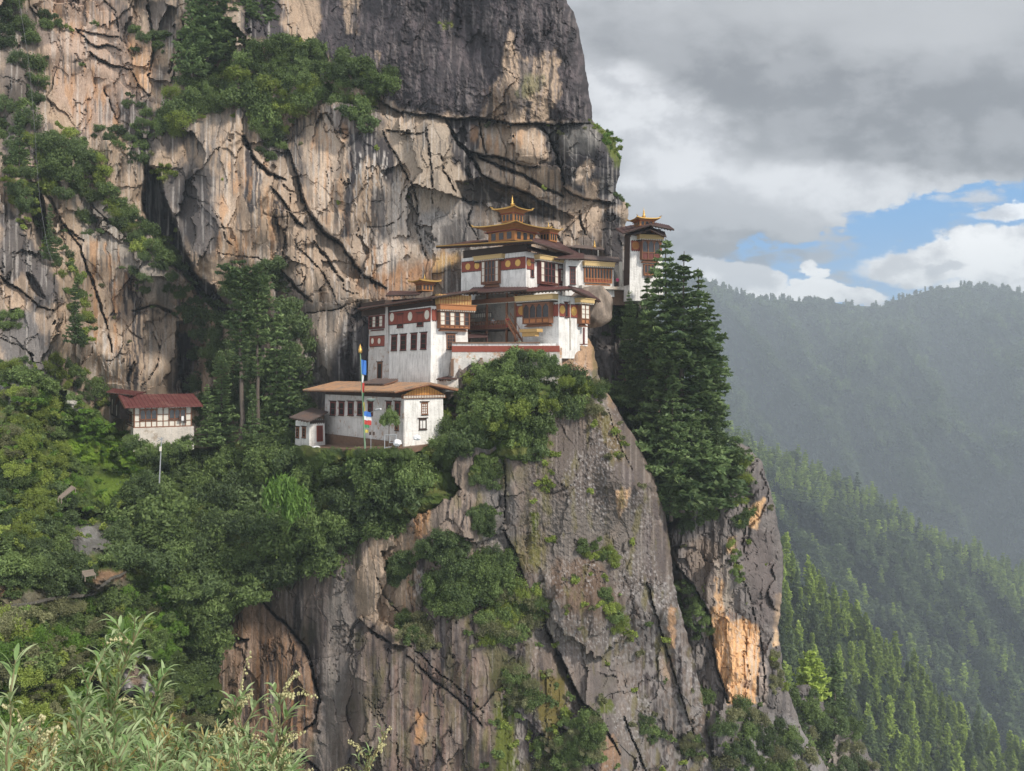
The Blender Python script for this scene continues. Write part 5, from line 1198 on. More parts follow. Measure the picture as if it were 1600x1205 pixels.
def lantern(parent, x, y_eave, D, ang, rx, body_w, body_h, rh, fh, fl=.3, two=False, mat=GOLD):
    """a gilded roof turret: carved box under a flared golden roof"""
    p = at(x, y_eave, D); c = (p.x, p.y); z = p.z; t = R(ang); ca, sa = math.cos(t), math.sin(t)
    def ring(w_, z0, z1, w2=None):
        w2 = w2 or w_; q = lambda r, zz: [Vector((c[0]+(u*ca-v*sa)*r, c[1]+(u*sa+v*ca)*r, zz)) for u, v in ((-1, -1), (1, -1), (1, 1), (-1, 1))]
        return q(w_, z0), q(w2, z1)
    mb = MB(); mb.poly(*ring(body_w, z-body_h, z-body_h*.3)); 
    for k in range(3): mb.poly(*ring(body_w*(1.06+.16*k), z-body_h*(.3-.1*k)+.001, z-body_h*(.2-.1*k), body_w*(1.12+.16*k)))
    o = mb.build('turret', DGOLD, parent); m2 = MB()
    for f in range(4):
        a = f*math.pi/2+t; nx, ny = math.sin(a), -math.cos(a); dx_, dy_ = math.cos(a), math.sin(a)
        for k in (-1, 0, 1):
            cx, cyy = c[0]+nx*body_w+dx_*k*body_w*.6, c[1]+ny*body_w+dy_*k*body_w*.6; w_ = body_w*.17
            m2.hexa([Vector((cx+dx_*q*w_+nx*e, cyy+dy_*q*w_+ny*e, zz)) for zz in (z-body_h*.88, z-body_h*.42) for q, e in ((-1, .04), (1, .04), (1, -.02), (-1, -.02))])
    m2.build('opening', GLASS, o)
    m3 = MB(); m3.poly(*ring(body_w*1.2, z-body_h*.36, z-body_h*.31)); m3.build('red_band', RED, o)
    gold_roof(parent, c, rx, rx, ang, z, rh, mat, fl)
    if fh: finial(parent, c, z+rh-.1, fh, mat)
    return c, z+rh
# ================================================================ the lower long house
H = thing('long_house', at(631, 694, 105), "long whitewashed house with a rusty low roof and orange boarded gable on the lowest terrace", 'house')
r, l = block(H, 631, 105, 40, 692, 508, 622, 712, WORN)
hw = MB(); r.box(hw, 0.02, r.L-.02, r.Z(660, 700), r.Z(660, 624), .0, .05); hw.build('bright_wall', WHITE, H)
for x0, x1 in ((516.9, 525.3), (530.6, 538.6), (544.6, 553.2), (559.5, 567), (576, 583.2), (604.6, 611.8), (618, 626)): window(H, l, x0, x1, 627.5, 649, cols=1, rows=2, minw=1.0)
window(H, l, 619.4, 623.6, 657.5, 672.5, cols=1, rows=2, mat=WOOD, minw=.8)
window(H, r, 657.5, 667.8, 628.4, 648, cols=3, rows=4, mat=WOOD)
window(H, r, 653.5, 665.5, 654, 671, cols=2, rows=1, mat=DWOOD)
mb = MB(); l.box(mb, .1, l.L, l.Z(570, 653.5), l.Z(570, 652), 0, .10); mb.build('ledge', STONEW, H)
mb = MB(); l.box(mb, .2, l.L, -11.8, l.Z(600, 688), 0, .35); mb.build('foundation', RUBBLE, H)
a, b, z0, z1 = r.rect(631, 692, 617, 622.5)
mb = MB(); r.box(mb, -.3, r.L+.3, z0, z1, -.1, .28); o = mb.build('cornice', WOOD, H); m2 = MB()
for i in range(26): c_ = -.2+i*(r.L+.4)/26; r.box(m2, c_, c_+.12, z0+.08, z1-.08, .2, .33)
m2.build('dentils', CREAM, o)
apx = r.L*.52; zr = r.Z(661, 599); ze = z1
mb = MB(); mb.poly([r.p(-.2, .12, ze), r.p(r.L+.2, .12, ze), r.p(apx, .12, zr-.15)], [r.p(-.2, -.3, ze), r.p(r.L+.2, -.3, ze), r.p(apx, -.3, zr-.15)])
g_ = mb.build('gable', plain('orange_boards', (.56, .27, .075), .7, scale=5, streak=True), H); m2 = MB()
for i in range(15):
    q = (i+.5)/15*r.L; hh = (zr-.3-ze)*(1-abs(q-apx)/(apx+.2 if q < apx else r.L+.2-apx)); r.box(m2, q-.03, q+.03, ze, ze+max(.05, hh), .13, .17)
m2.build('battens', ORW, g_)
Cc = r.O; u_, v_ = r.d, l.d
def hp(a, b, z): q = Cc+u_*a+v_*b; return Vector((q.x, q.y, z))
def plane(parent, pts, th, mat, name, ribs=True):
    mb = MB(); mb.slab(pts, th)
    if ribs:
        k = max(4, int((pts[1]-pts[0]).length/.5))
        for i in range(k+1): t = i/k; mb.bar(pts[0].lerp(pts[1], t)+Vector((0, 0, .03)), pts[3].lerp(pts[2], t)+Vector((0, 0, .03)), .05, 4)
    o = mb.build(name, mat, parent); m3 = MB(); k = max(3, int((pts[1]-pts[0]).length/.8))
    for i in range(k+1): t = i/k; dn = Vector((0, 0, th+.1)); m3.bar((pts[0].lerp(pts[1], t)-dn).lerp(pts[3].lerp(pts[2], t)-dn, .03), pts[3].lerp(pts[2], t)-dn, .08, 4)
    m3.build('rafters', WOOD, o); return o
zc = (HY-611)/F*103.5; zR = zr+.05
plane(H, [hp(-2.2, l.L+2.5, zc-.3), hp(-2.2, -1.2, zc), hp(apx, -1.2, zR), hp(apx, l.L+2.5, zR-.1)], .14, R_RUST, 'roof')
plane(H, [hp(r.L+1.6, -1.2, zc+.1), hp(r.L+1.6, l.L+2.5, zc+.1), hp(apx+.01, l.L+2.5, zR-.08), hp(apx+.01, -1.2, zR+.02)], .14, R_RUST, 'roof')
plane(H, [hp(.6, l.L*.55, zR-.15), hp(.6, l.L*.28, zR-.15), hp(2.8, l.L*.28, zR+.45), hp(2.8, l.L*.55, zR+.45)], .12, R_GREY, 'raised_roof')
mb = MB(); l.box(mb, 0, l.L, l.Z(570, 626), zc+.2, -.4, -.05); mb.build('attic_wall', DWOOD, H)
# ---- small annex at its left end
N1 = thing('gate_house', at(483.5, 692, 116), "small white lodge with a red door at the left end of the terrace", 'hut')
r1, l1 = block(N1, 483.5, 116, 40, 507, 462, 656, 700, WHITE)
mb = MB(); a, b, z0, z1 = r1.rect(494.4, 503.8, 665, 690); r1.box(mb, a, b, z0, z1, 0, .10); dr = mb.build('door', RED, N1); mb = MB(); r1.box(mb, a+.12, b-.12, z0+.2, z1-.15, .102, .13); mb.build('door_leaf', MAR, dr)
for x0, x1 in ((463.5, 468), (473.2, 478.6)): window(N1, l1, x0, x1, 667, 684, mat=WOOD, cols=1, minw=.8)
band(N1, r1, 484, 507, 656.5, 661, DWOOD, 'cornice')
roof_slab(N1, [(453, 652, 116.5), (482, 658, 112.5), (513, 643.5, 118), (488, 637, 122)], .16, R_GREY)
# ---- terrace
T_ = MB(); T_.poly([at(474, 702, 113)-Vector((0, 0, .6)), at(560, 703.5, 105)-Vector((0, 0, .6)), at(640, 702, 101.5)-Vector((0, 0, .6)), at(700, 690, 112), at(500, 690, 126)],
       [at(474, 701, 113), at(560, 702, 105), at(640, 700.5, 101.5), at(700, 688, 112), at(500, 690, 126)])
tr = T_.build('stone_terrace', RUBBLE); tag(tr, "narrow brown stone terrace along the front of the long house", 'terrace')
# ================================================================ the white tower
M = thing('white_tower', at(674, 600, 113), "tall white building with four narrow maroon windows in a row above the long house", 'monastery')
r, l = block(M, 674, 113, 35, 729, 602, 478, 612, WHITE, batter=.03)
band(M, l, 603, 673.5, 485.5, 505)
for x_, y_ in ((613.8, 496), (642.2, 494.5), (668.5, 492)): disc(M, l, x_, y_, .62, CREAM)
for x0, x1, y0, y1 in ((621.6, 631, 491, 512), (652.8, 662.6, 489, 510)): window(M, l, x0, x1, y0, y1, cols=1, rows=2)
for x0, x1, y0, y1 in ((613.4, 622, 523.7, 548), (627.8, 636.6, 522.6, 547.4), (644.2, 653, 521.2, 546.4), (659.4, 668.2, 520, 545.7)): window(M, l, x0, x1, y0, y1, cols=1, rows=3, minw=1.15)
band(M, r, 674.2, 682, 484, 501)
bay(M, r, 683, 728, 486, 518, WOOD, 6, False, .85, GLASS, .20, ORW, 2)
cornice(M, r, 681.7, 737, 478, 485.5, 1.1, ORW)
mb = MB(); a, b, z0, z1 = r.rect(680.5, 731, 461.5, 477.2); r.box(mb, a, b, z0, z1, -.1, .9); bd = mb.build('boarding', BOARD, M); m2 = MB()
for i in range(12): q = a+(b-a)*(i+.5)/12; r.box(m2, q-.04, q+.04, z0, z1, .902, .95)
r.box(m2, a, b, z0+.6, z0+.7, .952, .98); m2.build('battens', ORW, bd)
window(M, r, 696.5, 710.5, 521.5, 546, mat=WOOD, cols=3, rows=4)
r2, l2 = block(M, 603, 122.5, 35, 606, 577.5, 478, 612, WORN, 'side_wall')
bay(M, l2, 580, 601.5, 493, 517, MAR, 4, False, .4, GLASS, .15, MAR, 2)
band(M, l2, 579, 602, 525.5, 541)
for x_ in (584, 594.5): disc(M, l2, x_, 533, .42, CREAM)
window(M, l2, 592, 599.2, 566, 593, mat=WOOD, cols=1, rows=1, name='doorway', minw=1.1)
roof_slab(M, [(559, 482.5, 127), (676, 464.5, 110.6), (700, 463, 124), (600, 470, 138)], .22, R_DARK)
roof_slab(M, [(674, 464.5, 110.6), (746, 453.5, 114.5), (748, 451.5, 130), (690, 460, 126)], .22, R_DARK)
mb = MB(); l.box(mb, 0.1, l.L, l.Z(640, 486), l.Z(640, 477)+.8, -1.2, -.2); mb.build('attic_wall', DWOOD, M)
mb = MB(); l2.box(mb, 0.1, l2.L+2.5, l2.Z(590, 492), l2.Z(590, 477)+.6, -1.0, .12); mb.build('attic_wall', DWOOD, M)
roof_slab(M, [(603, 461.5, 128), (655, 459.5, 124), (660, 455, 132), (610, 454.5, 136)], .18, R_DARK, 'upper_roof')
lantern(M, 663.5, 440, 128, 35, 1.75, .95, 1.5, .5, .8, .15)
# ================================================================ the court block: balcony and arched bay
N = thing('court_building', at(873, 545, 112), "white building with an arched timber bay and an open wooden balcony", 'monastery')
r, l = block(N, 873, 112, 48, 905, 807, 462, 560, WHITE, batter=.012)
band(N, l, 807.5, 823, 478.5, 494.5); disc(N, l, 816, 485.5, .62, GOLD)
bay(N, l, 824, 864.5, 474, 510.6, WOOD, 4, True, .95, GLASS, .28, ORW)
cornice(N, l, 813, 872, 463, 470, 1.15)
band(N, l, 865.5, 872.8, 476, 494)
band(N, r, 873.5, 881, 475.5, 494.5); disc(N, r, 877.5, 484, .55, GOLD)
window(N, r, 881.8, 886.4, 473, 496, cols=1, rows=1, minw=.6)
band(N, r, 887.5, 901, 476.5, 496); disc(N, r, 895.5, 486.5, .62, GOLD)
bay(N, r, 901.5, 914, 474, 511, WOOD, 2, False, .8, GLASS, .25, ORW, 1)
cornice(N, r, 898, 920, 468, 474, 1.0)
mb = MB(); q = r.p(r.S(906.5), .5, 0); mb.bar((q.x, q.y, r.Z(906.5, 538)), (q.x, q.y, r.Z(906.5, 512)), .14, 6); r.box(mb, r.S(905), r.S(909), r.Z(906, 539), r.Z(906, 537.5), 0, .9); mb.build('drain_pipe', MAR, N)
mb = MB(); s_ = r.S(889.6); r.box(mb, s_-.07, s_+.07, r.Z(889, 547), r.Z(889, 470), 0, .16); mb.build('down_pipe', STONEW, N)
mb = MB(); r.box(mb, r.L-.02, r.L+2.6, r.Z(905, 545)+.4, r.Z(905, 463), -3.5, -.6); mb.build('wing_wall', WHITE, N)
roof_slab(N, [(797, 457.5, 117.5), (894, 451, 108.5), (892, 447, 121), (815, 449.5, 127)], .2, R_RED)
roof_slab(N, [(894, 451, 108.5), (938, 470.5, 120.5), (925, 456, 126), (888, 446.5, 119)], .2, R_DARK)
# balcony wing between the two
l.L2 = l.S(731)
mb = MB(); l.box(mb, l.L, l.L2+1.5, 3.4, 11.0, -3.6, -3.0); mb.build('rear_wall', STONEW, N)
mb = MB(); l.box(mb, l.L, l.L+1.3, l.Z(800, 500), l.Z(800, 476), -2.99, -2.8); mb.build('dark_doorway', GLASS, N)
mb = MB(); l.box(mb, l.L, l.L2+1.2, l.Z(770, 516.5), l.Z(770, 514.5), -3.2, .35); mb.build('balcony_floor', DWOOD, N)
mb = MB(); a, b = l.L+1.5, l.L2+.6; z0, z1 = l.Z(770, 514.3), l.Z(770, 502)
l.box(mb, a, b, z0, z0+.12, .15, .3); l.box(mb, a, b, z1-.1, z1, .15, .3); l.box(mb, a, b, (z0+z1)/2-.04, (z0+z1)/2+.04, .17, .28)
for i in range(26): q = a+(b-a)*i/25; l.box(mb, q-.05, q+.05, z0, z1+(.15 if i % 5 == 0 else 0), .18, .27)
rl = mb.build('railing', WOOD, N); m2 = MB(); l.box(m2, a, b, z0+.1, (z0+z1)/2-.05, .19, .24); m2.build('panel', MAR, rl)
mb = MB(); a, b = l.S(760), l.L2+.6; l.box(mb, a, b, l.Z(748, 496), l.Z(748, 488), -1.2, -1.1); lt = mb.build('lattice_screen', DWOOD, N); m2 = MB()
for i in range(11): q = a+(b-a)*(i+.5)/11; l.box(m2, q-.12, q+.12, l.Z(748, 495.5), l.Z(748, 489), -1.098, -1.05)
m2.build('panel', CREAM, lt)
for x_ in (735, 762, 793, 806.5):
    mb = MB(); q = l.S(x_); l.box(mb, q-.12, q+.12, 3.6, l.Z(x_, 458), .0, .24); mb.build('post', WOOD, N)
mb = MB(); l.box(mb, l.L-.1, l.L2+1.2, l.Z(770, 474), l.Z(770, 467), .0, .5); o = mb.build('beam', WOOD, N); m2 = MB()
for i in range(28): q = l.L+(l.L2-l.L)*i/28; l.box(m2, q, q+.14, l.Z(770, 475.2), l.Z(770, 474.1), .02, .45)
m2.build('dentils', CREAM, o)
roof_slab(N, [(728, 458.5, 121), (822, 452.5, 113), (826, 448.5, 122), (740, 449, 130)], .2, R_DARK)
mb = MB(); l.box(mb, l.L+1, l.L2+1.5, 3.4, l.Z(770, 517), -2.2, -2.0); mb.build('lower_wall', STONEW, N)
# stair down from the balcony
mb = MB(); s0, s1 = l.S(803), l.S(823)
za, zb = l.Z(803, 500), l.Z(823, 533)
for o_ in (.75, 1.7): mb.hexa([l.p(s0, o_, za-.25), l.p(s1, o_, zb-.25), l.p(s1, o_+.12, zb-.25), l.p(s0, o_+.12, za-.25), l.p(s0, o_, za+.12), l.p(s1, o_, zb+.12), l.p(s1, o_+.12, zb+.12), l.p(s0, o_+.12, za+.12)])
for i in range(11): t = (i+.5)/11; q = s0+(s1-s0)*t; z = za+(zb-za)*t; l.box(mb, q-.14, q+.14, z-.05, z+.03, .87, 1.7)
for o_ in (.75, 1.7): mb.bar(l.p(s0, o_, za+.95), l.p(s1, o_, zb+.95), .05, 5); [mb.bar(l.p(s0+(s1-s0)*t, o_, za+(zb-za)*t), l.p(s0+(s1-s0)*t, o_, za+(zb-za)*t+.95), .04, 4) for t in (0.02, .35, .68, .98)]
mb.build('stair', WOOD, N)
# the little shelf roof on brackets at the right end of the court
mb = MB(); a, b, z0, z1 = l.rect(829, 856, 515, 520); l.box(mb, a, b, z0, z1, 1.0, 2.2); l.box(mb, a+.5, b-.3, z0-.55, z0-.003, 1.2, 2.0); K = mb.build('court_gate', BOARD); tag(K, "small yellow timber gate shelf in the court under the arched bay", 'gate')
# court wall: white strip, red band, lower retaining wall
Wt = thing('terrace_wall', at(790, 570, 113), "whitewashed terrace wall with a long red stripe under the balcony court", 'wall')
wf = Fr(at(874.5, HY, 110.9), 3, -1); wl = wf.S(706)
mb = MB(); wf.box(mb, 0, wl, wf.Z(790, 602), wf.Z(790, 550), -2.5, 0); mb.build('retaining_wall', whitewash('stained_whitewash', (.42, .26, .16), .52, (.56, .53, .49)), Wt)
mb = MB(); wf.box(mb, 0, wl, wf.Z(790, 550)+.003, wf.Z(790, 540.5), -2.4, .06); mb.build('red_stripe', RED, Wt)
mb = MB(); wf.box(mb, .5, wl, wf.Z(790, 540.5)+.003, wf.Z(790, 537), -2.4, -.05); mb.build('parapet', WHITE, Wt)
mb = MB(); wf.box(mb, 2.6, wl, wf.Z(790, 537)+.003, wf.Z(790, 534.5), -2.5, .12); mb.build('coping', RUBBLE, Wt)
mb = MB(); wf.box(mb, 5, wl, 3.3, 3.6, -8, -2.4); mb.build('court_floor', RUBBLE, Wt)
for x0, x1, y0, y1 in ((704.5, 709, 561, 588), (750, 754, 559, 585)):
    mb = MB(); a, b, z0, z1 = wf.rect(x0, x1, y0, y1); wf.box(mb, a, b, z0, z1, 0, .2); mb.build('buttress_post', RUBBLE, Wt)
mb = MB(); wf.box(mb, -.3, 4.0, wf.Z(850, 620), wf.Z(850, 543), -3.0, -.9); mb.build('foundation', RUIN, Wt)
mb = MB(); pp = [at(712, 527.5, 116), at(761, 526, 117), at(764, 522, 120), at(716, 522, 120)]; mb.slab(pp, .12)
for i in (0, 1): mb.bar(pp[i]-Vector((0, 0, .1)), pp[i]-Vector((0, 0, 1.2)), .08, 5)
tag(mb.build('lean_to_roof', R_DARK), "low maroon lean to roof in the court left of the balcony posts", 'roof')
# shed by the tower foot
S_ = thing('stone_shed', at(700, 606, 109), "small grey shed with a flat maroon roof at the foot of the white tower", 'shed')
r, l = block(S_, 698, 109, 25, 716, 684, 592, 612, STONEW)
roof_slab(S_, [(682, 592.5, 111), (703, 592, 107.6), (719, 592.3, 110.5), (700, 588.5, 114)], .1, R_DARK)
# ================================================================ the upper temple
Ut = thing('golden_temple', at(822, 452, 124), "upper white temple crowned by two stacked golden roofs", 'temple')
r, l = block(Ut, 822, 124, 51, 886, 721, 393, 466, WHITE, batter=.01)
band(Ut, l, 722, 754.5, 408.5, 424); band(Ut, l, 783.5, 821.5, 403.5, 420.5)
for x_, y_ in ((732, 417), (746, 415.5), (794.5, 412.5), (810, 411)): disc(Ut, l, x_, y_, .5, GOLD)
bay(Ut, l, 756, 782.5, 406.5, 449.5, WOOD, 5, False, .6, GLASS, .12, MAR, 1)
cornice(Ut, l, 745, 789, 400.5, 406, .8)
band(Ut, r, 822.4, 834, 404, 421); disc(Ut, r, 825.5, 411, .5, GOLD)
window(Ut, r, 828.4, 833.4, 411, 433, cols=1, rows=1)
bay(Ut, r, 839, 866, 408, 451, MAR, 5, False, .8, GLASS, .12, WOOD, 1)
cornice(Ut, r, 835, 873, 402.5, 408.5, 1.0)
bay(Ut, r, 872, 880.5, 421, 446, MAR, 2, False, .5, GLASS, .15, MAR, 1)
roof_slab(Ut, [(682, 386, 133), (831, 377, 119.3), (838, 373.5, 130), (740, 376, 140)], .2, R_DARK)
mb = MB(); a_, b_ = at(682, 385.2, 133), at(831, 376.2, 119.3); mb.bar(a_, b_, .13, 4); mb.build('gilded_edge', GOLD, Ut)
roof_slab(Ut, [(831, 377, 119.3), (912, 401.5, 137), (880, 380, 140), (836, 372, 127)], .2, R_DARK)
roof_slab(Ut, [(822, 388, 121), (885, 407, 133), (870, 396, 137), (826, 384, 126)], .12, R_DARK, 'lower_roof')
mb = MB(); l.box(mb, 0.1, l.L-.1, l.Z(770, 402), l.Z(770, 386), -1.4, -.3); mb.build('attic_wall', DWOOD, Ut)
lantern(Ut, 800, 357, 130, 51, 4.1, 2.55, 2.3, .8, 0, .22)
lantern(Ut, 800.5, 328.5, 130, 51, 2.15, 1.15, 2.0, .75, 1.7, .2)
lantern(Ut, 857, 359.5, 133, 51, 1.5, .95, 1.9, .5, .9, .15)
# white wing between temple and gallery
Wg = thing('link_wing', at(897, 446, 129), "white wing with one tall window between the golden temple and the red gallery", 'temple')
r, l = block(Wg, 884, 129, 20, 912, 880, 406, 462, WHITE)
window(Wg, r, 890, 899, 417.5, 444.5, cols=2, rows=4, mat=MAR)
roof_slab(Wg, [(866, 404, 127), (912, 404, 128), (912, 396, 134), (872, 393, 136)], .18, R_DARK)
# ================================================================ the red gallery
Gy = thing('red_gallery', at(935, 447, 130), "low gallery with a wide red latticed window and gold cornice left of the corner tower", 'temple')
r, l = block(Gy, 909, 130, 24, 958.5, 905, 408, 462, WHITE)
bay(Gy, r, 912, 953.5, 418.5, 446, ORW, 9, True, .45, GLASS, .28, RED)
cornice(Gy, r, 909.5, 956.5, 411, 417, .8)
roof_slab(Gy, [(897, 403, 129), (972, 410, 136), (966, 402, 142), (900, 397, 137)], .14, R_GREY)
mb = MB(); q = r.S(970.7); r.box(mb, q-.2, q+.2, r.Z(970, 450), r.Z(970, 409), -.4, 0); mb.build('post', CREAM, Gy)
mb = MB(); r.box(mb, r.S(958.5), r.S(969), r.Z(963, 449), r.Z(963, 411), -2.6, -2.4); mb.build('dark_passage', DWOOD, Gy)
mb = MB(); r.box(mb, -.5, r.S(1000), r.Z(950, 453), r.Z(950, 448.5), -3.2, .9); mb.build('walkway', STONEW, Gy)
mb = MB(); r.box(mb, .5, r.S(985), r.Z(950, 476), r.Z(950, 453.2), -3.0, -.3); mb.build('walkway_wall', RUBBLE, Gy)
roof_slab(Gy, [(850, 382, 136), (944, 391, 139), (944, 385, 145), (850, 377, 146)], .14, R_GREY, 'rear_roof')
mb = MB(); q = at(934.5, 400, 138.5); mb.bar((q.x, q.y, (HY-409)/F*138.5), (q.x, q.y, (HY-391)/F*138.5), .09, 6); q2 = at(905, 400, 138.5); mb.bar((q2.x, q2.y, (HY-409)/F*138.5), (q2.x, q2.y, (HY-388)/F*138.5), .09, 6); mb.build('rear_post', CREAM, Gy)
q = at(929, 388, 141); finial(Gy, (q.x, q.y), q.z, 1.5)
# steps beside it
mb = MB(); sf = Fr(at(973.5, HY, 132), 20, 1)
for i in range(12): sf.box(mb, 0, sf.S(985), (HY-448)/F*132+i*.31, (HY-448)/F*132+(i+1)*.31, -(i+1)*.32-1.0, -i*.32)
tag(mb.build('stone_stair', STONEW), "steep stone steps between the red gallery and the corner tower", 'stairs')
# ================================================================ the corner tower
Tw = thing('corner_tower', at(985, 446, 130), "slender tower with dark spreading eaves and a carved bay at the cliff's outer corner", 'tower')
r, l = block(Tw, 985, 130, 15, 1034, 977, 364, 470, WHITE, batter=.02)
mb = MB(); l.box(mb, .05, l.L, l.Z(981, 446), l.Z(981, 366), 0, .12); mb.build('timber_side', DWOOD, Tw)
band(Tw, r, 986, 999, 376.5, 392); disc(Tw, r, 992.5, 384, .62, ORG and DGOLD)
bay(Tw, r, 1000, 1027.5, 376, 411.5, WOOD, 3, True, .9, GLASS, .36, MAR)
cornice(Tw, r, 995, 1033, 369.5, 375, 1.1)
bay(Tw, r, 1005, 1020, 413, 434, WOOD, 3, True, .4, GLASS, .25, ORW)
band(Tw, r, 1028.5, 1033.5, 376.5, 392)
roof_slab(Tw, [(974, 364.5, 127), (1016, 351, 125.5), (1016, 345.5, 134), (962, 357, 138)], .2, R_DARK)
roof_slab(Tw, [(1016, 351, 125.5), (1053, 358.5, 130), (1044, 352, 137), (1010, 345, 134)], .2, R_DARK)
roof_slab(Tw, [(978, 369, 127.5), (1016, 358.5, 126.2), (1016, 353, 132), (976, 362, 134)], .14, R_DARK, 'lower_roof')
roof_slab(Tw, [(1016, 358.5, 126.2), (1041, 370, 130), (1038, 362, 134), (1012, 353, 132)], .14, R_DARK, 'lower_roof')
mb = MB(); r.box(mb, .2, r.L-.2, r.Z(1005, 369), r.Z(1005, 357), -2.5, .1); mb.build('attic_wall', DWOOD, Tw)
lantern(Tw, 1006, 343.5, 131, 15, 1.85, 1.15, 1.15, .4, 1.6, .18)
# ================================================================ the farmhouse on the left
Fh = thing('farmhouse', at(209.4, 690, 115), "timber framed white farmhouse under a dark red roof on the left slope", 'house')
r, l = block(Fh, 209.4, 115, 30, 299, 198, 636, 669, CREAM, batter=0)
zt, zb = r.zt, r.zb
mb = MB(); r.box(mb, -.05, r.L+.05, zb, zb+.14, 0, .12); r.box(mb, -.05, r.L+.05, zt-.16, zt, 0, .14)
z_a = zb+(zt-zb)*.30; z_b = zb+(zt-zb)*.62
for z in (z_a, z_b): r.box(mb, 0, r.L, z-.05, z+.05, 0, .07)
for x_ in (210, 218.5, 227.5, 236.8, 245, 254.8, 264, 273.2, 281.3, 289.8, 298.6): q = r.S(x_); r.box(mb, q-.06, q+.06, zb+.14, zt-.16, 0, .09)
for z in (z_a, z_b, zb+.1): l.box(mb, 0, l.L, z-.05, z+.05, 0, .07)
for x_ in (199, 203.5, 208.8): q = l.S(x_); l.box(mb, q-.06, q+.06, zb, zt, 0, .09)
mb.build('timber_frame', WOOD, Fh)
for x0, x1 in ((218.5, 245), (264, 289.8)):
    a, b = r.S(x0), r.S(x1); xa = (x0+x1)/2; yb_ = HY-z_a*F/(115+r.S(xa)*r.d.y); yt_ = HY-(zt-.3)*F/(115+r.S(xa)*r.d.y)
    bay(Fh, r, x0, x1, yt_, yb_, WOOD, 3, True, .22, GLASS, .05, MAR)
window(Fh, l, 200.5, 206.5, 644, 660, mat=DWOOD, cols=1)
mb = MB(); m2 = MB()
for i in range(22): q = i*r.L/22; r.box(m2, q, q+.18, zt+.002, zt+.2, 0, .2)
m2.build('dentils', DWOOD, Fh)
mb = MB(); r.box(mb, -.1, r.L+.3, zb-3.2, zb-.003, -3, .15, -.1, r.L+.3); mb.build('stone_base', STONEW, Fh)
Cc = r.O; u_, v_ = r.d, l.d; wv = 4.6
zE = zt+.12; zRf = zE+1.45
plane(Fh, [hp(-1.2, -1.3, zE-.1), hp(r.L+1.3, -1.3, zE-.1), hp(r.L+1.0, wv, zRf), hp(-1.5, wv, zRf)], .12, R_RED, 'roof')
plane(Fh, [hp(r.L+1.0, wv*2.2, zE), hp(-1.5, wv*2.2, zE), hp(-1.5, wv+.01, zRf), hp(r.L+1.0, wv+.01, zRf)], .12, R_RED, 'roof')
Fa = thing('back_house', at(176, 645, 121), "dark timber house half hidden behind the farmhouse, its red roof a step higher", 'house')
r, l = block(Fa, 188, 120, 30, 224, 170, 616, 655, DWOOD)
roof_slab(Fa, [(166, 613, 120), (207, 617.5, 117), (228, 613, 124), (178, 607, 128)], .12, R_RED)
for x_ in (176, 183): mb = MB(); q = l.S(x_); l.box(mb, q-.35, q+.35, l.zb+.3, l.Z(x_, 624), 0, .05); mb.build('panel', STONEW, Fa)
# boulder wedged under the gallery
def boulder(name, c, rx, ry, rz, seed, label, col=(.27, .22, .18)):
    bm_v = []; n = 40; m_ = 28; F_ = []
    rng = np.random.default_rng(seed); d = rng.normal(size=(26, 3)); d /= np.linalg.norm(d, axis=1, keepdims=True); off = rng.uniform(.72, 1.0, 26)
    th = np.linspace(0, 2*np.pi, n, endpoint=False); ph = np.linspace(0.02, np.pi-.02, m_)
    T, Pp = np.meshgrid(th, ph); u = np.stack([np.cos(T)*np.sin(Pp), np.sin(T)*np.sin(Pp), np.cos(Pp)], -1).reshape(-1, 3)
    rr = np.min(np.where(u@d.T > .05, off/np.maximum(u@d.T, .05), 9), 1); rr = np.minimum(rr, 1.08)*(1+.03*pn(u[:, 0]*6+seed, u[:, 1]*6+u[:, 2]*4, seed))
    v = u*rr[:, None]*[rx, ry, rz]+np.array(c); idx = np.arange(n*m_).reshape(m_, n)
    f = np.stack([idx[:-1], idx[1:], np.roll(idx, -1, 1)[1:], np.roll(idx, -1, 1)[:-1]], -1).reshape(-1, 4)
    colr = np.tile(np.array(col), (len(v), 1)); s_ = pn(v[:, 0]*1.3, v[:, 2]*.5, seed+1)[:, None]; colr = colr*(1+.7*s_)
    me = mesh_np(name, v, f, True, {'col': colr}, M_ROCK); return tag(link(bpy.data.objects.new(name, me)), label, 'rock')
boulder('boulder', at(922, 478, 124.5), 3.6, 3.2, 3.2, 3, "big rounded boulder wedged beside the eaves under the red gallery", (.22, .175, .14))
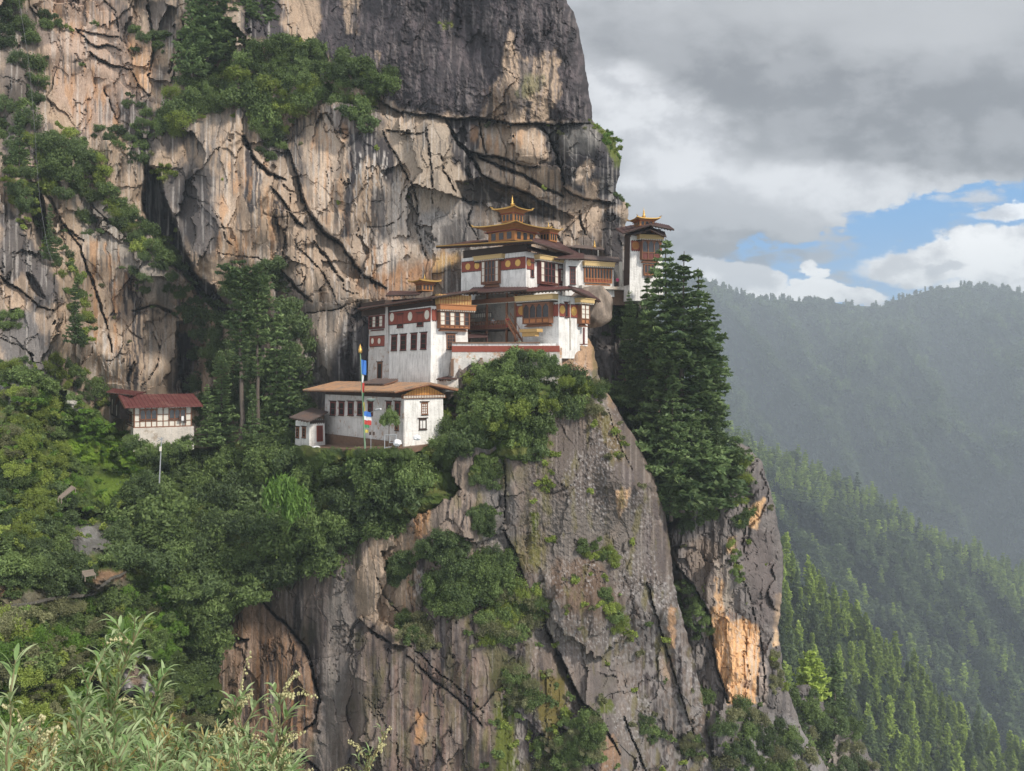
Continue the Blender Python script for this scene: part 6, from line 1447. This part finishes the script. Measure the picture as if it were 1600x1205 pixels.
# ---------------------------------------------------------------- small things about the houses
def cloth(name, rgb): return plain(name, rgb, .8, var=.15)
BLUE = cloth('blue_cloth', (.05, .17, .50)); CRED = cloth('red_cloth', (.50, .06, .05)); CWHT = cloth('white_cloth', (.7, .7, .7)); CGRN = cloth('green_cloth', (.08, .26, .12)); CYEL = cloth('yellow_cloth', (.60, .50, .12))
PINKC = cloth('pink_cloth', (.50, .06, .16)); ROBE = cloth('red_robe', (.30, .035, .04)); SKIN = plain('skin', (.42, .25, .17), .6, var=.1); HAIR = plain('black_hair', (.02, .017, .015), .6)
STEEL = plain('grey_steel', (.35, .36, .37), .5, .4, .2)
def flag(parent, x0, x1, y0, y1, D, mat, seed, name='flag'):
    n, m_ = 8, 6; V_ = []; F_ = []
    for i in range(n):
        for j in range(m_):
            u, v = i/(n-1), j/(m_-1); p = at(x0+(x1-x0)*u, y0+(y1-y0)*v, D); V_.append((p.x, p.y+.22*math.sin(u*7+seed+v*2)*u, p.z+.06*math.sin(v*5+seed)*u-.12*u))
    for i in range(n-1):
        for j in range(m_-1): a = i*m_+j; F_.append((a, a+1, a+m_+1, a+m_))
    me = bpy.data.meshes.new(name); me.from_pydata(V_, [], F_); me.materials.append(mat); me.polygons.foreach_set('use_smooth', [True]*len(F_))
    o = bpy.data.objects.new(name, me); COL.objects.link(o); o.parent = parent; o.matrix_parent_inverse = world_of(parent).inverted(); return o
D_ = 102.5
fp = thing('prayer_flag_pole', at(570, 700, D_), "tall pole with blue and coloured prayer flags in front of the long house", 'flagpole')
mb = MB(); mb.bar(at(570.5, 701, D_), at(563, 552, D_), .12, 8, .07); mb.build('pole', plain('pole_paint', (.16, .24, .15), .7), fp)
mb = MB(); mb.lathe(at(562.8, 552, D_), [(.16, 0), (.24, .1), (.24, .5), (.14, .6), (.18, .72), (.05, .95), (.02, 1.15)], 10); mb.build('finial', GOLD, fp, True)
for i, (x0, x1, y0, y1, m_) in enumerate([(564.5, 572, 562, 584, BLUE), (565, 568, 585, 597, CWHT), (565.6, 569.5, 598, 613, CRED), (567, 569, 613, 628, CGRN), (567.6, 570.5, 628, 642, CYEL),
                                          (568.5, 579.5, 642, 650, BLUE), (568.8, 580, 650, 656, CWHT), (569, 580, 656, 663, CRED), (570, 577, 663, 668, CGRN), (570.4, 576, 671, 676, CYEL)]):
    flag(fp, x0, x1, y0, y1, D_-.05, m_, i)
sg = thing('notice_board', at(579.5, 700, 102), "two small dark signs on a thin post right of the flag pole", 'sign')
mb = MB(); mb.bar(at(579.5, 701, 102), at(579.5, 675, 102), .04, 6); mb.build('post', STEEL, sg)
for x0, x1 in ((576.8, 580.2), (582, 585.5)):
    mb = MB(); a, b = at(x0, 680, 101.9), at(x1, 675, 101.9); mb.hexa([(a.x, a.y, a.z), (b.x, a.y, a.z), (b.x, a.y+.05, a.z), (a.x, a.y+.05, a.z), (a.x, a.y, b.z), (b.x, a.y, b.z), (b.x, a.y+.05, b.z), (a.x, a.y+.05, b.z)]); mb.build('board', DWOOD, sg)
lp = thing('wall_lamp', at(580, 641, 107), "white lamp on a long bracket on the long house wall beside the flags", 'lamp')
mb = MB(); mb.bar(at(578, 645, 108), at(588, 640.5, 105), .05, 6); mb.build('arm', STEEL, lp); mb = MB(); mb.bar(at(588, 640.5, 105), at(595, 639, 103.5), .16, 8, .1); mb.build('lamp_head', CWHT, lp)
dish = MB(); dish.lathe(at(580, 626, 104), [(.02, -.1), (.35, -.02), (.6, .18), (.62, .2), (.36, .03), (.03, -.04)], 14); tag(dish.build('satellite_dish', plain('dish_paint', (.45, .55, .5), .5)), "pale green dish under the eaves of the long house", 'dish')
bh = thing('drying_rack', at(612, 702, 101), "white metal frame with a pale bundle at the right end of the terrace", 'rack')
mb = MB()
for a, b in (((601, 701), (601, 680)), ((601, 680), (619, 679.5)), ((619, 679.5), (619, 699)), ((609, 680), (609, 692)), ((609, 692), (619, 691)), ((601, 700), (612, 698))): mb.bar(at(*a, 101), at(*b, 101), .06, 5)
mb.build('frame', STEEL, bh)
def lump(name, p, r, mat, label, cat, zs=.6, seed=1):
    v = []; rng = random.Random(seed)
    me = bpy.data.meshes.new(name); import bmesh
    bm = bmesh.new(); bmesh.ops.create_icosphere(bm, subdivisions=3, radius=1)
    for q in bm.verts: k = 1+.35*mnoise.noise(q.co*2+Vector((seed, 0, 0))); q.co = Vector((q.co.x*r*k*1.3, q.co.y*r*k, q.co.z*r*zs*k))
    bm.to_mesh(me); bm.free(); me.materials.append(mat); o = bpy.data.objects.new(name, me); link(o); o.location = p; return tag(o, label, cat)
lump('bundle', at(621, 692, 100.8), .38, CWHT, "white bundle hanging by the metal frame at the right end of the terrace", 'bundle', 1.0, 2)
lump('plastic_sheet', at(493, 699, 110.5), .45, CWHT, "crumpled white sheet lying on the terrace near the red door", 'sheet', .4, 3)
lump('white_sack', at(651.5, 684, 100), .32, CWHT, "white sack in the bushes under the right end of the long house", 'sack', 1.0, 4)
one_bush(608, 660, 1.25, 'mid', "small round tree standing on the terrace in front of the long house", 'young_tree', BM['mid'][1], 103.5, 1.3)
yt = MB(); yt.bar(at(607.5, 700, 102), at(608, 664, 102.5), .07, 6); yt.build('stem', M_BARK, [o for o in COL.objects if o.name.startswith('young_tree')][0])
# utility pole on the slope, its wires, and the cable down the left gully
ut = thing('utility_pole', at(250, 752, 106), "thin grey utility pole standing below the farmhouse", 'pole')
mb = MB(); mb.bar(at(249, 755, 104), at(252.5, 683, 104), .09, 6, .06); mb.build('pole', STEEL, ut); mb = MB(); mb.bar(at(245, 690, 104), at(256, 684, 104), .05, 5); mb.bar(at(246, 684, 104), at(256, 688, 104), .04, 5); mb.build('crossarm', STEEL, ut)
mb = MB(); mb.bar(at(250.6, 705, 103.8), at(250.9, 698, 103.8), .16, 6); mb.build('meter_box', CREAM, ut)
DSTONE_C = plain('grey_cable', (.16, .16, .16), .6)
def wire(name, pts, D, r, label):
    P = [at(x, y, D if np.ndim(D) == 0 else D[i]) for i, (x, y) in enumerate(pts)]
    v, f = tube_np(P, [r]*len(P), 5); me = mesh_np(name, v, f, True, None, DSTONE_C); tag(link(bpy.data.objects.new(name, me)), label, 'cable')
wire('cable', [(28, -10), (36, 40), (44, 90), (50, 150), (55, 210), (57, 250), (62, 310), (68, 350), (74, 385), (82, 410)], 121, .02, "thin pale cable hanging down the narrow gully at the left")
# bench, stone path and plank roof on the slope
PLANK = plain('weathered_planks', (.21, .17, .135), .85, scale=6, var=.5)
bn = thing('bench', at(140, 905, 86), "pale wooden bench on the small clearing beside the stone steps", 'bench')
dB = 86
mb = MB(); P = [at(128, 895, dB+.5), at(132, 900.5, dB-.5), at(150, 897, dB-.3), at(146, 892, dB+.7)]; mb.slab(P, .10); mb.build('seat', PLANK, bn)
mb = MB(); P = [at(128, 892, dB+.6), at(146, 889.5, dB+.8), at(146, 892, dB+.8), at(128, 894.5, dB+.6)]; mb.slab([P[0], P[1], P[1]+Vector((0, .08, 0)), P[0]+Vector((0, .08, 0))], .3); mb.build('backrest', PLANK, bn)
for x_, y_, q in ((129, 896, .4), (133, 901, -.4), (149, 897.5, -.2), (145.5, 893, .6)):
    mb = MB(); a = at(x_, y_, dB+q); mb.bar(a, a-Vector((0, 0, .5)), .05, 5); mb.build('leg', PLANK, bn)
DSTONE = plain('grey_stone', (.11, .10, .085), .9, scale=2, var=.6, bmp=.1)
d0 = 84.5
DSTONE_ = None
def low_wall(name, x0, x1, y0, y1, label, n=40, D0=80, rnd=7):
    r_ = random.Random(rnd); mb = MB()
    for i in range(n):
        t = (i+.5)/n; x_ = x0+(x1-x0)*t; y_ = y0+(y1-y0)*t+math.sin(t*9)*1.5; c_ = at(x_, y_, (surf(x_, y_) or D0)-.4); s_ = r_.uniform(.7, 1.2)
        wx = abs(x1-x0)/n/F*D0*.56; mb.hexa([c_+Vector((a*wx+r_.uniform(-.04, .04), b*.3, e*.10*s_)) for e in (-1, 1) for a, b in ((-1, -1), (1, -1), (1, 1), (-1, 1))])
    tag(mb.build(name, DSTONE), label, 'wall')
low_wall('stone_steps', 152, 196, 918, 893, "short flight of grey stone steps climbing to the right of the bench", 12, 84, 5)
low_wall('path_wall', 20, 150, 946, 926, "low grey stone wall edging the path below the bench")
low_wall('path_wall', 0, 48, 972, 974, "short low stone wall near the left edge below the path", 16, 78, 9)
pr = thing('plank_shelter', at(104, 778, 92), "small leaning plank roof in the bushes of the left slope", 'shelter')
mb = MB(); dp = 90.5; P = [at(91, 777, dp-.4), at(96, 779, dp-.6), at(118, 762, dp), at(112, 759, dp+.5)]; mb.slab(P, .08)
for i in range(5): t = i/4; mb.bar(P[0].lerp(P[1], t)+Vector((0, 0, .03)), P[3].lerp(P[2], t)+Vector((0, 0, .03)), .03, 4)
mb.build('roof', PLANK, pr)
mb = MB()
for q in P[:2]+P[2:]: mb.bar(q-Vector((0, 0, .08)), q-Vector((0, 0, .55)), .05, 5)
mb.build('post', PLANK, pr)
gar = thing('hanging_clothes', at(287, 655, 112.5), "dark clothes hung out of the right window of the farmhouse", 'clothes')
rF = Fr(at(209.4, HY, 115), 30, 1)
for i, (x_, y0, y1, m_) in enumerate([(280.5, 651, 658, DWOOD), (284.5, 650, 657, CWHT), (288, 650, 661, DWOOD)]):
    mb = MB(); a = rF.S(x_); rF.box(mb, a-.2, a+.2, rF.Z(x_, y1), rF.Z(x_, y0), .42, .5, a-.14, a+.14); mb.build('garment', m_, gar)
# ---------------------------------------------------------------- people
def person(loc, face, h, coat, label, robe=False, arm=0.0):
    """one skinned body with separate clothing and hair; face: heading in degrees (0 looks to the camera)"""
    k = h/1.72; e = thing('person', loc, label, 'person'); 
    J = {'hip': (0, 0, .93), 'chest': (0, 0, 1.28), 'neck': (0, 0, 1.45), 'head': (0, -.02, 1.56), 'top': (0, -.01, 1.66)}
    Pn = [(0, 0, .93, .14), (0, 0, 1.12, .13), (0, 0, 1.32, .155), (0, 0, 1.46, .055), (0, -.02, 1.55, .085), (0, -.015, 1.64, .085)]
    vs = [p[:3] for p in Pn]; rr = [p[3] for p in Pn]; ed = [(i, i+1) for i in range(5)]
    def chain(start, pts):
        a = start
        for p in pts: vs.append(p[:3]); rr.append(p[3]); ed.append((a, len(vs)-1)); a = len(vs)-1
        return a
    for s in (-1, 1):
        chain(0, [(s*.10, 0, .86, .10), (s*.11, -.02, .48, .062), (s*.11, .01, .09, .042), (s*.12, -.14, .04, .035)])
        w_ = chain(2, [(s*.19, 0, 1.38, .06), (s*.25, -.02, 1.12, .042), (s*.22, -.16-arm, .93+arm*.6, .03), (s*.21, -.22-arm, .90+arm*.6, .026)])
        for f in range(4): chain(w_, [(s*.21+(f-1.5)*.022, -.27-arm, .88+arm*.6, .010), (s*.21+(f-1.5)*.024, -.30-arm-.008*(f % 2), .85+arm*.6, .008)])
        chain(w_, [(s*.21-s*.045, -.24-arm, .885+arm*.6, .011), (s*.21-s*.055, -.27-arm, .87+arm*.6, .009)])
    def skin(nm, V, E, rad, mat, root=0):
        me = bpy.data.meshes.new(nm); me.from_pydata([(a*k, b*k, c*k) for a, b, c in V], E, []); o = bpy.data.objects.new(nm, me); link(o, e); me.materials.append(mat)
        sm = o.modifiers.new('skin', 'SKIN'); sm.use_smooth_shade = True
        for i, q in enumerate(rad): me.skin_vertices[0].data[i].radius = (q*k, q*k)
        me.skin_vertices[0].data[root].use_root = True
        sb = o.modifiers.new('sub', 'SUBSURF'); sb.levels = 1; sb.render_levels = 2; return o
    body = skin('body', vs, ed, rr, SKIN)
    # clothing
    cv = [(0, 0, .80), (0, 0, 1.12), (0, 0, 1.36)]; cr = [.185, .155, .185]; ce = [(0, 1), (1, 2)]
    for s in (-1, 1):
        i0 = len(cv); cv += [(s*.19, 0, 1.39), (s*.25, -.02, 1.12), (s*.22, -.14-arm, .95+arm*.6)]; cr += [.08, .066, .05]; ce += [(2, i0), (i0, i0+1), (i0+1, i0+2)]
    if robe:
        i0 = len(cv); cv += [(0, 0, .45), (0, 0, .12)]; cr += [.20, .23]; ce += [(0, i0), (i0, i0+1)]
        skin('robe', cv, ce, cr, coat)
    else:
        skin('jacket', cv, ce, cr, coat)
        tv = [(0, 0, .88)]; tr2 = [.16]; te = []
        for s in (-1, 1): i0 = len(tv); tv += [(s*.10, 0, .80), (s*.11, -.02, .46), (s*.11, .01, .12)]; tr2 += [.115, .085, .07]; te += [(0, i0), (i0, i0+1), (i0+1, i0+2)]
        skin('trousers', tv, te, tr2, DWOOD)
    hv = [(0, .02, 1.60), (0, .015, 1.665)]; skin('hair', hv, [(0, 1)], [.092, .088], HAIR)
    mb = MB()
    for s in (-1, 1): mb.lathe((s*.032*k, -.107*k, 1.575*k), [(.004, -.008), (.010, 0), (.004, .008)], 6)
    me = bpy.data.meshes.new('eyes'); me.from_pydata(mb.v, [], mb.f); me.materials.append(HAIR); link(bpy.data.objects.new('eyes', me), e)
    mb = MB(); mb.hexa([(a, b, c) for c in (1.525*k, 1.565*k) for a, b in ((-.012*k, -.125*k), (.012*k, -.125*k), (.008*k, -.09*k), (-.008*k, -.09*k))]); me = bpy.data.meshes.new('nose'); me.from_pydata(mb.v, [], mb.f); me.materials.append(SKIN); link(bpy.data.objects.new('nose', me), e)
    e.rotation_euler = (0, 0, R(face)); return e
lN = Fr(at(873, HY, 112), 42, -1)
q = lN.p(lN.S(797), .55, lN.Z(770, 514.5)); person(q, -20, 1.65, ROBE, "person in a dark red robe standing at the right end of the open balcony", True, .05)
q = lN.p(lN.S(766), -.6, lN.Z(770, 514.5)); person(q, 30, 1.65, CWHT, "person in a pale top behind the railing in the middle of the balcony", False, .05)
rG = Fr(at(909, HY, 130), 24, 1); q = rG.p(rG.S(962.5), .45, rG.Z(950, 448.4)); person(q, 20, 1.6, PINKC, "person in a bright pink top beside the red gallery passage", False)
# ---------------------------------------------------------------- foreground herbs
def blade_mat(name, c1, c2):
    m, b = new_mat(name, .5, .35); t = X(attr('tint').outputs['Fac']); c = mix(t, c1, c2); X.put(b.inputs['Base Color'], c)
    tr = X.nt.nodes.new('ShaderNodeBsdfTranslucent'); X.put(tr.inputs[0], mul(c, 1.3)); ms = X.nt.nodes.new('ShaderNodeMixShader'); ms.inputs[0].default_value = .3
    X.nt.links.new(b.outputs[0], ms.inputs[1]); X.nt.links.new(tr.outputs[0], ms.inputs[2]); X.nt.links.new(ms.outputs[0], X.nt.nodes['Material Output'].inputs[0]); return m
F_LEAF = blade_mat('herb_leaves', (.16, .27, .09), (.46, .54, .30)); F_STEM = blade_mat('herb_stems', (.20, .17, .09), (.36, .33, .18)); F_FLOW = blade_mat('herb_flowers', (.44, .44, .20), (.62, .58, .36)); F_DRY = blade_mat('dry_leaves', (.28, .20, .07), (.42, .36, .14))
def blade(V_, F_, T_, base, d, up, L, w_, curl, tint, seg=5, lobes=0):
    d = d.normalized(); side = d.cross(up)
    if side.length < 1e-3: side = Vector((1, 0, 0))
    side.normalize(); nrm = side.cross(d).normalized(); o = len(V_)
    for i in range(seg+1):
        t = i/seg; c = base+d*L*t - nrm*0 + Vector((0, 0, -1))*curl*L*t*t + nrm*L*.06*math.sin(t*3)
        ww = w_*(math.sin(math.pi*min(1, t*.93+.06))**.8)*(1-.25*t)
        if lobes: ww *= 1+.45*(1 if i % 2 else -1)*(i < seg)
        V_ += [c-side*ww+nrm*ww*.35, c, c+side*ww+nrm*ww*.35]; T_ += [tint, tint*.8, tint]
    for i in range(seg): a = o+i*3; F_ += [(a, a+1, a+4, a+3), (a+1, a+2, a+5, a+4)]
def herb(seed, base, tip, mat_kind='leaf', leaf_L=.085, n=26, flowers=0., bushy=.0, bend=.12, w_=.013):
    r = random.Random(seed); e_label = None
    P = []; n_p = 14; ax = (tip-base); side = Vector((r.uniform(-1, 1), r.uniform(-.5, .5), 0))*bend*ax.length
    for i in range(n_p): t = i/(n_p-1); P.append(base+ax*t+side*math.sin(t*math.pi)*.8+Vector((r.uniform(-1, 1), r.uniform(-1, 1), 0))*.004)
    LV, LF, LT = [], [], []; SV = [tube_np(P, [.0052*(1-.75*i/(n_p-1)) for i in range(n_p)], 6)]; FV, FF, FT = [], [], []
    ln = lambda t: P[min(int(t*(n_p-1)), n_p-2)].lerp(P[min(int(t*(n_p-1)), n_p-2)+1], t*(n_p-1)-min(int(t*(n_p-1)), n_p-2))
    for i in range(n):
        t = .25+.75*(i+r.random()*.5)/n; b = ln(min(t, .999)); a = i*2.4+r.uniform(-.4, .4); up = .75+.6*t
        d = Vector((math.cos(a), math.sin(a), up)); L = leaf_L*1.35*r.uniform(.6, 1.15)*(1.1-.5*t)
        blade(LV, LF, LT, b, d, Vector((0, 0, 1)), L, w_*.62*r.uniform(.7, 1.2), r.uniform(.1, .5), r.random(), 6, 0)
        if r.random() < .55+bushy:      # side shoot with a tuft of leaves
            L2 = leaf_L*r.uniform(.6, 1.5)*(1.3-t*.8); tp_ = b+d.normalized()*L2+Vector((0, 0, L2*.25)); SV.append(tube_np([b, b.lerp(tp_, .5), tp_], [.0022, .0018, .001], 4))
            for k in range(6):
                q = a+k*1.3; dd = d.normalized()*.9+Vector((math.cos(q), math.sin(q), .25))*.8; blade(LV, LF, LT, b.lerp(tp_, .35+.65*k/5), dd, Vector((0, 0, 1)), L*.8*r.uniform(.7, 1.1), w_*.42, r.uniform(0, .5), r.random(), 4)
    if flowers:
        for i in range(int(flowers)):
            t = r.uniform(.62, 1.0); b = ln(min(t, .999)); a = r.uniform(0, 6.28); L = r.uniform(.05, .13); tp_ = b+Vector((math.cos(a)*.8, math.sin(a)*.8, r.uniform(-.1, 1.0)))*L; md = b.lerp(tp_, .5)+Vector((0, 0, L*.25))
            SV.append(tube_np([b, md, tp_], [.0016, .0013, .0008], 4))
            for k in range(26):
                u = (k+1)/26; c = (b*(1-u)**2+md*2*u*(1-u)+tp_*u*u); o = len(FV); s_ = .0034*r.uniform(.7, 1.3); off = Vector((r.uniform(-1, 1), r.uniform(-1, 1), r.uniform(-1.4, .2)))*.006
                for vx in ((-1, 0, 0), (0, -1, 0), (1, 0, 0), (0, 1, 0), (0, 0, 1.3), (0, 0, -1.3)): FV.append(c+off+Vector(vx)*s_); FT.append(r.random())
                FF += [(o, o+1, o+4), (o+1, o+2, o+4), (o+2, o+3, o+4), (o+3, o, o+4), (o+1, o, o+5), (o+2, o+1, o+5), (o+3, o+2, o+5), (o, o+3, o+5)]
    sv, sf = join_np(SV)
    out_ = [('stem', mesh_np('stem', sv, sf, True, {'tint': np.random.default_rng(seed).random(len(sv))}, F_STEM)),
            ('leaves', mesh_np('leaves', np.array(LV), LF, True, {'tint': np.array(LT)}, F_DRY if mat_kind == 'dry' else F_LEAF))]
    if FV: out_.append(('flowers', mesh_np('flowers', np.array(FV), FF, False, {'tint': np.array(FT)}, F_FLOW)))
    return out_
def place_herb(seed, x, ytop, D, xb, label, group=None, **kw):
    base = at(xb, 578, D); base.z = -1.62; base.y = D+.15; tip = at(x, ytop, D); e = thing('wild_herb', base, label, 'plant', group)
    for nm, me in herb(seed, Vector((0, 0, 0)), tip-base, **kw): o = bpy.data.objects.new(nm, me); link(o, e)
rh = random.Random(3)
place_herb(1, 212, 992, 2.3, 90, "tallest pale green herb arching up to the right above the foreground foliage", n=40, bushy=.45, leaf_L=.10, flowers=4, bend=.1)
place_herb(2, 163, 1003, 2.35, 120, "thin upright herb spike beside the tallest herb", n=22, leaf_L=.07, bend=.03)
place_herb(3, 248, 1065, 2.4, 200, "leafy herb right of the tallest herb", n=30, leaf_L=.09, bushy=.3)
place_herb(4, 142, 1055, 2.2, 105, "leafy herb left of the tallest herb", n=30, leaf_L=.09, bushy=.3)
place_herb(5, 440, 1084, 2.3, 330, "herb with a drooping pale flower plume at the right of the foreground clump", n=26, flowers=12, bend=.2)
place_herb(6, 362, 1092, 2.3, 320, "herb with an arching pale flower plume beside the brown crag", n=26, flowers=12, bend=.2)
place_herb(7, 605, 1145, 2.6, 500, "thin lone herb stem leaning right at the bottom edge", n=16, leaf_L=.05, flowers=5, w_=.006)
place_herb(8, 580, 1175, 2.6, 540, "short lone herb stem at the bottom edge", n=12, leaf_L=.05, flowers=3, w_=.006)
place_herb(9, 18, 1070, 1.7, -60, "herb whose leaves reach in from the left edge", n=20, leaf_L=.09, bend=.1)
tops = [(-30, 1120), (0, 1118), (60, 1105), (110, 1100), (150, 1105), (200, 1110), (260, 1120), (300, 1105), (350, 1112), (400, 1118), (430, 1140), (460, 1165), (500, 1195)]
for i in range(104):
    x_ = rh.uniform(-30, 455); yt_ = np.interp(x_, [p[0] for p in tops], [p[1] for p in tops])+rh.uniform(34, 130); D = rh.uniform(1.9, 3.0); fl = (x_ < 130 and rh.random() < .3) or (x_ > 330 and rh.random() < .3)
    place_herb(100+i, x_, yt_, D, x_+rh.uniform(-90, 60), "pale green herb with flower sprays in the foreground clump at the lower left" if fl else "pale green herb in the foreground clump at the lower left",
               'flowering herbs of the foreground clump' if fl else 'herbs of the foreground clump', mat_kind='dry' if rh.random() < .12 else 'leaf', n=rh.randint(16, 24), leaf_L=rh.uniform(.065, .10), flowers=4 if fl else 0, bushy=rh.uniform(-.1, .3), w_=rh.uniform(.006, .015))
# the trail edge the herbs grow on
gx, gy = np.meshgrid(np.linspace(-5, 6, 90), np.linspace(-2, 4.2, 60)); gz = -1.66+fbm(gx, gy, 4, 5)*.10; edge = 3.05+fbm(gx*.9, gx*0, 3, 8)*.5; gz = gz-np.clip(gy-edge, 0, None)**1.0*3.2
idx = np.arange(gx.size).reshape(gx.shape); f = np.stack([idx[:-1, :-1], idx[:-1, 1:], idx[1:, 1:], idx[1:, :-1]], -1).reshape(-1, 4)
co = np.stack([gx, gy, gz], -1).reshape(-1, 3); cl = np.tile(np.array([.30, .20, .14]), (len(co), 1))*(1+.4*fbm(co[:, 0]*3, co[:, 1]*3, 3, 2)[:, None])
tag(link(bpy.data.objects.new('trail', mesh_np('trail', co, f, True, {'col': cl}, M_ROCK))), kind='structure')
